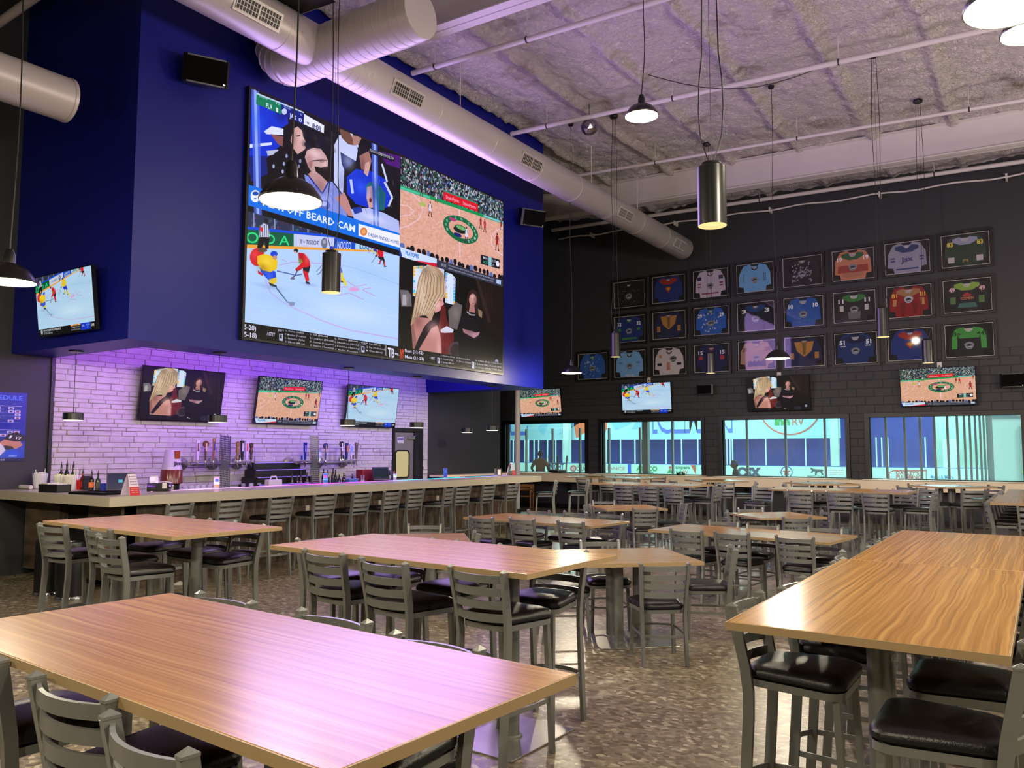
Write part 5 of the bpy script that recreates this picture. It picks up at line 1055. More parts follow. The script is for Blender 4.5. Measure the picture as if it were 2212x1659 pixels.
# front: single wood grain panels
for k in range(7):
    y0 = .42+k*1.24; y1 = min(y0+1.234, 9.05)
    MB().bbox(-.60, y0, .10, -.40, y1, ZT-.116, .003).build('front_panel', M['barwood'], bar)
MB().box(-.60, .42, 0, -.42, 9.05, .10).build('kickboard', M['barwood'], bar)
for x0, x1 in ((-1.14, -.40), (-2.74, -1.84)):
    MB().bbox(x0, .38, .10, x1, .58, ZT-.116, .003).build('front_panel', M['barwood'], bar)
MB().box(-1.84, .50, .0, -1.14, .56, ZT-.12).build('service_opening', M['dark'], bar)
MB().box(-2.84, .80, 0, -.60, .84, ZT-.12).box(-.86, .84, 0, -.82, 9.05, ZT-.12).build('bar_back', M['dark'], bar)
# foot rail
fr = MB().tube([(-.26, .6, .22), (-.26, 9.0, .22)], .022, 10).build('foot_rail', M['steel2'], bar, smooth='auto')
for k in range(7): MB().tube([(-.26, 0, .22), (-.28, 0, .08), (-.40, 0, .07)], .014, 8).build('rail_bracket', M['steel2'], fr, loc=(0, 1.0+k*1.3, 0))
# outlets on the bar front
for px_, py_ in ((664, 1100), (820, 1088), (945, 1077.5)):
    q = onX(px_, py_, -9.498); t = MB().bbox(-.008, -.038, -.06, .004, .038, .06, .003).build('outlet', M['white'], bar, loc=(q.x-XC+.004, q.y-YC0, q.z))
    MB().box(.004, -.018, -.045, .006, .018, -.012).box(.004, -.018, .012, .006, .018, .045).build('socket', M['rail'], t)
# LED strip set along the rear of the counter
def ledmat(name, stops, s):
    m = bpy.data.materials.new(name); m.use_nodes = True; nt = m.node_tree; nt.nodes.clear(); e = nt.nodes.new('ShaderNodeEmission'); o = nt.nodes.new('ShaderNodeOutputMaterial'); tc = nt.nodes.new('ShaderNodeTexCoord'); sx = nt.nodes.new('ShaderNodeSeparateXYZ'); mr = nt.nodes.new('ShaderNodeMapRange'); cr = nt.nodes.new('ShaderNodeValToRGB')
    mr.inputs[2].default_value = 9.4; nt.links.new(tc.outputs['Object'], sx.inputs[0]); nt.links.new(sx.outputs[1], mr.inputs[0]); nt.links.new(mr.outputs[0], cr.inputs[0]); nt.links.new(cr.outputs[0], e.inputs[0]); nt.links.new(e.outputs[0], o.inputs[0]); e.inputs[1].default_value = s
    el = cr.color_ramp.elements
    for i, (p, c) in enumerate(stops):
        x = el[i] if i < 2 else el.new(p); x.position = p; x.color = (*lin(c), 1)
    return m
MB().box(-DB+.02, 1.0, ZT+.0008, -DB+.10, 9.3, ZT+.004).build('led_strip', ledmat('counter_led', [(0, (1, .35, .95)), (1, (.75, .3, 1)), (.20, (1, .70, 1)), (.42, (.95, .25, .95)), (.58, (.80, .35, 1)), (.66, (.2, .85, 1)), (.86, (.15, .75, 1))], 2.6), bar)
# --- things standing on the bar
def bz(px_, py_, z=ZT, ym=5.96):
    q = onZ(px_, py_, z)
    if px_ < 305:
        if q.y > ym: q = Vector((q.x*ym/q.y, ym, z))
        q.x = max(q.x, -11.78)
    elif q.x < -9.88: k = 9.88/abs(q.x); q = Vector((q.x*k, q.y*k, z))      # keep on the L-shaped top
    return q
def onbar(name, px_, py_, label, cat, rz=0, group=None, z=None, ym=5.96):
    z = ZT if z is None else z
    q = bz(px_, py_, z, ym); return thing(name, (q.x, q.y, z+.001), rz, label, cat, group)
def bottle(name, loc, label, h=.28, r=.036, glass=(.1, .12, .08), lab=(.8, .75, .6), cap=(.1, .1, .1), group=None, cat='bottle', spout=True, rz=0):
    t = thing(name, loc, rz, label, cat, group)
    MB().lathe([(r*.9, 0), (r, .01), (r, h*.55), (r*.85, h*.64), (r*.38, h*.74), (r*.33, h*.92)], 14).build('bottle_body', cm(glass, 'glass', .12), t, smooth='auto')
    MB().lathe([(r*1.02, h*.15), (r*1.02, h*.45)], 14, cap=False).build('bottle_label', cm(lab, 'paper', .6), t, smooth=True)
    MB().lathe([(r*.36, h*.9), (r*.36, h), (r*.2, h*1.0)]+([(r*.12, h*1.14)] if spout else []), 10).build('bottle_cap', cm(cap, 'plastic', .4), t)
    return t
def tub(px_, py_, label, r=.075, h=.17, fill=(.86, .86, .70), n=46, long=False):
    t = onbar('straw_tub', px_, py_, label, 'container', ym=5.74)
    MB().lathe([(r*.82, 0), (r, h), (r*.97, h), (r*.80, .004)], 20, cap=False).build('tub', M['acryl'], t, smooth='auto')
    mb = MB(); rg2 = random.Random(int(px_))
    for i in range(n):
        a, b = rg2.uniform(0, 6.3), rg2.uniform(0, r*.75); c_, d_ = rg2.uniform(-.02, .02), rg2.uniform(-.02, .02)
        mb.tube([(b*.85*math.cos(a), b*.85*math.sin(a), .006), (b*math.cos(a)+c_, b*math.sin(a)+d_, h*rg2.uniform(.82, 1.08))], .0065, 4)
    tag(mb.build('straws', cm(fill, 'paper', .6), t), kind='stuff')
    if long: MB().tube([(0, -.02, .05), (.01, -.07, h*1.25)], .006, 6).tube([(.01, .02, .05), (0, .07, h*1.3)], .006, 6).build('scoop', M['white'], t)
tub(81, 1052, 'clear tub of pale wrapped straws, leftmost on the bar', .10, .215, (.90, .92, .84), 90, True)
tub(128, 1049, 'clear tub of green striped straws behind the black napkin caddy', .085, .20, (.86, .93, .62), 70)
tub(150, 1050, 'clear tub of pale yellow straws right of the green striped ones', .09, .20, (.95, .95, .72), 80)
t = onbar('bar_caddy', 112, 1060, 'black bar caddy with four open slots holding cream napkins', 'caddy', R_(4), ym=5.43)
MB().box(-.13, -.10, 0, .27, .09, .012).box(-.13, .075, 0, .27, .09, .10).box(-.13, -.10, 0, -.118, .09, .10).box(.258, -.10, 0, .27, .09, .10).box(.05, -.10, .0, .27, -.09, .10).build('caddy_body', M['blacks'], t)
for k in range(4):
    x = -.125+k*.046; MB().add([(x, -.10, 0), (x+.04, -.10, 0), (x+.04, -.10, .10), (x+.03, -.10, .10), (x+.03, -.10, .025), (x+.01, -.10, .025), (x+.01, -.10, .10), (x, -.10, .10)]+[(x, -.09, 0), (x+.04, -.09, 0), (x+.04, -.09, .10), (x+.03, -.09, .10), (x+.03, -.09, .025), (x+.01, -.09, .025), (x+.01, -.09, .10), (x, -.09, .10)], [(0, 1, 4, 5), (0, 5, 6, 7), (1, 2, 3, 4)]+[(i, 8+i, 8+(i+1) % 8, (i+1) % 8) for i in range(8)]).build('slot_divider', M['blacks'], t)
MB().bbox(-.11, -.085, .013, .05, .07, .115, .006).bbox(.06, -.08, .013, .24, .06, .108, .006).build('napkin_stack', M['white'], t)
t = onbar('serving_tray', 215, 1059, 'black plastic service tray lying on the bar beside the caddy', 'tray', R_(8), ym=5.50)
MB().bbox(-.36, -.17, 0, .30, .15, .018, .01).build('tray_base', M['blacks'], t); MB().box(-.36, -.17, .018, .30, -.155, .032).box(-.36, .135, .018, .30, .15, .032).box(-.36, -.155, .018, -.345, .135, .032).box(.285, -.155, .018, .30, .135, .032).build('tray_rim', M['blacks'], t)
t = onbar('paper_roll', 6, 1054, 'white rolled paper end at the left edge of the bar', 'paper'); MB().lathe([(.028, -.3), (.028, .12), (.01, .12)], 14, (0, 0, .03), 'x').build('roll', M['white'], t, smooth='auto')
# bottles and tools between the tubs and the laptop
for px_, py_, h, gl, lb, cp, lab in ((131, 1046, .33, (.08, .10, .07), (.75, .72, .7), (.06, .06, .06), 'dark pourer bottle rising behind the straw tubs, leftmost of the two'), (143, 1046, .35, (.07, .13, .08), (.6, .5, .3), (.06, .06, .06), 'tall dark green bottle with black pourer behind the straw tubs'), (157, 1047, .34, (.08, .16, .09), (.12, .2, .12), (.06, .06, .06), 'green glass bottle beside the white pump bottles'), (178, 1050, .25, (.5, .06, .04), (.7, .1, .06), (.1, .2, .08), 'red sauce bottle with green cap on the bar'), (197, 1050, .24, (.12, .06, .03), (.85, .45, .2), (.08, .05, .04), 'brown bottle with orange label on the bar'), (211, 1050, .23, (.16, .22, .12), (.3, .3, .25), (.08, .1, .06), 'slim clear green bottle nearest the laptop')):
    q = bz(px_, py_+3); bottle('bottle', (q.x, q.y, ZT+.001), lab, h, .034, gl, lb, cp)
for px_, py_, lab in ((160, 1046, 'taller white pump bottle behind the straw tubs'), (165.5, 1048, 'shorter white pump bottle beside the red sauce')):
    q = bz(px_, py_); t = thing('pump_bottle', (q.x, q.y, ZT+.001), 0, lab, 'bottle'); MB().lathe([(.022, 0), (.022, .17), (.010, .20), (.010, .23), (.017, .24), (.017, .26), (.006, .27), (.006, .30)], 12).tube([(0, 0, .295), (.03, -.03, .285)], .005, 6).build('pump_body', M['white'], t, smooth='auto')
t = onbar('red_cup', 171, 1052, 'bright red plastic cup among the bottles on the bar', 'cup'); MB().lathe([(.03, 0), (.042, .13), (.040, .13), (.028, .004)], 18, cap=False).build('cup_wall', mat('red_cup_plastic', (.9, .10, .06), .3), t, smooth='auto')
t = onbar('plaid_box', 186, 1047, 'small dark box with check paper standing among the bottles', 'box'); MB().bbox(-.03, -.04, 0, .03, .04, .19, .003).build('box_body', cm((.12, .12, .13)), t)
t = onbar('salt_grinder', 224, 1051, 'small blue and black card pack lying beside the laptop', 'pack'); MB().bbox(-.04, -.03, 0, .04, .03, .10, .004).build('pack_body', cm((.10, .20, .62), 'paper', .5), t)
t = thing('laptop', (*bz(262, 1046).xy, ZT+.001), R_(62), 'open black laptop with a dark blue screen behind the menu card', 'laptop')
MB().bbox(-.17, -.12, 0, .17, .12, .016, .004).build('keyboard_base', M['blacks'], t)
s_ = MB().box(-.17, -.005, 0, .17, .005, .23).build('lid', M['blacks'], t, loc=(0, .12, .016)); s_.rotation_euler = (R_(-14), 0, 0)
MB().box(-.158, -.0065, .012, .158, -.005, .218).build('display', mat('laptop_screen', (.02, .03, .10), .2, emit=(.06, .10, .30), es=.7), s_); MB().box(-.03, -.0075, .10, .02, -.0066, .14).build('display_icon', emis('laptop_icon', (.35, .75, .85), 1), s_)
def tent(px_, py_, label, rz, red, blue=False, h=.255):
    t = onbar('menu_tent', px_, py_, label, 'menu card', rz, ym=5.6); w = .15
    def leg(sg):
        P = []; n = 10
        for k in range(n+1): f = k/n; P.append((sg*.085*(1-f)**.75, f*h))
        return P
    mb = MB()
    for sg in (-1, 1):
        P = leg(sg)
        for (x0, z0), (x1, z1) in zip(P, P[1:]):
            w0 = w*(1-.30*z0/h)/2; w1 = w*(1-.30*z1/h)/2
            mb.add([(x0, -w0, z0), (x0, w0, z0), (x1, w1, z1), (x1, -w1, z1)], [(0, 1, 2, 3)])
    mb.build('card_body', mat('tent_card', (.86, .80, .90), .5) if 'tent_card' not in bpy.data.materials else bpy.data.materials['tent_card'], t, smooth=True)
    mb = MB(); z1 = h*.40; P = leg(1)
    for (x0, z0), (x1, z1_) in zip(P, P[1:]):
        if z1_ <= z1: w0 = w*(1-.30*z0/h)/2*.96; w1 = w*(1-.30*z1_/h)/2*.96; mb.add([(x0+.0015, -w0, z0), (x0+.0015, w0, z0), (x1+.0015, w1, z1_), (x1+.0015, -w1, z1_)], [(0, 1, 2, 3)])
    mb.build('red_panel', cm(red, 'paper', .5), t)
    mb = MB()
    for i, s in enumerate(('BUCKETS', '$20 COORS', 'MILLER  $4', '1/2 WINGS')):
        zz = h*(.88-i*.12); f = zz/h; x = .085*(1-f)**.75+.004; text_mb(mb, s, (x, 0, zz), (0, 1, 0), (-.35, 0, 1), w*.62, .011, 'c', .01)
    mb.build('menu_text', cm((.15, .15, .35), 'ink', .6), t)
    mb = MB()
    for i, s in enumerate(('FLAVORS', 'BBQ  HOT', 'GARLIC  MILD')):
        zz = h*(.32-i*.09); f = zz/h; x = .085*(1-f)**.75+.005; text_mb(mb, s, (x, 0, zz), (0, 1, 0), (-.25, 0, 1), w*.66, .010, 'c', .01)
    mb.build('menu_text', cm((.92, .85, .85), 'ink', .6), t)
tent(282, 1063, 'purple lit tent menu card with red lower panel near the bar corner', R_(6), (.78, .10, .14))
t = onbar('napkin_holder', 344, 1061, 'black napkin and straw holder with curled paper, centre left of the bar', 'holder', R_(46)); t.scale = (1.35, 1.3, 1.3)
MB().box(-.10, -.07, 0, .10, .07, .008).box(-.10, -.07, 0, -.094, .07, .085).box(.094, -.07, 0, .10, .07, .085).box(-.10, -.07, 0, .10, -.064, .085).box(-.10, .064, 0, .10, .07, .085).build('holder_box', M['blacks'], t)
MB().bbox(-.085, -.05, .009, -.02, .05, .155, .01).build('straw_bundle', cm((.80, .84, .74), 'paper', .7), t); MB().tube([(.0, 0, .09), (.05, 0, .10), (.11, 0, .085)], .02, 6, sq=(.09, .006)).tube([(.06, -.072, .09), (.06, -.078, .03)], .02, sq=(.04, .004)).build('napkin', M['white'], t)
t = onbar('shaker', 372, 1061, 'glass salt shaker with chrome top beside the napkin holder', 'shaker'); MB().lathe([(.02, 0), (.02, .01), (.016, .055)], 12).build('shaker_glass', M['acryl'], t, smooth='auto'); MB().lathe([(.017, .055), (.018, .075), (.008, .088)], 12).build('shaker_top', M['chrome'], t, smooth='auto')
def stand(px_, py_, label, c1, c2, rz=R_(-34), h=.17, w=.075):
    t = onbar('card_stand', px_, py_, label, 'sign', rz); MB().box(-.03, -w/2, 0, .03, w/2, .004).box(-.003, -w/2, .004, .003, w/2, h).build('acrylic_stand', M['acryl'], t)
    MB().box(.0035, -w/2+.004, h*.12, .005, w/2-.004, h-.004).build('card', cm(c1, 'paper', .4), t); MB().box(.0052, -w*.3, h*.55, .0056, w*.3, h*.82).build('card_picture', cm(c2, 'paper', .4), t)
stand(468, 1055, 'small acrylic stand with an orange and blue card on the bar', (.82, .66, .58), (.15, .35, .8))
stand(703, 1045, 'bright blue card in an acrylic stand near the middle of the bar', (.12, .45, .85), (.75, .25, .35))
stand(962, 1034, 'tall blue card stand on the far half of the bar', (.10, .28, .85), (.2, .45, .9), h=.20)
t = onbar('tumbler', 853, 1036.5, 'clear tumbler holding pink straws on the bar', 'glass'); MB().lathe([(.028, 0), (.036, .12), (.034, .12), (.026, .004)], 16, cap=False).build('glass_wall', M['acryl'], t, smooth='auto')
mb = MB()
for a in (.2, 1.4, 2.6, 3.9, 5.2): mb.tube([(.01*math.cos(a), .01*math.sin(a), .01), (.035*math.cos(a), .035*math.sin(a), .17)], .003, 4)
mb.build('straws', cm((.85, .55, .62), 'plastic', .5), t)
t = onbar('napkin_dispenser', 1076, 1026, 'chrome napkin dispenser near the far end of the bar', 'dispenser', R_(-30)); MB().bbox(-.05, -.07, 0, .05, .07, .16, .01).build('shell', M['chrome'], t); MB().box(.0505, -.035, .02, .052, .035, .14).build('napkins', M['white'], t)
tent(1104, 1025.5, 'tent menu card with red bottle pictures beside the white column', R_(4), (.72, .12, .16), h=.27)

# ------------------------------------------------------------------ back bar
bb_ = thing('back_bar', (XW, 6.2, 0), 0, 'low dark back bar cabinet along the stone wall', 'cabinet')
MB().bbox(.05, 0, .96, .66, 6.8, 1.00, .006).build('worktop', M['steel2'], bb_); MB().box(.05, .02, 0, .62, 6.78, .96).build('cabinet_body', M['dark'], bb_)
for k in range(6): MB().bbox(.62, .06+k*1.12, .12, .64, 1.10+k*1.12, .86, .004).build('cabinet_door', M['blacks'], bb_)
ZBB = 1.001
def taps(y0, y1, z, handles, label):
    t = thing('beer_tap_rail', (XW+.28, y0, z), 0, label, 'beer tap'); L = y1-y0
    MB().lathe([(.032, 0), (.032, L)], 20, (0, 0, 0), 'y').build('tap_rail', M['steel2'], t, smooth='auto')
    for f in (0, .5, .93): MB().lathe([(.02, -.03), (.10, -.03), (.10, -.015), (.05, 0)], 24, (0, L*f, 0), 'y') if False else MB().lathe([(.01, -.23), (.105, -.23), (.105, -.21), (.03, -.19), (.028, 0)], 24, (0, L*f, 0), 'x').build('wall_flange', M['steel2'], t, smooth='auto')
    for (f, kind, c1, c2, h, lab) in handles:
        q = MB().tube([(.03, 0, 0), (.09, 0, .01), (.10, 0, -.07)], .012, 8).lathe([(.012, .0), (.014, .04), (.008, .06)], 8, (.085, 0, 0)).build('faucet', M['chrome'], t, loc=(0, L*f, 0), smooth='auto')
        hd = MB(); h *= 1.22
        if kind == 'paddle': hd.prism([(-.014, -.012), (.014, -.012), (.014, .012), (-.014, .012)], .06, .06+h*.25); hd.add([(.07, -.016, .06), (.10, -.016, .06), (.10, .016, .06), (.07, .016, .06), (.065, -.030, .06+h), (.105, -.030, .06+h), (.105, .030, .06+h), (.065, .030, .06+h)], [(0, 3, 2, 1), (4, 5, 6, 7), (0, 1, 5, 4), (1, 2, 6, 5), (2, 3, 7, 6), (3, 0, 4, 7)])
        elif kind == 'disc': hd.lathe([(.012, .06), (.020, .06+h*.55), (.014, .06+h*.6)], 10, (.085, 0, 0)); hd.lathe([(.005, -.012), (.055, -.012), (.055, .012), (.005, .012)], 22, (.085, 0, .06+h*.8), 'x')
        elif kind == 'figure': hd.lathe([(.012, .06), (.026, .08), (.018, .06+h*.3), (.036, .06+h*.5), (.022, .06+h*.65), (.034, .06+h*.78), (.030, .06+h*.9), (.040, .06+h*.93), (.006, .06+h)], 12, (.085, 0, 0))
        else: hd.lathe([(.012, .06), (.016, .06+h*.4), (.024, .06+h*.9), (.018, .06+h), (.002, .06+h)], 12, (.085, 0, 0))
        o = hd.build('tap_handle', cm(c1, 'gloss', .3), t, loc=(0, L*f, 0), smooth='auto'); o['label'] = lab
        MB().bbox(.102, -.014, .06+h*.45, .107, .014, .06+h*.85, .002).build('handle_badge', cm(c2, 'gloss', .3), o)
taps(8.02, 9.20, 1.485, [(.06, 'paddle', (.82, .76, .85), (.4, .2, .2), .27, 'white paddle handle'), (.19, 'disc', (.35, .10, .10), (.8, .7, .55), .27, 'brown handle with a cream round badge'), (.32, 'cone', (.62, .38, .25), (.12, .2, .45), .30, 'copper and blue handle'), (.46, 'cone', (.80, .55, .22), (.8, .8, .85), .17, 'short orange topped handle'), (.72, 'figure', (.55, .42, .22), (.75, .6, .3), .26, 'carved gold figure handle'), (.80, 'paddle', (.07, .06, .10), (.8, .8, .85), .27, 'black paddle handle with white letters'), (.88, 'paddle', (.80, .74, .88), (.75, .12, .2), .27, 'white and red striped handle'), (.96, 'figure', (.28, .18, .14), (.85, .2, .2), .24, 'brown handle with a red top')], 'left beer tap rail on the stone wall with eight mixed handles')
taps(10.25, 11.75, 1.475, [(.08, 'paddle', (.10, .22, .62), (.7, .75, .9), .26, 'blue paddle handle'), (.20, 'cone', (.75, .3, .2), (.85, .9, 1), .14, 'short red handle'), (.31, 'cone', (.35, .62, .90), (.8, .9, 1), .14, 'short light blue handle'), (.42, 'disc', (.12, .14, .40), (.75, .62, .3), .26, 'navy handle with a gold round top'), (.70, 'disc', (.07, .07, .10), (.85, .85, .9), .30, 'black handle with white oval'), (.79, 'paddle', (.12, .16, .40), (.9, .5, .2), .26, 'navy and orange handle'), (.88, 'disc', (.75, .74, .85), (.5, .6, .9), .25, 'white round topped handle'), (.97, 'paddle', (.45, .40, .36), (.3, .25, .22), .27, 'grey brown paddle handle')], 'right beer tap rail on the stone wall left of the kitchen door')
def drip(loc, rot, label, gold):
    """perforated drip tray: hour-glass outlined plate with real punched holes"""
    t = thing('drip_tray', loc, 0, label, 'drip tray'); bm = bmesh.new(); nx, nz = 8, 26; W, H = .22, .98
    vs = {}
    def hw(z):
        f = z/H; return W/2*(1 if abs(f-.47) > .06 else .30+.70*(abs(f-.47)/.06)**.6)
    for j in range(nz*2+1):
        for i in range(nx*2+1):
            z = H*j/(nz*2); vs[i, j] = bm.verts.new(((i/(nx*2)*2-1)*hw(z), 0, z))
    for j in range(nz*2):
        for i in range(nx*2):
            f = (j/(nz*2)); solid = abs(f-.47) < .08
            if (not solid) and i % 2 == 1 and j % 2 == 1 and 0 < i < nx*2-1: continue
            bm.faces.new((vs[i, j], vs[i+1, j], vs[i+1, j+1], vs[i, j+1]))
    bmesh.ops.solidify(bm, geom=bm.faces[:], thickness=.003)
    me = bpy.data.meshes.new('perforated_plate'); bm.to_mesh(me); bm.free(); me.materials.append(M['tray'])
    o = put('perforated_plate', me, t); o.rotation_euler = rot
    MB().box(-W/2, -.02, -.012, W/2, .02, .0).build('tray_lip', M['steel2'], t)
q = onX(484, 1052, -11.35); drip((q.x, q.y, ZBB+.012), (R_(-12), R_(9), R_(90)), 'perforated steel drip tray leaning in front of the left tap rail', False)
q = onX(681, 1048, -11.35); drip((q.x, q.y, ZBB+.012), (R_(-7), R_(3), R_(90)), 'perforated steel drip tray leaning beside the right tap rail', True)
# stepped bottle display
t = thing('bottle_steps', (XW+.06, 9.15, ZBB), 0, 'black stepped liquor display with violet lit edges between the tap rails', 'shelf')
for k in range(4):
    d_ = .52-.12*k; z0 = .125*k+.115; MB().box(0, .0+.06*k, 0 if k == 0 else z0-.125, d_, 1.36-.04*k, z0).build('step', M['blacks'], t); MB().box(d_, .02+.06*k, z0-.012, d_+.006, 1.34-.04*k, z0).build('step_edge', mat('lit_step_edge', (.6, .55, .8), .3, emit=(.42, .28, .85), es=.8) if 'lit_step_edge' not in bpy.data.materials else bpy.data.materials['lit_step_edge'], t)
# bottles on the worktop right of the right drip tray and under the taps
rg = random.Random(6)
names = ['dark wine bottle', 'black capped bottle', 'brown spirit bottle', 'dark green bottle', 'short dark bottle']
for i, (px_, hh) in enumerate(((628, .26), (640, .24), (652, .3), (659, .27), (700, .32), (708, .30), (716, .33), (723, .30), (732, .22), (741, .24), (748, .2), (757, .22))):
    q = onX(px_, 1040, -11.45); bottle('bottle', (-11.45+rg.uniform(-.05, .05), q.y, ZBB+.001), '%s on the back bar, %s in the row below the right taps' % (names[i % 5], 'first second third fourth fifth sixth seventh eighth ninth tenth eleventh twelfth'.split()[i]), hh*1.12, .036, rg.choice([(.07, .06, .05), (.06, .09, .06), (.12, .06, .04)]), rg.choice([(.25, .2, .2), (.5, .48, .5), (.12, .12, .14)]), (.08, .06, .06), 'bottles on the back bar', spout=False)
# glass stacks on the worktop
ME = None
ORDS = 'first second third fourth fifth sixth seventh eighth ninth tenth eleventh twelfth'.split()+['last', 'second to last', 'third to last', 'fourth to last']
for i in range(16):
    px_ = 388+i*6.6 if i < 12 else 560-(i-12)*9
    q = onX(px_, 1046, -11.4)
    t = thing('pint_glass', (-11.4-.09*(i % 2), q.y, ZBB+.001), 0, 'upturned clear pint glass, %s in the line below the left tap rail' % (ORDS[i]), 'glass', 'pint glasses below the left taps')
    if ME is None: ME = MB().lathe([(.043, 0), (.032, .145), (.0, .148)], 16, cap=False).mesh('glass_wall', M['glassy'], 'auto')
    put('glass_wall', ME, t)
# backlit drink dispenser urn
q = onX(370, 1040, -11.3); t = thing('drink_urn', (q.x, q.y, ZBB+.001), 0, 'tall white and brown drink dispenser drum with a copper lid on the back bar', 'dispenser')
MB().lathe([(.12, 0), (.12, .18), (.15, .20)], 24).build('base', M['blacks'], t, smooth='auto'); MB().lathe([(.165, .20), (.155, .40), (.15, .41)], 24, cap=False).build('lower_drum', cm((.42, .16, .16), 'gloss', .2), t, smooth='auto'); MB().lathe([(.15, .41), (.105, .70), (.10, .71)], 24).build('upper_drum', cm((.74, .70, .78), 'gloss', .25), t, smooth='auto')
MB().box(.142, -.05, .36, .15, -.03, .70) if False else None
mb = MB(); text_mb(mb, 'Jim', (.146, 0, .50), (0, 1, 0), (-.12, 0, 1), .13, .075, 'c', .03); mb.build('lettering', cm((.08, .06, .1), 'ink', .6), t)
MB().box(.100, -.035, .58, .135, .045, .70).build('spout_panel', cm((.55, .25, .12), 'gloss', .15), t)
# point of sale terminal, red box, straw jar, blue caddy, basket
q = onX(823, 1045, -11.25); t = thing('till_terminal', (q.x, q.y, ZBB+.001), R_(60), 'touch screen till on a black drawer left of the kitchen door', 'till')
MB().bbox(-.22, -.2, 0, .22, .2, .12, .006).build('cash_drawer', M['blacks'], t); s_ = MB().bbox(-.17, -.012, 0, .17, .012, .25, .004).build('screen_shell', M['black'], t, loc=(0, -.02, .14)); s_.rotation_euler = (R_(-24), 0, 0)
MB().box(-.155, -.014, .02, .155, -.0125, .235).build('display', mat('till_screen', (.08, .10, .10), .15, emit=(.14, .2, .17), es=.6), s_); MB().box(.17, -.02, .08, .20, .03, .17).build('card_reader', M['blacks'], s_)
q = onX(790, 1030, -11.6); t = thing('red_box', (q.x, q.y, ZBB+.001), R_(90), 'dark red box behind the till', 'box'); MB().bbox(-.18, -.08, 0, .16, .1, .32, .006).build('box_body', cm((.5, .10, .12)), t)
q = onX(783, 1045, -11.2); t = thing('straw_jar', (q.x, q.y, ZBB+.001), 0, 'glass jar of straws in front of the red box', 'jar'); MB().lathe([(.035, 0), (.045, .14)], 14, cap=False).build('jar_wall', M['acryl'], t, smooth='auto')
mb = MB(); [mb.tube([(0, 0, .01), (.04*math.cos(a), .04*math.sin(a), .22)], .003, 4) for a in range(7)]; mb.build('straws', cm((.6, .7, .8), 'plastic', .5), t)
q = onX(757, 1040, -11.4); t = thing('blue_bin', (q.x, q.y, ZBB+.001), R_(90), 'translucent blue lidded bin beside the bottles', 'bin'); MB().bbox(-.12, -.1, 0, .12, .1, .14, .01).build('bin_body', cm((.35, .50, .75), 'plastic', .3), t); MB().bbox(-.13, -.11, .14, .13, .11, .16, .004).build('lid', cm((.5, .6, .8), 'plastic', .3), t)
q = onX(582, 1050, -11.0); t = thing('scoop_holder', (-10.9, q.y, ZBB+.0), R_(90), 'white curved top of an ice scoop holder just above the bar edge', 'holder'); MB().bbox(-.14, -.06, 0, .14, .06, .22, .01).tube([(-.07, 0, .22), (-.05, 0, .27), (.05, 0, .27), (.07, 0, .22)], .012, 8).build('holder_body', M['white'], t); 
MB().box(.10, 4.25, 0, .1, 4.25, 0) if False else None

# dark clutter below the left arm: ladder stool, bins, high chair
t = thing('step_ladder', (-11.2, 4.35, 0), R_(15), 'folded black step ladder leaning in the dark corner left of the bar', 'ladder')
MB().tube([(-.25, -.2, 0), (-.2, .12, 1.02)], .02, sq=(.03, .05)).tube([(.25, -.2, 0), (.2, .12, 1.02)], .02, sq=(.03, .05)).build('front_rails', M['blacks'], t); MB().tube([(-.24, .32, 0), (-.19, .14, 1.0)], .02, sq=(.03, .04)).tube([(.24, .32, 0), (.19, .14, 1.0)], .02, sq=(.03, .04)).build('rear_rails', M['blacks'], t)
for k in range(3): MB().box(-.23+.01*k, -.2+.09*k, .25+.28*k, .23-.01*k, -.02+.09*k, .275+.28*k).build('step', M['blacks'], t)
for x, y, lab in ((-9.95, 5.0, 'black round bin with chrome foot ring under the left arm of the bar'), (-9.45, 5.0, 'second black round bin with chrome foot ring, nearer the bar corner')):
    t = thing('round_bin', (x, y, 0), 0, lab, 'bin'); MB().lathe([(.15, .05), (.15, .62), (.14, .66), (.10, .68), (.01, .68)], 28).build('bin_body', M['blacks'], t, smooth='auto'); MB().lathe([(.16, 0), (.165, .025), (.155, .05), (.15, .055)], 28).build('foot_ring', M['chrome'], t, smooth='auto')
q = onZ(1133, 1101, 0); t = thing('wooden_high_chair', (q.x, q.y, 0), R_(20), 'honey coloured wooden high chair standing behind the white column', 'high chair')
hw_ = cm((.55, .36, .17), 'wood', .5)
for x in (-.22, .22):
    for y in (-.2, .2): MB().box(x-.018, y-.018, 0, x+.018, y+.018, .72 if y > 0 else .55).build('leg', hw_, t)
MB().bbox(-.2, -.18, .38, .2, .18, .40, .004).build('seat', hw_, t)
for z in (.50, .60): MB().box(-.24, -.2, z, -.215, .2, z+.06).box(.215, -.2, z, .24, .2, z+.06).box(-.22, .19, z+.04, .22, .215, z+.12).build('side_rail', hw_, t)

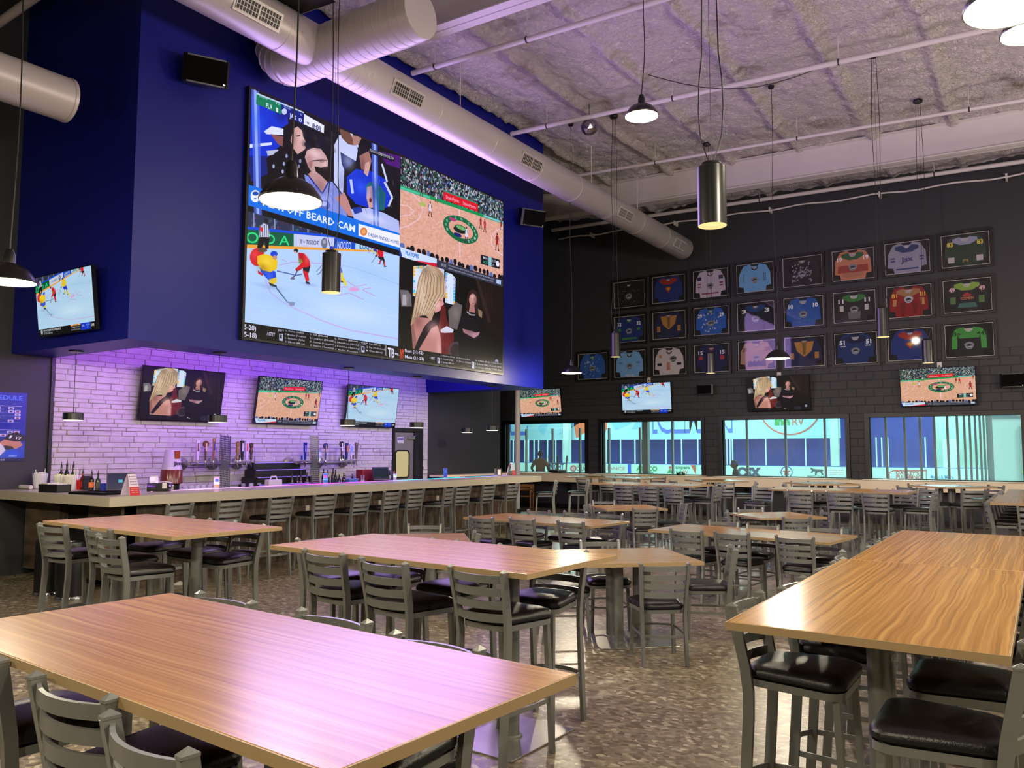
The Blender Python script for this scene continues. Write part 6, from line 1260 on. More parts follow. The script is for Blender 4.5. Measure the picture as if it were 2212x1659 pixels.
# ================================================================== tables and seating
def table(name, cx, cy, ang, L, W, z, label, plates, poles, cat='table', group=None, pr=.042):
    t = thing(name, (cx, cy, 0), R_(ang), label, cat, group)
    MB().bbox(-L/2+.004, -W/2+.004, z-.030, L/2-.004, W/2-.004, z, .003).build('tabletop', M['wood'], t)
    e = MB(); e.box(-L/2, -W/2, z-.031, L/2, -W/2+.004, z-.001).box(-L/2, W/2-.004, z-.031, L/2, W/2, z-.001).box(-L/2, -W/2+.004, z-.031, -L/2+.004, W/2-.004, z-.001).box(L/2-.004, -W/2+.004, z-.031, L/2, W/2-.004, z-.001)
    e.build('edge_band', M['edge'], t)
    for (x, y, w, d) in plates: MB().bbox(x-w/2, y-d/2, 0, x+w/2, y+d/2, .010, .003).build('base_plate', M['steel2'], t)
    for (x, y) in poles:
        MB().lathe([(pr+.02, .010), (pr+.018, .018), (pr, .022), (pr, z-.045), (pr+.05, z-.042), (pr+.05, z-.032)], 20, (x, y, 0)).build('pole', M['steel'], t, smooth='auto')
    return t
PL = [(-.63, 0, .48, .66), (.63, 0, .48, .66)]; PO = [(-.63, 0), (.63, 0)]
PS = [(0, 0, .72, .72)]; POS = [(-.13, -.13), (.13, -.13), (-.13, .13), (.13, .13)]
TB = {}
def T(k, kind, cx, cy, ang, desc, L=2.18, W=.98):
    hi = kind[0] == 'h'
    if kind[1] == 'l': t = table('high_table' if hi else 'dining_table', cx, cy, ang, L, W, 1.07 if hi else .76, desc, PL, PO, pr=.046 if hi else .042)
    else: t = table('high_table' if hi else 'dining_table', cx, cy, ang, 1.05, 1.05, 1.07 if hi else .76, desc, PS, POS)
    TB[k] = (cx, cy, ang)
T('T1', 'hl', -2.33, 1.735, -3.2, 'large zebra grain high table filling the lower left foreground', 2.21, .93)
T('T3', 'hl', -3.42, 4.20, -2.6, 'zebra grain high table in the centre, with a pink violet sheen')
T('T4', 'hl', -6.62, 4.25, -3.5, 'zebra grain high table nearest the bar corner, tinted pink', 2.2, 1.0)
T('T2', 'hl', -.62, 4.19, 90.4, 'right foreground high table, the half nearer the viewer', 2.175, .94)
T('T2b', 'hl', -.60, 6.375, 90.4, 'right foreground high table, the half beyond the seam', 2.175, .94)
T('T5', 'ls', -3.31, 6.87, 43.4, 'square low table in the middle with four posts on a steel plate')
T('T6', 'ls', -5.80, 6.86, 42, 'square low table mostly hidden behind the central high table')
T('T7', 'll', -5.98, 9.75, -4.5, 'long low table with pink sheen in front of the bar stools')
T('T8', 'ls', -6.085, 12.63, 44, 'square low table behind the long pink sheen table')
T('T9', 'll', -3.04, 9.61, -5, 'long low table with window reflections, middle distance')
T('T10', 'ls', -3.52, 12.41, 44, 'square low table with a bright window reflection')
T('T11', 'hl', -8.97, 17.8, -3, 'far high table nearest the white column')
T('T12', 'hl', -6.60, 14.75, -3, 'long high table in front of the second window')
T('T13', 'hs', -6.2, 17.35, 43, 'square high table before the pier between the second and third windows')
T('T14', 'hs', -3.94, 17.2, 43, 'square high table in front of the third window')
T('T15', 'hl', -3.0, 14.5, -1, 'long high table in front of the third window')
T('T16', 'hs', -1.62, 17.3, 43, 'square high table in front of the fourth window')
T('T17', 'hl', -.22, 13.12, 90.4, 'right edge high table, nearer half', 2.18, .98)
T('T17b', 'hl', -.17, 15.31, 90.4, 'right edge high table, farther half')

def make_chair(kind):
    """ladder back metal seat with black cushion; faces +Y, origin on the floor below the seat"""
    hi = kind == 'stool'; zs = .765 if hi else .44; zt = 1.06 if hi else .81
    t = thing('bar_stool' if hi else 'dining_chair', (0, 0, -50))
    # cushion: rounded trapezoid, domed
    def outline(k, n=6):
        P = []; fw, bw, d = .215*k, .175*k, .205*k; r = .07*k
        for (cx, cy, a) in ((fw-r, d-r, 0), (-fw+r, d-r, 90), (-bw+r, -d+r, 180), (bw-r, -d+r, 270)):
            for i in range(n+1): P.append((cx+r*math.cos(R_(a+90*i/n)), cy+r*math.sin(R_(a+90*i/n))))
        return P
    vs = []; fs = []; lv = [(.93, 0), (1.0, .012), (1.0, .032), (.95, .048), (.80, .060), (.45, .067)]; n = len(outline(1))
    for k, z in lv: vs += [(x, y, zs+z) for x, y in outline(k)]
    for i in range(len(lv)-1):
        for j in range(n): fs.append((i*n+j, i*n+(j+1) % n, (i+1)*n+(j+1) % n, (i+1)*n+j))
    fs += [tuple(reversed(range(n))), tuple(range((len(lv)-1)*n, len(lv)*n))]
    MB().add(vs, fs).build('seat', M['vinyl'], t, smooth='auto')
    a = outline(.97); b = outline(.86); mb = MB(); n = len(a)
    mb.add([(x, y, zs-.030) for x, y in a]+[(x, y, zs) for x, y in a]+[(x, y, zs-.030) for x, y in b]+[(x, y, zs) for x, y in b], [(i, (i+1) % n, n+(i+1) % n, n+i) for i in range(n)]+[(2*n+i, 3*n+i, 3*n+(i+1) % n, 2*n+(i+1) % n) for i in range(n)]+[(i, 2*n+i, 2*n+(i+1) % n, (i+1) % n) for i in range(n)])
    mb.build('seat_frame', M['steel'], t, smooth='auto')
    for s in (-1, 1):
        fl = MB().tube([(s*.185, .20 if hi else .185, 0), (s*.170, .165, zs-.01)], .02, sq=(.030, .026), upv=(0, 1, 0)).build('leg', M['steel'], t)
        zk = zs*.93
        P = [(s*.178, -.235, 0), (s*.176, -.205, zk*.5), (s*.176, -.188, zk*.85), (s*.177, -.186, zk*1.0), (s*.181, -.196, zk+.10), (s*.196, -.245, zt)]
        rl_ = MB().tube(P, .02, sq=(.024, .044), upv=(0, 1, 0)).build('back_leg', M['steel'], t)
        q = Vector(P[-1]); w, d = .0135, .0235
        MB().add([(q.x-w, q.y-d, zt-.002), (q.x+w, q.y-d, zt-.002), (q.x+w, q.y+d, zt-.002), (q.x-w, q.y+d, zt-.002), (q.x-w, q.y-d, zt+.006), (q.x+w, q.y-d, zt+.006), (q.x+w, q.y+d, zt+.006), (q.x-w, q.y+d, zt+.006), (q.x, q.y, zt+.022)],
                 [(0, 1, 5, 4), (1, 2, 6, 5), (2, 3, 7, 6), (3, 0, 4, 7), (4, 5, 8), (5, 6, 8), (6, 7, 8), (7, 4, 8)]).build('post_cap', M['steel'], rl_)
    for k in range(4):
        z = zt-.034-.071*k; h = .043; mb = MB(); n = 10; vs = []; y0 = -.245+(.06*.070*k/.26)*1.0; yb = -.245+(zt-z)*.155; hwid = .190-(zt-z)*.045
        for i in range(n+1):
            f = i/n*2-1; x = f*hwid; y = yb-.050*(1-f*f); nx, ny = 0, .007
            vs += [(x, y-ny, z-h/2), (x, y+ny, z-h/2), (x, y+ny, z+h/2), (x, y-ny, z+h/2)]
        fs = [(4*i+a_, 4*i+(a_+1) % 4, 4*i+4+(a_+1) % 4, 4*i+4+a_) for i in range(n) for a_ in range(4)]+[(3, 2, 1, 0), (4*n, 4*n+1, 4*n+2, 4*n+3)]
        mb.add(vs, fs).build('slat', M['steel'], t, smooth='auto')
    # foot ring: flat bar bowing out between the legs
    zr = .30 if hi else .24; pts = []
    C4 = [(.178, .185), (-.178, .185), (-.170, -.21), (.170, -.21)]
    for i in range(4):
        p, q = C4[i], C4[(i+1) % 4]; bow = (.055, .012, .06, .012)[i]; mx_, my_ = (p[0]+q[0])/2, (p[1]+q[1])/2; l = math.hypot(mx_, my_)
        for k in range(6): f = k/6; o = bow*4*f*(1-f); pts.append((p[0]+(q[0]-p[0])*f+mx_/l*o, p[1]+(q[1]-p[1])*f+my_/l*o, zr))
    MB().tube(pts, .01, closed=True, sq=(.008, .026) if hi else (.008, .018)).build('foot_ring', M['steel'], t, smooth='auto')
    remember(t); return t
PROTO = {'stool': make_chair('stool'), 'chair': make_chair('chair')}
used = {'stool': False, 'chair': False}
ORD = 'first second third fourth fifth sixth seventh eighth ninth tenth eleventh twelfth thirteenth fourteenth'.split()
def seat(kind, x, y, face, label, group=None, z=0, flip=False):
    """face: compass angle of the direction the sitter looks (0 = +X, 90 = +Y)"""
    p = PROTO[kind]; o = p if not used[kind] else copy_tree(p); used[kind] = True
    o.location = (x, y, z); o.rotation_euler = (math.pi if flip else 0, 0, R_(face-90)); o['label'] = label; o['category'] = 'stool' if kind == 'stool' else 'chair'
    if group: o['group'] = group
    return o
CH = []
def by_caps(kind, c1, c2, face, label, group=None, push=0.0):
    """place from the two post caps seen in the photograph (left, right)"""
    zt = 1.085 if kind == 'stool' else .83
    a = onZ(*c1, zt); b = onZ(*c2, zt); m_ = (a+b)/2
    if isinstance(face, str):           # derive the facing from the caps; 'f' = back towards us, 'b' = facing us
        d = b-a; ang = math.degrees(math.atan2(d.y, d.x))+(90 if face == 'f' else -90)
    else: ang = face
    fx, fy = math.cos(R_(ang)), math.sin(R_(ang))
    x, y = m_.x+fx*(.25+push), m_.y+fy*(.25+push); CH.append((kind, x, y)); seat(kind, x, y, ang, label, group)
def at_local(kind, tb, lx, ly, face, label, group=None):
    cx, cy, ang = TB[tb]; c, s = math.cos(R_(ang)), math.sin(R_(ang)); x, y = cx+lx*c-ly*s, cy+lx*s+ly*c; CH.append((kind, x, y)); seat(kind, x, y, ang+face, label, group)
S = 'stool'; Cc = 'chair'
# -- foreground table
g = 'stools around the foreground table'; d = 'silver bar stool '
by_caps(S, (426, 1273), (557, 1291), -93, d+'on the far side of the foreground table, leftmost', g)
by_caps(S, (651, 1308), (798, 1333), -93, d+'on the far side of the foreground table, in the middle', g)
by_caps(S, (857, 1356), (1037, 1390), -93, d+'on the far side of the foreground table, rightmost', g)
by_caps(S, (77, 1446), (233, 1493), 'f', d+'at the bottom left, second from the left edge', g)
by_caps(S, (231, 1527), (405, 1611), 'f', d+'at the bottom left, nearest the bottom edge', g)
a_ = onZ(8, 1410, 1.085); x, y = a_.x-.21+.01, a_.y+.22; seat(S, x, y, 93, d+'half cut off by the left edge of the picture', g)
q = onZ(872, 1630, .47); seat(Cc, q.x, q.y, 163, 'silver low chair tucked right under the near corner of the foreground table', g)
# -- centre table
g = 'stools around the centre table'
by_caps(S, (656, 1182), (741, 1191), 84, d+'nearest row of the centre table, left one', g)
by_caps(S, (775, 1199), (878, 1211), 84, d+'nearest row of the centre table, middle one', g)
by_caps(S, (971, 1217), (1090, 1229), 84, d+'nearest row of the centre table, right one', g)
by_caps(S, (855, 1150), (936, 1160), -93, d+'behind the centre table, leftmost of three', g)
by_caps(S, (984, 1164), (1084, 1169), -93, d+'behind the centre table, middle of three', g)
by_caps(S, (1158, 1176), (1264, 1187), -88, d+'behind the right corner of the centre table, legs fully seen', g)
q = onZ(687, 1155, 1.085); seat(S, q.x+.25, q.y-.02, -8, d+'turned sideways at the left end of the centre table', g)
# -- table by the bar corner
g = 'stools around the table nearest the bar'
by_caps(S, (88, 1127), (136, 1131), 'f', d+'leftmost in front of the pink tinted table by the bar', g)
by_caps(S, (185, 1134), (239, 1140), 'f', d+'behind another stool in front of the pink tinted table', g)
by_caps(S, (209, 1149), (264, 1157), 'f', d+'nearest the viewer in front of the pink tinted table', g)
by_caps(S, (369, 1109), (418, 1112), -92, d+'across the pink tinted table, left of three', g)
by_caps(S, (458, 1116), (504, 1122), -92, d+'across the pink tinted table, middle of three', g)
by_caps(S, (510, 1124), (568, 1130), -90, d+'at the right corner of the pink tinted table', g)
# -- right foreground pair of tables
g = 'stools along the right foreground tables'
for i, (a_, b_) in enumerate((((1586, 1300), (1663, 1272)), ((1694, 1263), (1754, 1241)), ((1772, 1225), (1819, 1209)), ((1823, 1198), (1843, 1185)), ((1884, 1175), (1912, 1166)), ((1921, 1156), (1943, 1149)))):
    m_ = (onZ(*a_, 1.085)+onZ(*b_, 1.085))/2; seat(S, m_.x+.215, m_.y, 0 if i != 3 else 12, d+'on the left side of the right foreground tables, %s from the viewer' % ORD[i], g)
for i, yy in enumerate((3.17, 3.86, 4.7, 5.5, 6.3)): seat(S, -.355+(.02 if i % 2 else 0), yy, 180, d+'on the right side of the right foreground tables, %s from the viewer' % ORD[i], g)
# -- stools along the bar
g = 'stools along the bar front'; caps = [((350, 1089), (415, 1085)), ((469, 1082), (526, 1079)), ((584, 1075), (634, 1072.5)), ((682, 1070), (727, 1067)), ((760.5, 1064), (801, 1061.7)), ((830, 1060.7), (865.5, 1058.5)), ((883, 1056.6), (915.6, 1055)), ((955.8, 1054), (980.7, 1052.5)), ((986, 1051), (1018.7, 1049)), ((1043, 1046.5), (1070, 1045.5)), ((1096, 1043.5), (1121, 1042.8))]
for i, (a_, b_) in enumerate(caps):
    m_ = (onX(*a_, -8.80)+onX(*b_, -8.80))/2; seat(S, -8.80-.25, m_.y, 180+(12, 4, 0, -3, 4, 2, 0, 14, -4, 2, 0)[i], d+'at the bar front, %s counted from the bar corner' % ORD[i], g)
q = onZ(1157, 1040, 1.085); seat(S, -9.1, 14.85, 214, d+'standing side on past the end of the bar, left of two', g)
seat(S, -8.72, 15.6, 214, d+'standing side on past the end of the bar, right of two', g)
# -- low tables
g = 'low chairs around the four post table'; d = 'silver low chair '
by_caps(Cc, (1387, 1217), (1484, 1211), 128, d+'in the open aisle with its back to the viewer', g)
by_caps(Cc, (1566, 1174.6), (1602, 1185.4), 'f' if False else 205, d+'in the middle aisle facing left with violet lit slats', g, 0)
by_caps(Cc, (1258, 1166), (1330, 1163), -48, d+'facing the viewer behind the four post table', g)
at_local(Cc, 'T5', -.02-.55, .0+.12, -90+90, d+'half hidden behind the right corner of the centre table', g)
g = 'low chairs around the hidden square table'
by_caps(Cc, (885, 1130), (950.5, 1130), -55, d+'pale backed, facing the viewer in front of the bar stools', g)
by_caps(Cc, (1024, 1144), (1036, 1151), 222, d+'edge on at the right of the hidden square table', g)
g = 'low chairs around the pink sheen long table'
for i, (a_, b_) in enumerate((((1015.7, 1113.6), (1063, 1115.5)), ((1101.7, 1116.3), (1153, 1119)), ((1204, 1122.5), (1260, 1124.4)))): by_caps(Cc, a_, b_, 86, d+'in front of the long pink sheen table, %s from the left' % ORD[i], g)
for i, (a_, b_) in enumerate((((1142.4, 1099.2), (1186.6, 1101.4)), ((1219, 1102), (1268.5, 1105.4)), ((1294, 1106.8), (1344.4, 1108)))): by_caps(Cc, a_, b_, -95, d+'behind the long pink sheen table, %s from the left' % ORD[i], g)
g = 'low chairs around the square table beyond'
by_caps(Cc, (1258, 1086), (1278, 1091), -25 if False else 15, d+'side on left of the square table before the far stools', g)
by_caps(Cc, (1282, 1079.7), (1324, 1079), -50, d+'behind the square table before the far stools', g)
by_caps(Cc, (1372, 1096.3), (1416.6, 1095.6), 130, d+'back to the viewer at the rear square table', g)
by_caps(Cc, (1465.5, 1084), (1490.6, 1088), 215, d+'with violet slats at the right of the square table', g)
g = 'low chairs around the window reflecting long table'
for i, (a_, b_) in enumerate((((1446.3, 1140), (1517.5, 1143.4)), ((1543.5, 1144.8), (1617, 1149.7)), ((1674.6, 1154), (1758, 1159)))): by_caps(Cc, a_, b_, 86, d+'in front of the window reflecting long table, %s from the left' % ORD[i], g)
for i, (a_, b_) in enumerate((((1542, 1120), (1588, 1126)), ((1616, 1127), (1682.5, 1134)), ((1747, 1134), (1820.4, 1138)))): by_caps(Cc, a_, b_, -95, d+'behind the window reflecting long table, %s from the left' % ORD[i], g)
g = 'low chairs around the far square table'
by_caps(Cc, (1566, 1101), (1575.3, 1104.5), 20, d+'edge on left of the far square table', g)
by_caps(Cc, (1595.7, 1096.6), (1644, 1095.6), -50, d+'behind the far square table', g)
by_caps(Cc, (1691.5, 1114.6), (1753, 1115.3), 130, d+'back to the viewer at the far square table', g)
by_caps(Cc, (1773, 1100.4), (1802, 1104.4), 215, d+'with violet slats right of the far square table', g)
# -- far high tables; placed along their tables
g = 'far stools in front of the windows'; d = 'silver bar stool '
def fixy(kind, c1, c2, y, face, label):
    a_ = onY(*c1, y); b_ = onY(*c2, y); seat(kind, (a_.x+b_.x)/2+math.cos(R_(face))*.25, y+math.sin(R_(face))*.25, face, label, g)
for i, (a_, b_) in enumerate((((1246, 1029), (1275, 1030)), ((1294, 1031), (1325, 1032)), ((1345, 1033), (1379, 1033)))): fixy(S, a_, b_, 17.0, 88, d+'in front of the far left high table, %s from the left' % ORD[i])
for i, lx in enumerate((-.6, .1, .8)): at_local(S, 'T11', lx, .62, -90, d+'behind the far left high table, %s from the left' % ORD[i], g)
for i, (a_, b_) in enumerate((((1329, 1045), (1362, 1046.6)), ((1380, 1047), (1418, 1048.5)), ((1431, 1049), (1474.6, 1050.4)))): fixy(S, a_, b_, 13.95, 88, d+'in front of the second window high table, %s from the left' % ORD[i])
for i, lx in enumerate((-.75, -.05, .65)): at_local(S, 'T12', lx, .60, -90, d+'behind the second window high table, %s from the left' % ORD[i], g)
at_local(S, 'T12', 1.15, 0, 180, d+'at the right end of the second window high table', g)
fixy(S, (1545.5, 1040), (1585, 1039.5), 16.45, 110, d+'in front of the square high table by the window pier')
fixy(S, (1626.5, 1037), (1639, 1038.5), 16.9, 200, d+'edge on right of the square high table by the window pier')
fixy(S, (1637, 1047), (1659.6, 1047), 14.9, 265, d+'alone between the second and third window tables')
at_local(S, 'T13', -.72, .1, 0, d+'left of the square high table by the window pier', g)
fixy(S, (1682, 1041.4), (1706.5, 1043), 16.6, 20, d+'left of the square high table at the third window')
fixy(S, (1811, 1046.8), (1857, 1047), 16.2, 120, d+'right front of the square high table at the third window')
at_local(S, 'T14', .05, .72, -90, d+'behind the square high table at the third window', g)
for i, (a_, b_) in enumerate((((1701.7, 1055), (1753.3, 1057)), ((1787, 1058.3), (1838.7, 1058.3)), ((1862.4, 1059), (1918, 1061.7)))): fixy(S, a_, b_, 13.72, 90, d+'in front of the third window long table, %s from the left' % ORD[i])
for i, lx in enumerate((-.45, .2, .85)): at_local(S, 'T15', lx, .60, -90, d+'behind the third window long table, %s from the left' % ORD[i], g)
at_local(S, 'T15', 1.18, -.12, 180, d+'at the right end of the third window long table', g)
fixy(S, (1982.5, 1048.6), (2018.5, 1049.5), 15.95, 60, d+'left front of the square high table at the fourth window')
fixy(S, (2084, 1053), (2122, 1053), 15.9, 120, d+'right front of the square high table at the fourth window')
at_local(S, 'T16', .0, .74, -90, d+'right rear of the square high table at the fourth window', g)
at_local(S, 'T16', -.74, .0, 0, d+'left rear of the square high table at the fourth window', g)
at_local(S, 'T16', .78, .1, 180, d+'far right of the square high table at the fourth window', g)
g = 'stools along the right edge tables'
for i, yy in enumerate((12.45, 13.1, 13.75, 14.5, 15.15, 15.8)): seat(S, -.50, yy, 0, d+'on the left side of the right edge tables, %s from the viewer' % ORD[i], g)
seat(S, -.2, 11.80, 92, d+'at the near end of the right edge tables', g)
# inverted low chair standing on the drink rail
q = onY(1205, 1018, YB-.22); o = seat(Cc, q.x, YB-.24, 80, 'low metal chair turned upside down on the drink rail under the first window', None, 1.053+.44+.067, True)
# scrap of paper below the table at the bar
q = onZ(386, 1263, 0); t = thing('paper_napkin', (q.x, q.y, .001), .4, 'crumpled white napkin on the floor below the bar side table', 'napkin')
MB().add([(-.07, -.05, 0), (.06, -.06, .002), (.08, .04, .0), (.01, .01, .05), (-.05, .06, .003)], [(0, 1, 3), (1, 2, 3), (2, 4, 3), (4, 0, 3)]).build('paper', M['white'], t)
q = onZ(1535, 1413, 0); t = thing('paper_scrap', (q.x, q.y, .001), .4, 'tiny white paper scrap on the open floor right of the aisle chair', 'paper')
MB().add([(-.012, -.006, 0), (.012, -.004, .002), (.010, .008, .0), (-.002, .002, .008)], [(0, 1, 3), (1, 2, 3), (2, 0, 3)]).build('paper', M['white'], t)
# small black speaker-like condiment caddy on the far rail
q = onY(1471, 1036, YB-.2); t = thing('condiment_caddy', (q.x, YB-.2, 1.053), 0, 'small dark condiment caddy on the drink rail under the second window', 'caddy')
MB().box(-.09, -.06, 0, .09, .06, .01).box(-.09, -.06, .01, -.08, .06, .06).box(.08, -.06, .01, .09, .06, .06).tube([(0, 0, 0), (0, 0, .13)], .006, 6).build('rack', M['blacks'], t)
for x in (-.05, .045): MB().lathe([(.022, .011), (.022, .08), (.010, .11)], 10, (x, 0, 0)).build('jar', M['blacks'], t, smooth='auto')

# ================================================================== the ice rink beyond the windows
ice = MB().box(-60, YB+.25, -.62, 30, 70, -.60).build('floor_ice', mat('ice_sheet', (.86, .93, .95), .18)); struct(ice)
struct(MB().box(-60, YB+.22, -.62, 30, 25.6, -.02).build('floor_rinkside', mat('rubber_floor', (.12, .12, .12), .8)))
RB = mat('rink_blue_wall', (.10, .24, .66), .6)
struct(MB().box(-60, 66, -1, 30, 66.3, 11).build('wall_rink_far', RB)); struct(MB().box(-60.3, 20, -1, -60, 66, 11).build('wall_rink_left', RB))
struct(MB().box(30, 20, -1, 30.3, 66, 11).box(-60, YB+.25, 8.9, 30, 66, 9.0).build('wall_rink_right', RB)) if False else None
struct(MB().box(-60, YB+.3, 10.5, 30, 66, 10.6).build('ceiling_rink', mat('rink_roof', (.35, .38, .42), .8)))
# white partition and door at the right side of the rink
rw = struct(MB().box(-1.9, 34.0, -.6, 14, 34.3, 3.02).build('partition_rink', mat('rink_white_wall', (.72, .80, .78), .6)))
MB().box(-1.9, 33.9, 3.02, 14, 34.3, 3.1).build('coping', RB, rw)
# hanging banner across the far wall
bn = thing('hanging_banner', (0, 63.5, 0), 0, 'huge pale ice blue banner hanging across the far side of the rink', 'banner')
BX0, BX1 = -52.0, onY(1816, 940, 63.5).x; zb0 = onY(1400, 949, 63.5).z
MB().box(BX0, 0, zb0, BX1, .05, 9.5).build('banner_sheet', mat('banner_ice', (.66, .86, .90), .7, noise=.10, nscale=.25), bn)
for x in (-48, -38, -28, -18): MB().tube([(x, .02, 9.4), (x, .02, 10.5)], .03, 6).build('cable', M['cord'], bn)
def flat(parent, name, P, c, y=-.012, k='print'):
    return MB().add([(x, y, z) for x, z in P], [tuple(range(len(P)))]).build(name, cm(c, k, .6), parent)
def fp(*pts): return [(lambda q: (q.x, q.z))(onY(a, b, 63.5)) for a, b in pts]
flat(bn, 'ice_shard', fp((1195, 944), (1250, 915), (1262, 880), (1225, 930)), (.45, .70, .90)); flat(bn, 'ice_shard', fp((1330, 930), (1365, 915), (1345, 905), (1310, 900)), (.50, .75, .90)); flat(bn, 'ice_shard', fp((1365, 928), (1398, 922), (1380, 895)), (.52, .76, .88)); flat(bn, 'ice_shard', fp((1160, 925), (1190, 900), (1175, 940)), (.55, .80, .90))
flat(bn, 'orange_patch', fp((1240, 900), (1312, 900), (1312, 925), (1300, 948), (1285, 938), (1270, 930), (1245, 947), (1240, 920)), (.85, .42, .25))
def bigtext(s, a, b, top, c, y=-.02, rim=None):
    q0 = onY(*a, 63.5); q1 = onY(*b, 63.5); q2 = onY(a[0], top, 63.5); h = q2.z-q0.z; w = q1.x-q0.x
    if rim: mb = MB(); text_mb(mb, s, (q0.x-.1, y+.006, q0.z-.25), (1, 0, 0), (0, 0, 1), w+.2, h+.3, 'l', .06); mb.build('lettering', cm(rim, 'print', .6), bn)
    mb = MB(); text_mb(mb, s, (q0.x, y, q0.z), (1, 0, 0), (0, 0, 1), w, h, 'l', .04); mb.build('lettering', cm(c, 'print', .6), bn)
bigtext('ICEMEN', (1412, 925), (1580, 922), 868, (.70, .88, .92), rim=(.35, .45, .85)); bigtext('ICE', (1040, 930), (1138, 930), 870, (.70, .88, .92), rim=(.35, .45, .85)); bigtext('ICE', (1500, 925), (1604, 925), 860, (.66, .85, .90), rim=(.30, .42, .85)) if False else None
n = 40; cq = onY(1705, 872, 63.5); rr = onY(1705, 940, 63.5); R0 = cq.z-rr.z
ringmb = MB(); ringmb.add([(cq.x+R0*math.cos(a), -.03, cq.z+R0*math.sin(a)) for a in [i*2*math.pi/n for i in range(n)]]+[(cq.x+R0*.96*math.cos(a), -.03, cq.z+R0*.96*math.sin(a)) for a in [i*2*math.pi/n for i in range(n)]], [(i, (i+1) % n, n+(i+1) % n, n+i) for i in range(n)]); ringmb.build('sponsor_ring', cm((.82, .35, .25), 'print', .6), bn)
mb = MB(); q = onY(1673, 919, 63.5); text_mb(mb, 'inn', (q.x, -.03, q.z), (1, 0, 0), (0, 0, 1), onY(1706, 919, 63.5).x-q.x, onY(1673, 902, 63.5).z-q.z, 'l', .05); mb.build('lettering', cm((.20, .62, .32), 'print', .6), bn)
mb = MB(); q = onY(1712, 919, 63.5); text_mb(mb, 'RV', (q.x, -.03, q.z), (1, 0, 0), (0, 0, 1), onY(1737, 919, 63.5).x-q.x, onY(1712, 901, 63.5).z-q.z, 'l', .0); mb.build('lettering', cm((.82, .40, .25), 'print', .6), bn)
mb = MB(); q = onY(1164, 953, 58.6)
# far boards with advertising, glass and stanchions
YF = 58.0; zf = onY(1400, 1003, YF).z
fb = thing('rink_boards', (0, YF, 0), 0, 'far white rink boards carrying rows of advertising lettering', 'rink boards')
MB().box(-50, 0, -.6, 8, .12, zf).build('board_wall', mat('board_white', (.78, .92, .86), .4), fb); MB().box(-50, -.02, zf, 8, .14, zf+.04).build('cap_rail', mat('board_cap', (.16, .36, .75), .4), fb)
def ad(s, x0, y0, x1, top, c, bold=.02):
    q0 = onY(x0, y0, YF-.02); q1 = onY(x1, y0, YF-.02); h = onY(x0, top, YF-.02).z-q0.z; mb = MB(); text_mb(mb, s, (q0.x, -.02, q0.z), (1, 0, 0), (0, 0, 1), q1.x-q0.x, h, 'l', bold); mb.build('lettering', cm(c, 'print', .6), fb)
def adp(pts, c, y=-.018, name='logo'): return MB().add([(lambda q: (q.x, y, q.z))(onY(a, b, YF-.02)) for a, b in pts], [tuple(range(len(pts)))]).build(name, cm(c, 'print', .6), fb)
def adc(cx, cy, r, c, y=-.018, k=1.0): return adp([(cx+r*math.cos(a), cy+r*k*math.sin(a)) for a in [i*2*math.pi/20 for i in range(20)]], c, y)
ad('KNIGHT', 1181, 1014, 1218, 1001, (.18, .25, .50)); adp([(1196, 1016), (1218, 1016), (1218, 1018), (1196, 1018)], (.6, .5, .3)); adc(1238.5, 1012, 7, (.70, .33, .33)); adc(1238.5, 1012, 4.5, (.80, .62, .60), -.02); ad('ONLINE', 1246, 1017, 1268, 1007, (.42, .46, .48)); ad('best energy', 1247, 1006, 1266, 1003, (.65, .5, .5))
ad('RELIANCE', 1292, 1015, 1350, 1008, (.80, .62, .62)); adp([(1356, 1003), (1363, 1003), (1363, 1024), (1356, 1024)], (.10, .30, .85)); ad('ALPCO', 1375, 1017, 1420, 1007, (.15, .62, .35), .03); ad('STONE', 1378, 1024, 1412, 1019, (.3, .55, .4)); ad('ampers', 1459, 1015, 1490, 1008, (.22, .58, .42), .03); ad('inn', 1460, 1024, 1474, 1016, (.25, .60, .42), .03); ad('RV', 1476, 1024, 1486, 1016, (.85, .55, .48)); adc(1447, 1010, 3, (.82, .32, .22)); adp([(1440, 1022), (1447, 1012), (1454, 1022)], (.25, .60, .35)); adp([(1492, 1005), (1503, 1005), (1503, 1025)], (.85, .35, .25)); adp([(1500, 1005), (1504, 1005), (1504, 1016)], (.2, .6, .4), -.02)
ad('COMMUNITY', 1514, 1015, 1568, 1008, (.15, .5, .85)); ad('FIRST', 1530, 1024, 1568, 1018, (.2, .3, .5)); ad('CSX', 1592, 1029, 1645, 1010, (.25, .28, .40), .07)
adc(1699, 1020, 13, (.15, .25, .60)); adc(1699, 1020, 11, (.78, .92, .88), -.02); adp([(1699+ (10 if i % 2 == 0 else 4)*math.sin(i*math.pi/5), 1020-(10 if i % 2 == 0 else 4)*math.cos(i*math.pi/5)) for i in range(10)], (.85, .25, .20), -.022)
adp([(1749, 1011), (1753, 1010), (1757, 1013), (1768, 1014), (1775, 1014), (1779, 1016), (1776, 1019), (1779, 1026), (1776, 1027), (1772, 1020), (1766, 1020), (1763, 1026), (1760, 1026), (1761, 1019), (1757, 1018), (1754, 1022), (1751, 1021), (1754, 1016), (1751, 1013)], (.25, .32, .36)); ad('BARRETT GROUP', 1744, 1031, 1781, 1027, (.25, .32, .36), .01)
adp([(1787, 1011), (1825, 1011), (1825, 1029), (1787, 1029)], (.86, .92, .90)); 
for k, s in enumerate(('WEAR. REPAIR. RETAIN.', 'SKATES HELMETS STICKS', 'SHARPENING SERVICE')): ad(s, 1788+k, 1017+k*4.6, 1823, 1014.5+k*4.6, (.75, .45, .42), .0)
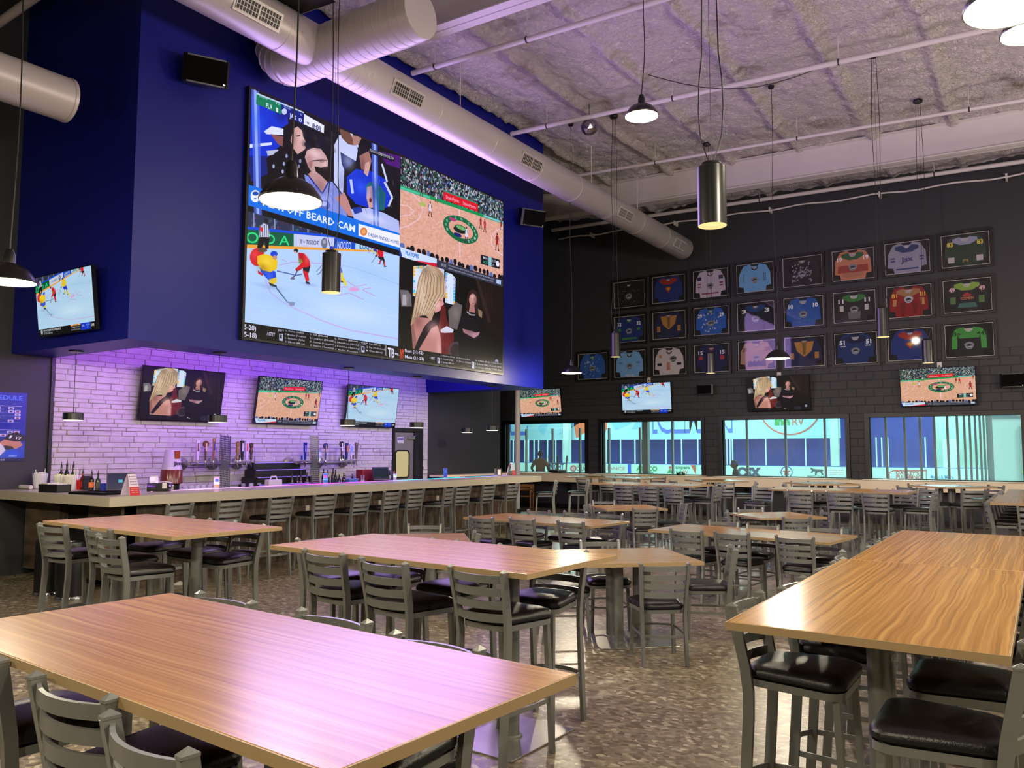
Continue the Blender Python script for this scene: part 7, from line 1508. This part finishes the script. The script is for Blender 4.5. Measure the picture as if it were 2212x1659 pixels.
adp([(1920, 1020), (1930, 1016), (2000, 1016), (2000, 1018), (1931, 1018), (1922, 1021), (1922, 1035), (2000, 1035), (2000, 1037), (1920, 1037)], (.75, .25, .25)); ad("DARLEY'S", 1936, 1025, 1985, 1018, (.72, .18, .22), .02); ad('PLUMBING', 1936, 1034, 1990, 1026.5, (.72, .18, .22), .02); adp([(2000, 1014), (2001.5, 1014), (2001.5, 1038), (2000, 1038)], (.8, .3, .25)); ad('Music & More', 2010, 1034, 2060, 1026, (.30, .58, .80), .02)
fg = MB().box(-50, .04, zf+.04, 8, .055, zf+1.95).build('shield_glass', picglass('rink_glass', .04), fb)
STF = MB().box(-.035, 0, zf, .035, .10, zf+1.98).mesh('stanchion', mat('stanchion_white', (.80, .92, .90), .4))
for px_ in (1100, 1108, 1133, 1141, 1153, 1163, 1182, 1200, 1216, 1231, 1309, 1340, 1371, 1438, 1472, 1507, 1563, 1570, 1577, 1582, 1654, 1740, 1893, 1905, 1918, 1999): q = onY(px_, 975, YF); put('stanchion', STF, fb, (q.x, 0, 0))
for px_ in (1222, 1802): q = onY(px_, 960, 62); MB().box(q.x-.28, 4, -.6, q.x+.28, 4.5, 8).build('building_post', mat('post_pale', (.76, .88, .86), .5), fb)
# near boards and tall steel stanchions
YN_ = 26.0; nb = thing('near_boards', (0, YN_, 0), 0, 'near rink boards with tall grey stanchions curving away at the right', 'rink boards')
XS = [-16.77, -15.6, -14.43, -13.24, -12.03, -10.82, -9.62, -8.25, -7.02, -5.83, -4.55]
q = onY(1395, 960, 25); MB().box(-20, 0, -.6, -4.1, .12, .60).build('board_wall', mat('near_board', (.60, .66, .64), .5), nb)
STN = MB().box(-.03, 0, .6, .03, .09, 2.52).mesh('stanchion', mat('stanchion_grey', (.52, .56, .55), .4, .3)); STT = MB().box(-.03, 0, .6, .03, .09, 3.9).mesh('stanchion', bpy.data.materials['stanchion_grey'])
for x in XS: put('stanchion', STN if x < -11 else STT, nb, (x, 0, 0))
MB().box(-20, .03, .6, -11.2, .045, 2.5).build('shield_glass', bpy.data.materials['rink_glass'], nb); MB().box(-10.8, .03, .6, -4.1, .045, 3.85).build('shield_glass', bpy.data.materials['rink_glass'], nb)
q = onY(1395.5, 960, 25.2); MB().box(q.x-.10, -.9, -.6, q.x+.10, -.7, 6).build('steel_post', bpy.data.materials['stanchion_grey'], nb)
# curved corner of the near boards
cbm = MB(); cap = MB(); gl = MB(); prev = None
CP = [(-4.1, 26.0), (-3.6, 26.05), (-3.2, 26.12), (-2.85, 26.3), (-2.55, 26.7), (-2.35, 27.3), (-2.22, 28.0), (-2.12, 28.6), (-2.02, 29.3), (-1.93, 29.9), (-1.86, 30.5), (-1.80, 31.1), (-1.78, 31.8), (-1.76, 32.6)]
for (x0, y0), (x1, y1) in zip(CP, CP[1:]):
    cbm.add([(x0, y0-YN_, -.6), (x1, y1-YN_, -.6), (x1, y1-YN_, .62), (x0, y0-YN_, .62), (x0+.06, y0-YN_+.06, -.6), (x1+.06, y1-YN_+.06, -.6), (x1+.06, y1-YN_+.06, .62), (x0+.06, y0-YN_+.06, .62)], [(0, 1, 2, 3), (7, 6, 5, 4), (3, 2, 6, 7)])
    cap.tube([(x0, y0-YN_, .66), (x1, y1-YN_, .66)], .05, sq=(.16, .07)); gl.quad((x0+.02, y0-YN_, .7), (x1+.02, y1-YN_, .7), (x1+.02, y1-YN_, 3.85), (x0+.02, y0-YN_, 3.85))
cbm.build('board_wall', bpy.data.materials['near_board'], nb); cap.build('cap_rail', mat('cap_blue', (.25, .45, .75), .3), nb); gl.build('shield_glass', bpy.data.materials['rink_glass'], nb)
for x, y in CP: put('stanchion', STT, nb, (x, y-YN_, 0))
# rink side door and latch seen at the far right
dd_ = thing('rink_door', (-.45, 33.98, -.6), 0, 'pale grey rink door with a yellow push bar at the far right', 'door')
MB().bbox(-.55, -.06, 0, .55, 0, 3.2, .01).build('door_leaf', mat('rink_door_grey', (.58, .66, .64), .5), dd_); MB().box(-.5, -.09, 1.55, .35, -.06, 1.6).build('push_bar', cm((.80, .78, .30), 'plastic', .5), dd_); MB().box(.36, -.1, 1.5, .42, -.06, 1.66).build('latch', M['black'], dd_)
# pale block with door opening beyond the ice
bl = thing('rink_office', (0, 60.5, 0), 0, 'pale office block with lit doorway at the far right of the rink', 'building')
a_ = onY(2020, 960, 60.5); b_ = onY(2085, 960, 60.5); MB().box(a_.x, 0, -.6, b_.x+8, 3, 4.6).build('wall', mat('office_wall', (.62, .78, .75), .6), bl)
c_ = onY(2036, 960, 60.4); d_ = onY(2066, 960, 60.4); MB().box(c_.x, -.06, -.2, d_.x, -.01, 2.5).build('doorway', mat('office_glow', (.7, .9, .88), .5, emit=(.55, .80, .78), es=.6), bl)
# ---- people outside the glass
def person(loc, face, label, H=1.74, skin=(.42, .27, .19), top=(.50, .36, .24), pants=(.12, .13, .18), hair=(.06, .05, .05), cap=None, lean=.0, armsup=False):
    t = thing('person', loc, R_(face), label, 'person'); k = H/1.74
    J = dict(pel=(0, 0, .93), spi=(0, .02+lean*.3, 1.12), che=(0, .02+lean*.7, 1.34), nek=(0, .01+lean, 1.47), hdb=(0, .03+lean, 1.54), hl=(-.10, 0, .88), hr=(.10, 0, .88), kl=(-.12, .03, .50), kr=(.12, .03, .50), al=(-.12, -.02, .09), ar=(.12, -.02, .09), tl=(-.13, .13, .03), tr=(.13, .13, .03), sl=(-.17, .01+lean*.8, 1.40), sr=(.17, .01+lean*.8, 1.40), el=(-.30, -.02+lean, 1.16), er=(.30, -.02+lean, 1.16), wl=(-.24, .17+lean, .98), wr=(.24, .17+lean, .98))
    E_ = [('pel', 'spi'), ('spi', 'che'), ('che', 'nek'), ('nek', 'hdb'), ('pel', 'hl'), ('pel', 'hr'), ('hl', 'kl'), ('hr', 'kr'), ('kl', 'al'), ('kr', 'ar'), ('al', 'tl'), ('ar', 'tr'), ('che', 'sl'), ('che', 'sr'), ('sl', 'el'), ('sr', 'er'), ('el', 'wl'), ('er', 'wr')]
    Rr = dict(pel=(.17, .12), spi=(.16, .11), che=(.19, .12), nek=(.062, .062), hdb=(.055, .055), hl=(.095, .10), hr=(.095, .10), kl=(.062, .066), kr=(.062, .066), al=(.042, .042), ar=(.042, .042), tl=(.045, .03), tr=(.045, .03), sl=(.075, .075), sr=(.075, .075), el=(.048, .048), er=(.048, .048), wl=(.03, .03), wr=(.03, .03))
    names = list(J); me = bpy.data.meshes.new('body'); me.from_pydata([tuple(c*k for c in J[n_]) for n_ in names], [(names.index(a), names.index(b)) for a, b in E_], [])
    me.materials.append(cm(top, 'cloth', .8)); me.materials.append(cm(pants, 'cloth', .8)); me.materials.append(cm(skin, 'skin', .5))
    o = put('body', me, t); sk = o.modifiers.new('skin', 'SKIN'); 
    for i, n_ in enumerate(names): me.skin_vertices[0].data[i].radius = Rr[n_]; me.skin_vertices[0].data[i].use_root = (n_ == 'pel')
    o.modifiers.new('s', 'SUBSURF').levels = 2
    dg = bpy.context.evaluated_depsgraph_get(); dg.update(); m2 = bpy.data.meshes.new_from_object(o.evaluated_get(dg)); o.modifiers.clear(); o.data = m2
    for mm in (cm(top, 'cloth', .8), cm(pants, 'cloth', .8), cm(skin, 'skin', .5)):
        if mm.name not in [x.name for x in m2.materials if x]: m2.materials.append(mm)
    for p in m2.polygons:
        z = p.center.z/k; ax = abs(p.center.x)
        p.material_index = 2 if (z > 1.46 and ax < .12) or (ax > .2 and z < 1.06) else (0 if z > .95 else 1); p.use_smooth = True
    # head with face
    def head(u, v):
        x, y, z = .076*math.sin(v)*math.cos(u), .098*math.sin(v)*math.sin(u), .118*math.cos(v)
        if y > 0 and z < 0: x *= 1-.25*(-z/.118)
        if y > .05: y += .022*math.exp(-((x/.018)**2+((z+.012)/.03)**2))-.010*math.exp(-(((abs(x)-.03)/.016)**2+((z-.012)/.016)**2))+.006*math.exp(-((x/.03)**2+((z+.055)/.012)**2))
        return (x, y, z)
    nu, nv = 28, 20; vs = [head(i*2*math.pi/nu, math.pi*j/nv) for j in range(nv+1) for i in range(nu)]
    hd = MB().add(vs, [(j*nu+i, j*nu+(i+1) % nu, (j+1)*nu+(i+1) % nu, (j+1)*nu+i) for j in range(nv) for i in range(nu)])
    for s in (-1, 1): hd.lathe([(.004, -.012), (.022, -.008), (.028, .004), (.012, .012)], 10, (s*.076, -.005, -.01), 'x')
    ho = hd.build('head', cm(skin, 'skin', .5), t, smooth='auto', loc=(0, (.045+lean)*k, 1.635*k))
    for s in (-1, 1): MB().lathe([(.001, -.008), (.008, 0), (.001, .008)], 10, (s*.03, .083, .012), 'y').build('eye', cm((.85, .85, .85), 'gloss', .2), ho)
    MB().box(-.022, .090, -.058, .022, .096, -.050).build('mouth', cm((.45, .2, .18), 'skin', .5), ho)
    hv = []; 
    for j in range(9):
        for i in range(nu):
            u = i*2*math.pi/nu; v = (.50+.17*(math.sin(u) < -.2)+.08)*math.pi*j/8*(.9 if math.sin(u) > .3 else 1.05); v = min(v, math.pi*(.30 if math.sin(u) > .4 else .62)); hv.append((.084*math.sin(v)*math.cos(u), .106*math.sin(v)*math.sin(u)-.004, .126*math.cos(v)))
    MB().add(hv, [(j*nu+i, j*nu+(i+1) % nu, (j+1)*nu+(i+1) % nu, (j+1)*nu+i) for j in range(8) for i in range(nu)]).build('hair', cm(hair, 'hair', .8), ho, smooth=True)
    if cap:
        MB().lathe([(.092, .03), (.094, .06), (.075, .11), (.03, .135), (.001, .138)], 24).build('cap_crown', cm(cap, 'cloth', .7), ho, smooth='auto'); MB().lathe([(.0935, .028), (.0945, .048)], 24, cap=False).build('cap_band', cm((.2, .35, .85), 'cloth', .6), ho)
        MB().add([(x*.085, .07+.09*math.sqrt(max(0, 1-x*x)), .035-.01*x*x) for x in [i/5-1 for i in range(11)]]+[(x*.085, .06, .04) for x in [i/5-1 for i in range(11)]], [(i, i+1, 12+i, 11+i) for i in range(10)]).build('cap_brim', cm(cap, 'cloth', .7), ho)
    # hands: palm plus five separate curled fingers
    for s, w in ((-1, J['wl']), (1, J['wr'])):
        h = MB(); W0 = Vector(w)*k; dr_ = Vector((-s*.25, .9, -.2)).normalized(); side = dr_.cross(Vector((0, 0, 1))).normalized()
        h.tube([W0, W0+dr_*.045, W0+dr_*.085], [.026, .036, .032], 10)
        for f in range(4):
            b0 = W0+dr_*.078+side*(f-1.5)*.019; l = (.062, .072, .068, .052)[f]; h.tube([b0, b0+dr_*l*.5, b0+dr_*l*.85-Vector((0, 0, .02)), b0+dr_*l*.9-Vector((0, 0, .04))], [.010, .0095, .009, .007], 8)
        b0 = W0+dr_*.03-side*s*.03; h.tube([b0, b0+dr_*.03-side*s*.022, b0+dr_*.06-side*s*.02-Vector((0, 0, .012))], [.012, .011, .008], 8)
        h.build('hand', cm(skin, 'skin', .5), t, smooth='auto')
    return t
person((-14.02, 22.6, -.02), 15, 'person in a tan shirt seen from behind at the first window, outside the glass', 1.72)
person((-7.60, 22.9, -.02), 110, 'person in a dark top and cap passing outside the third window', 1.42, (.35, .24, .18), (.08, .09, .12), (.1, .1, .14), cap=(.12, .15, .22))
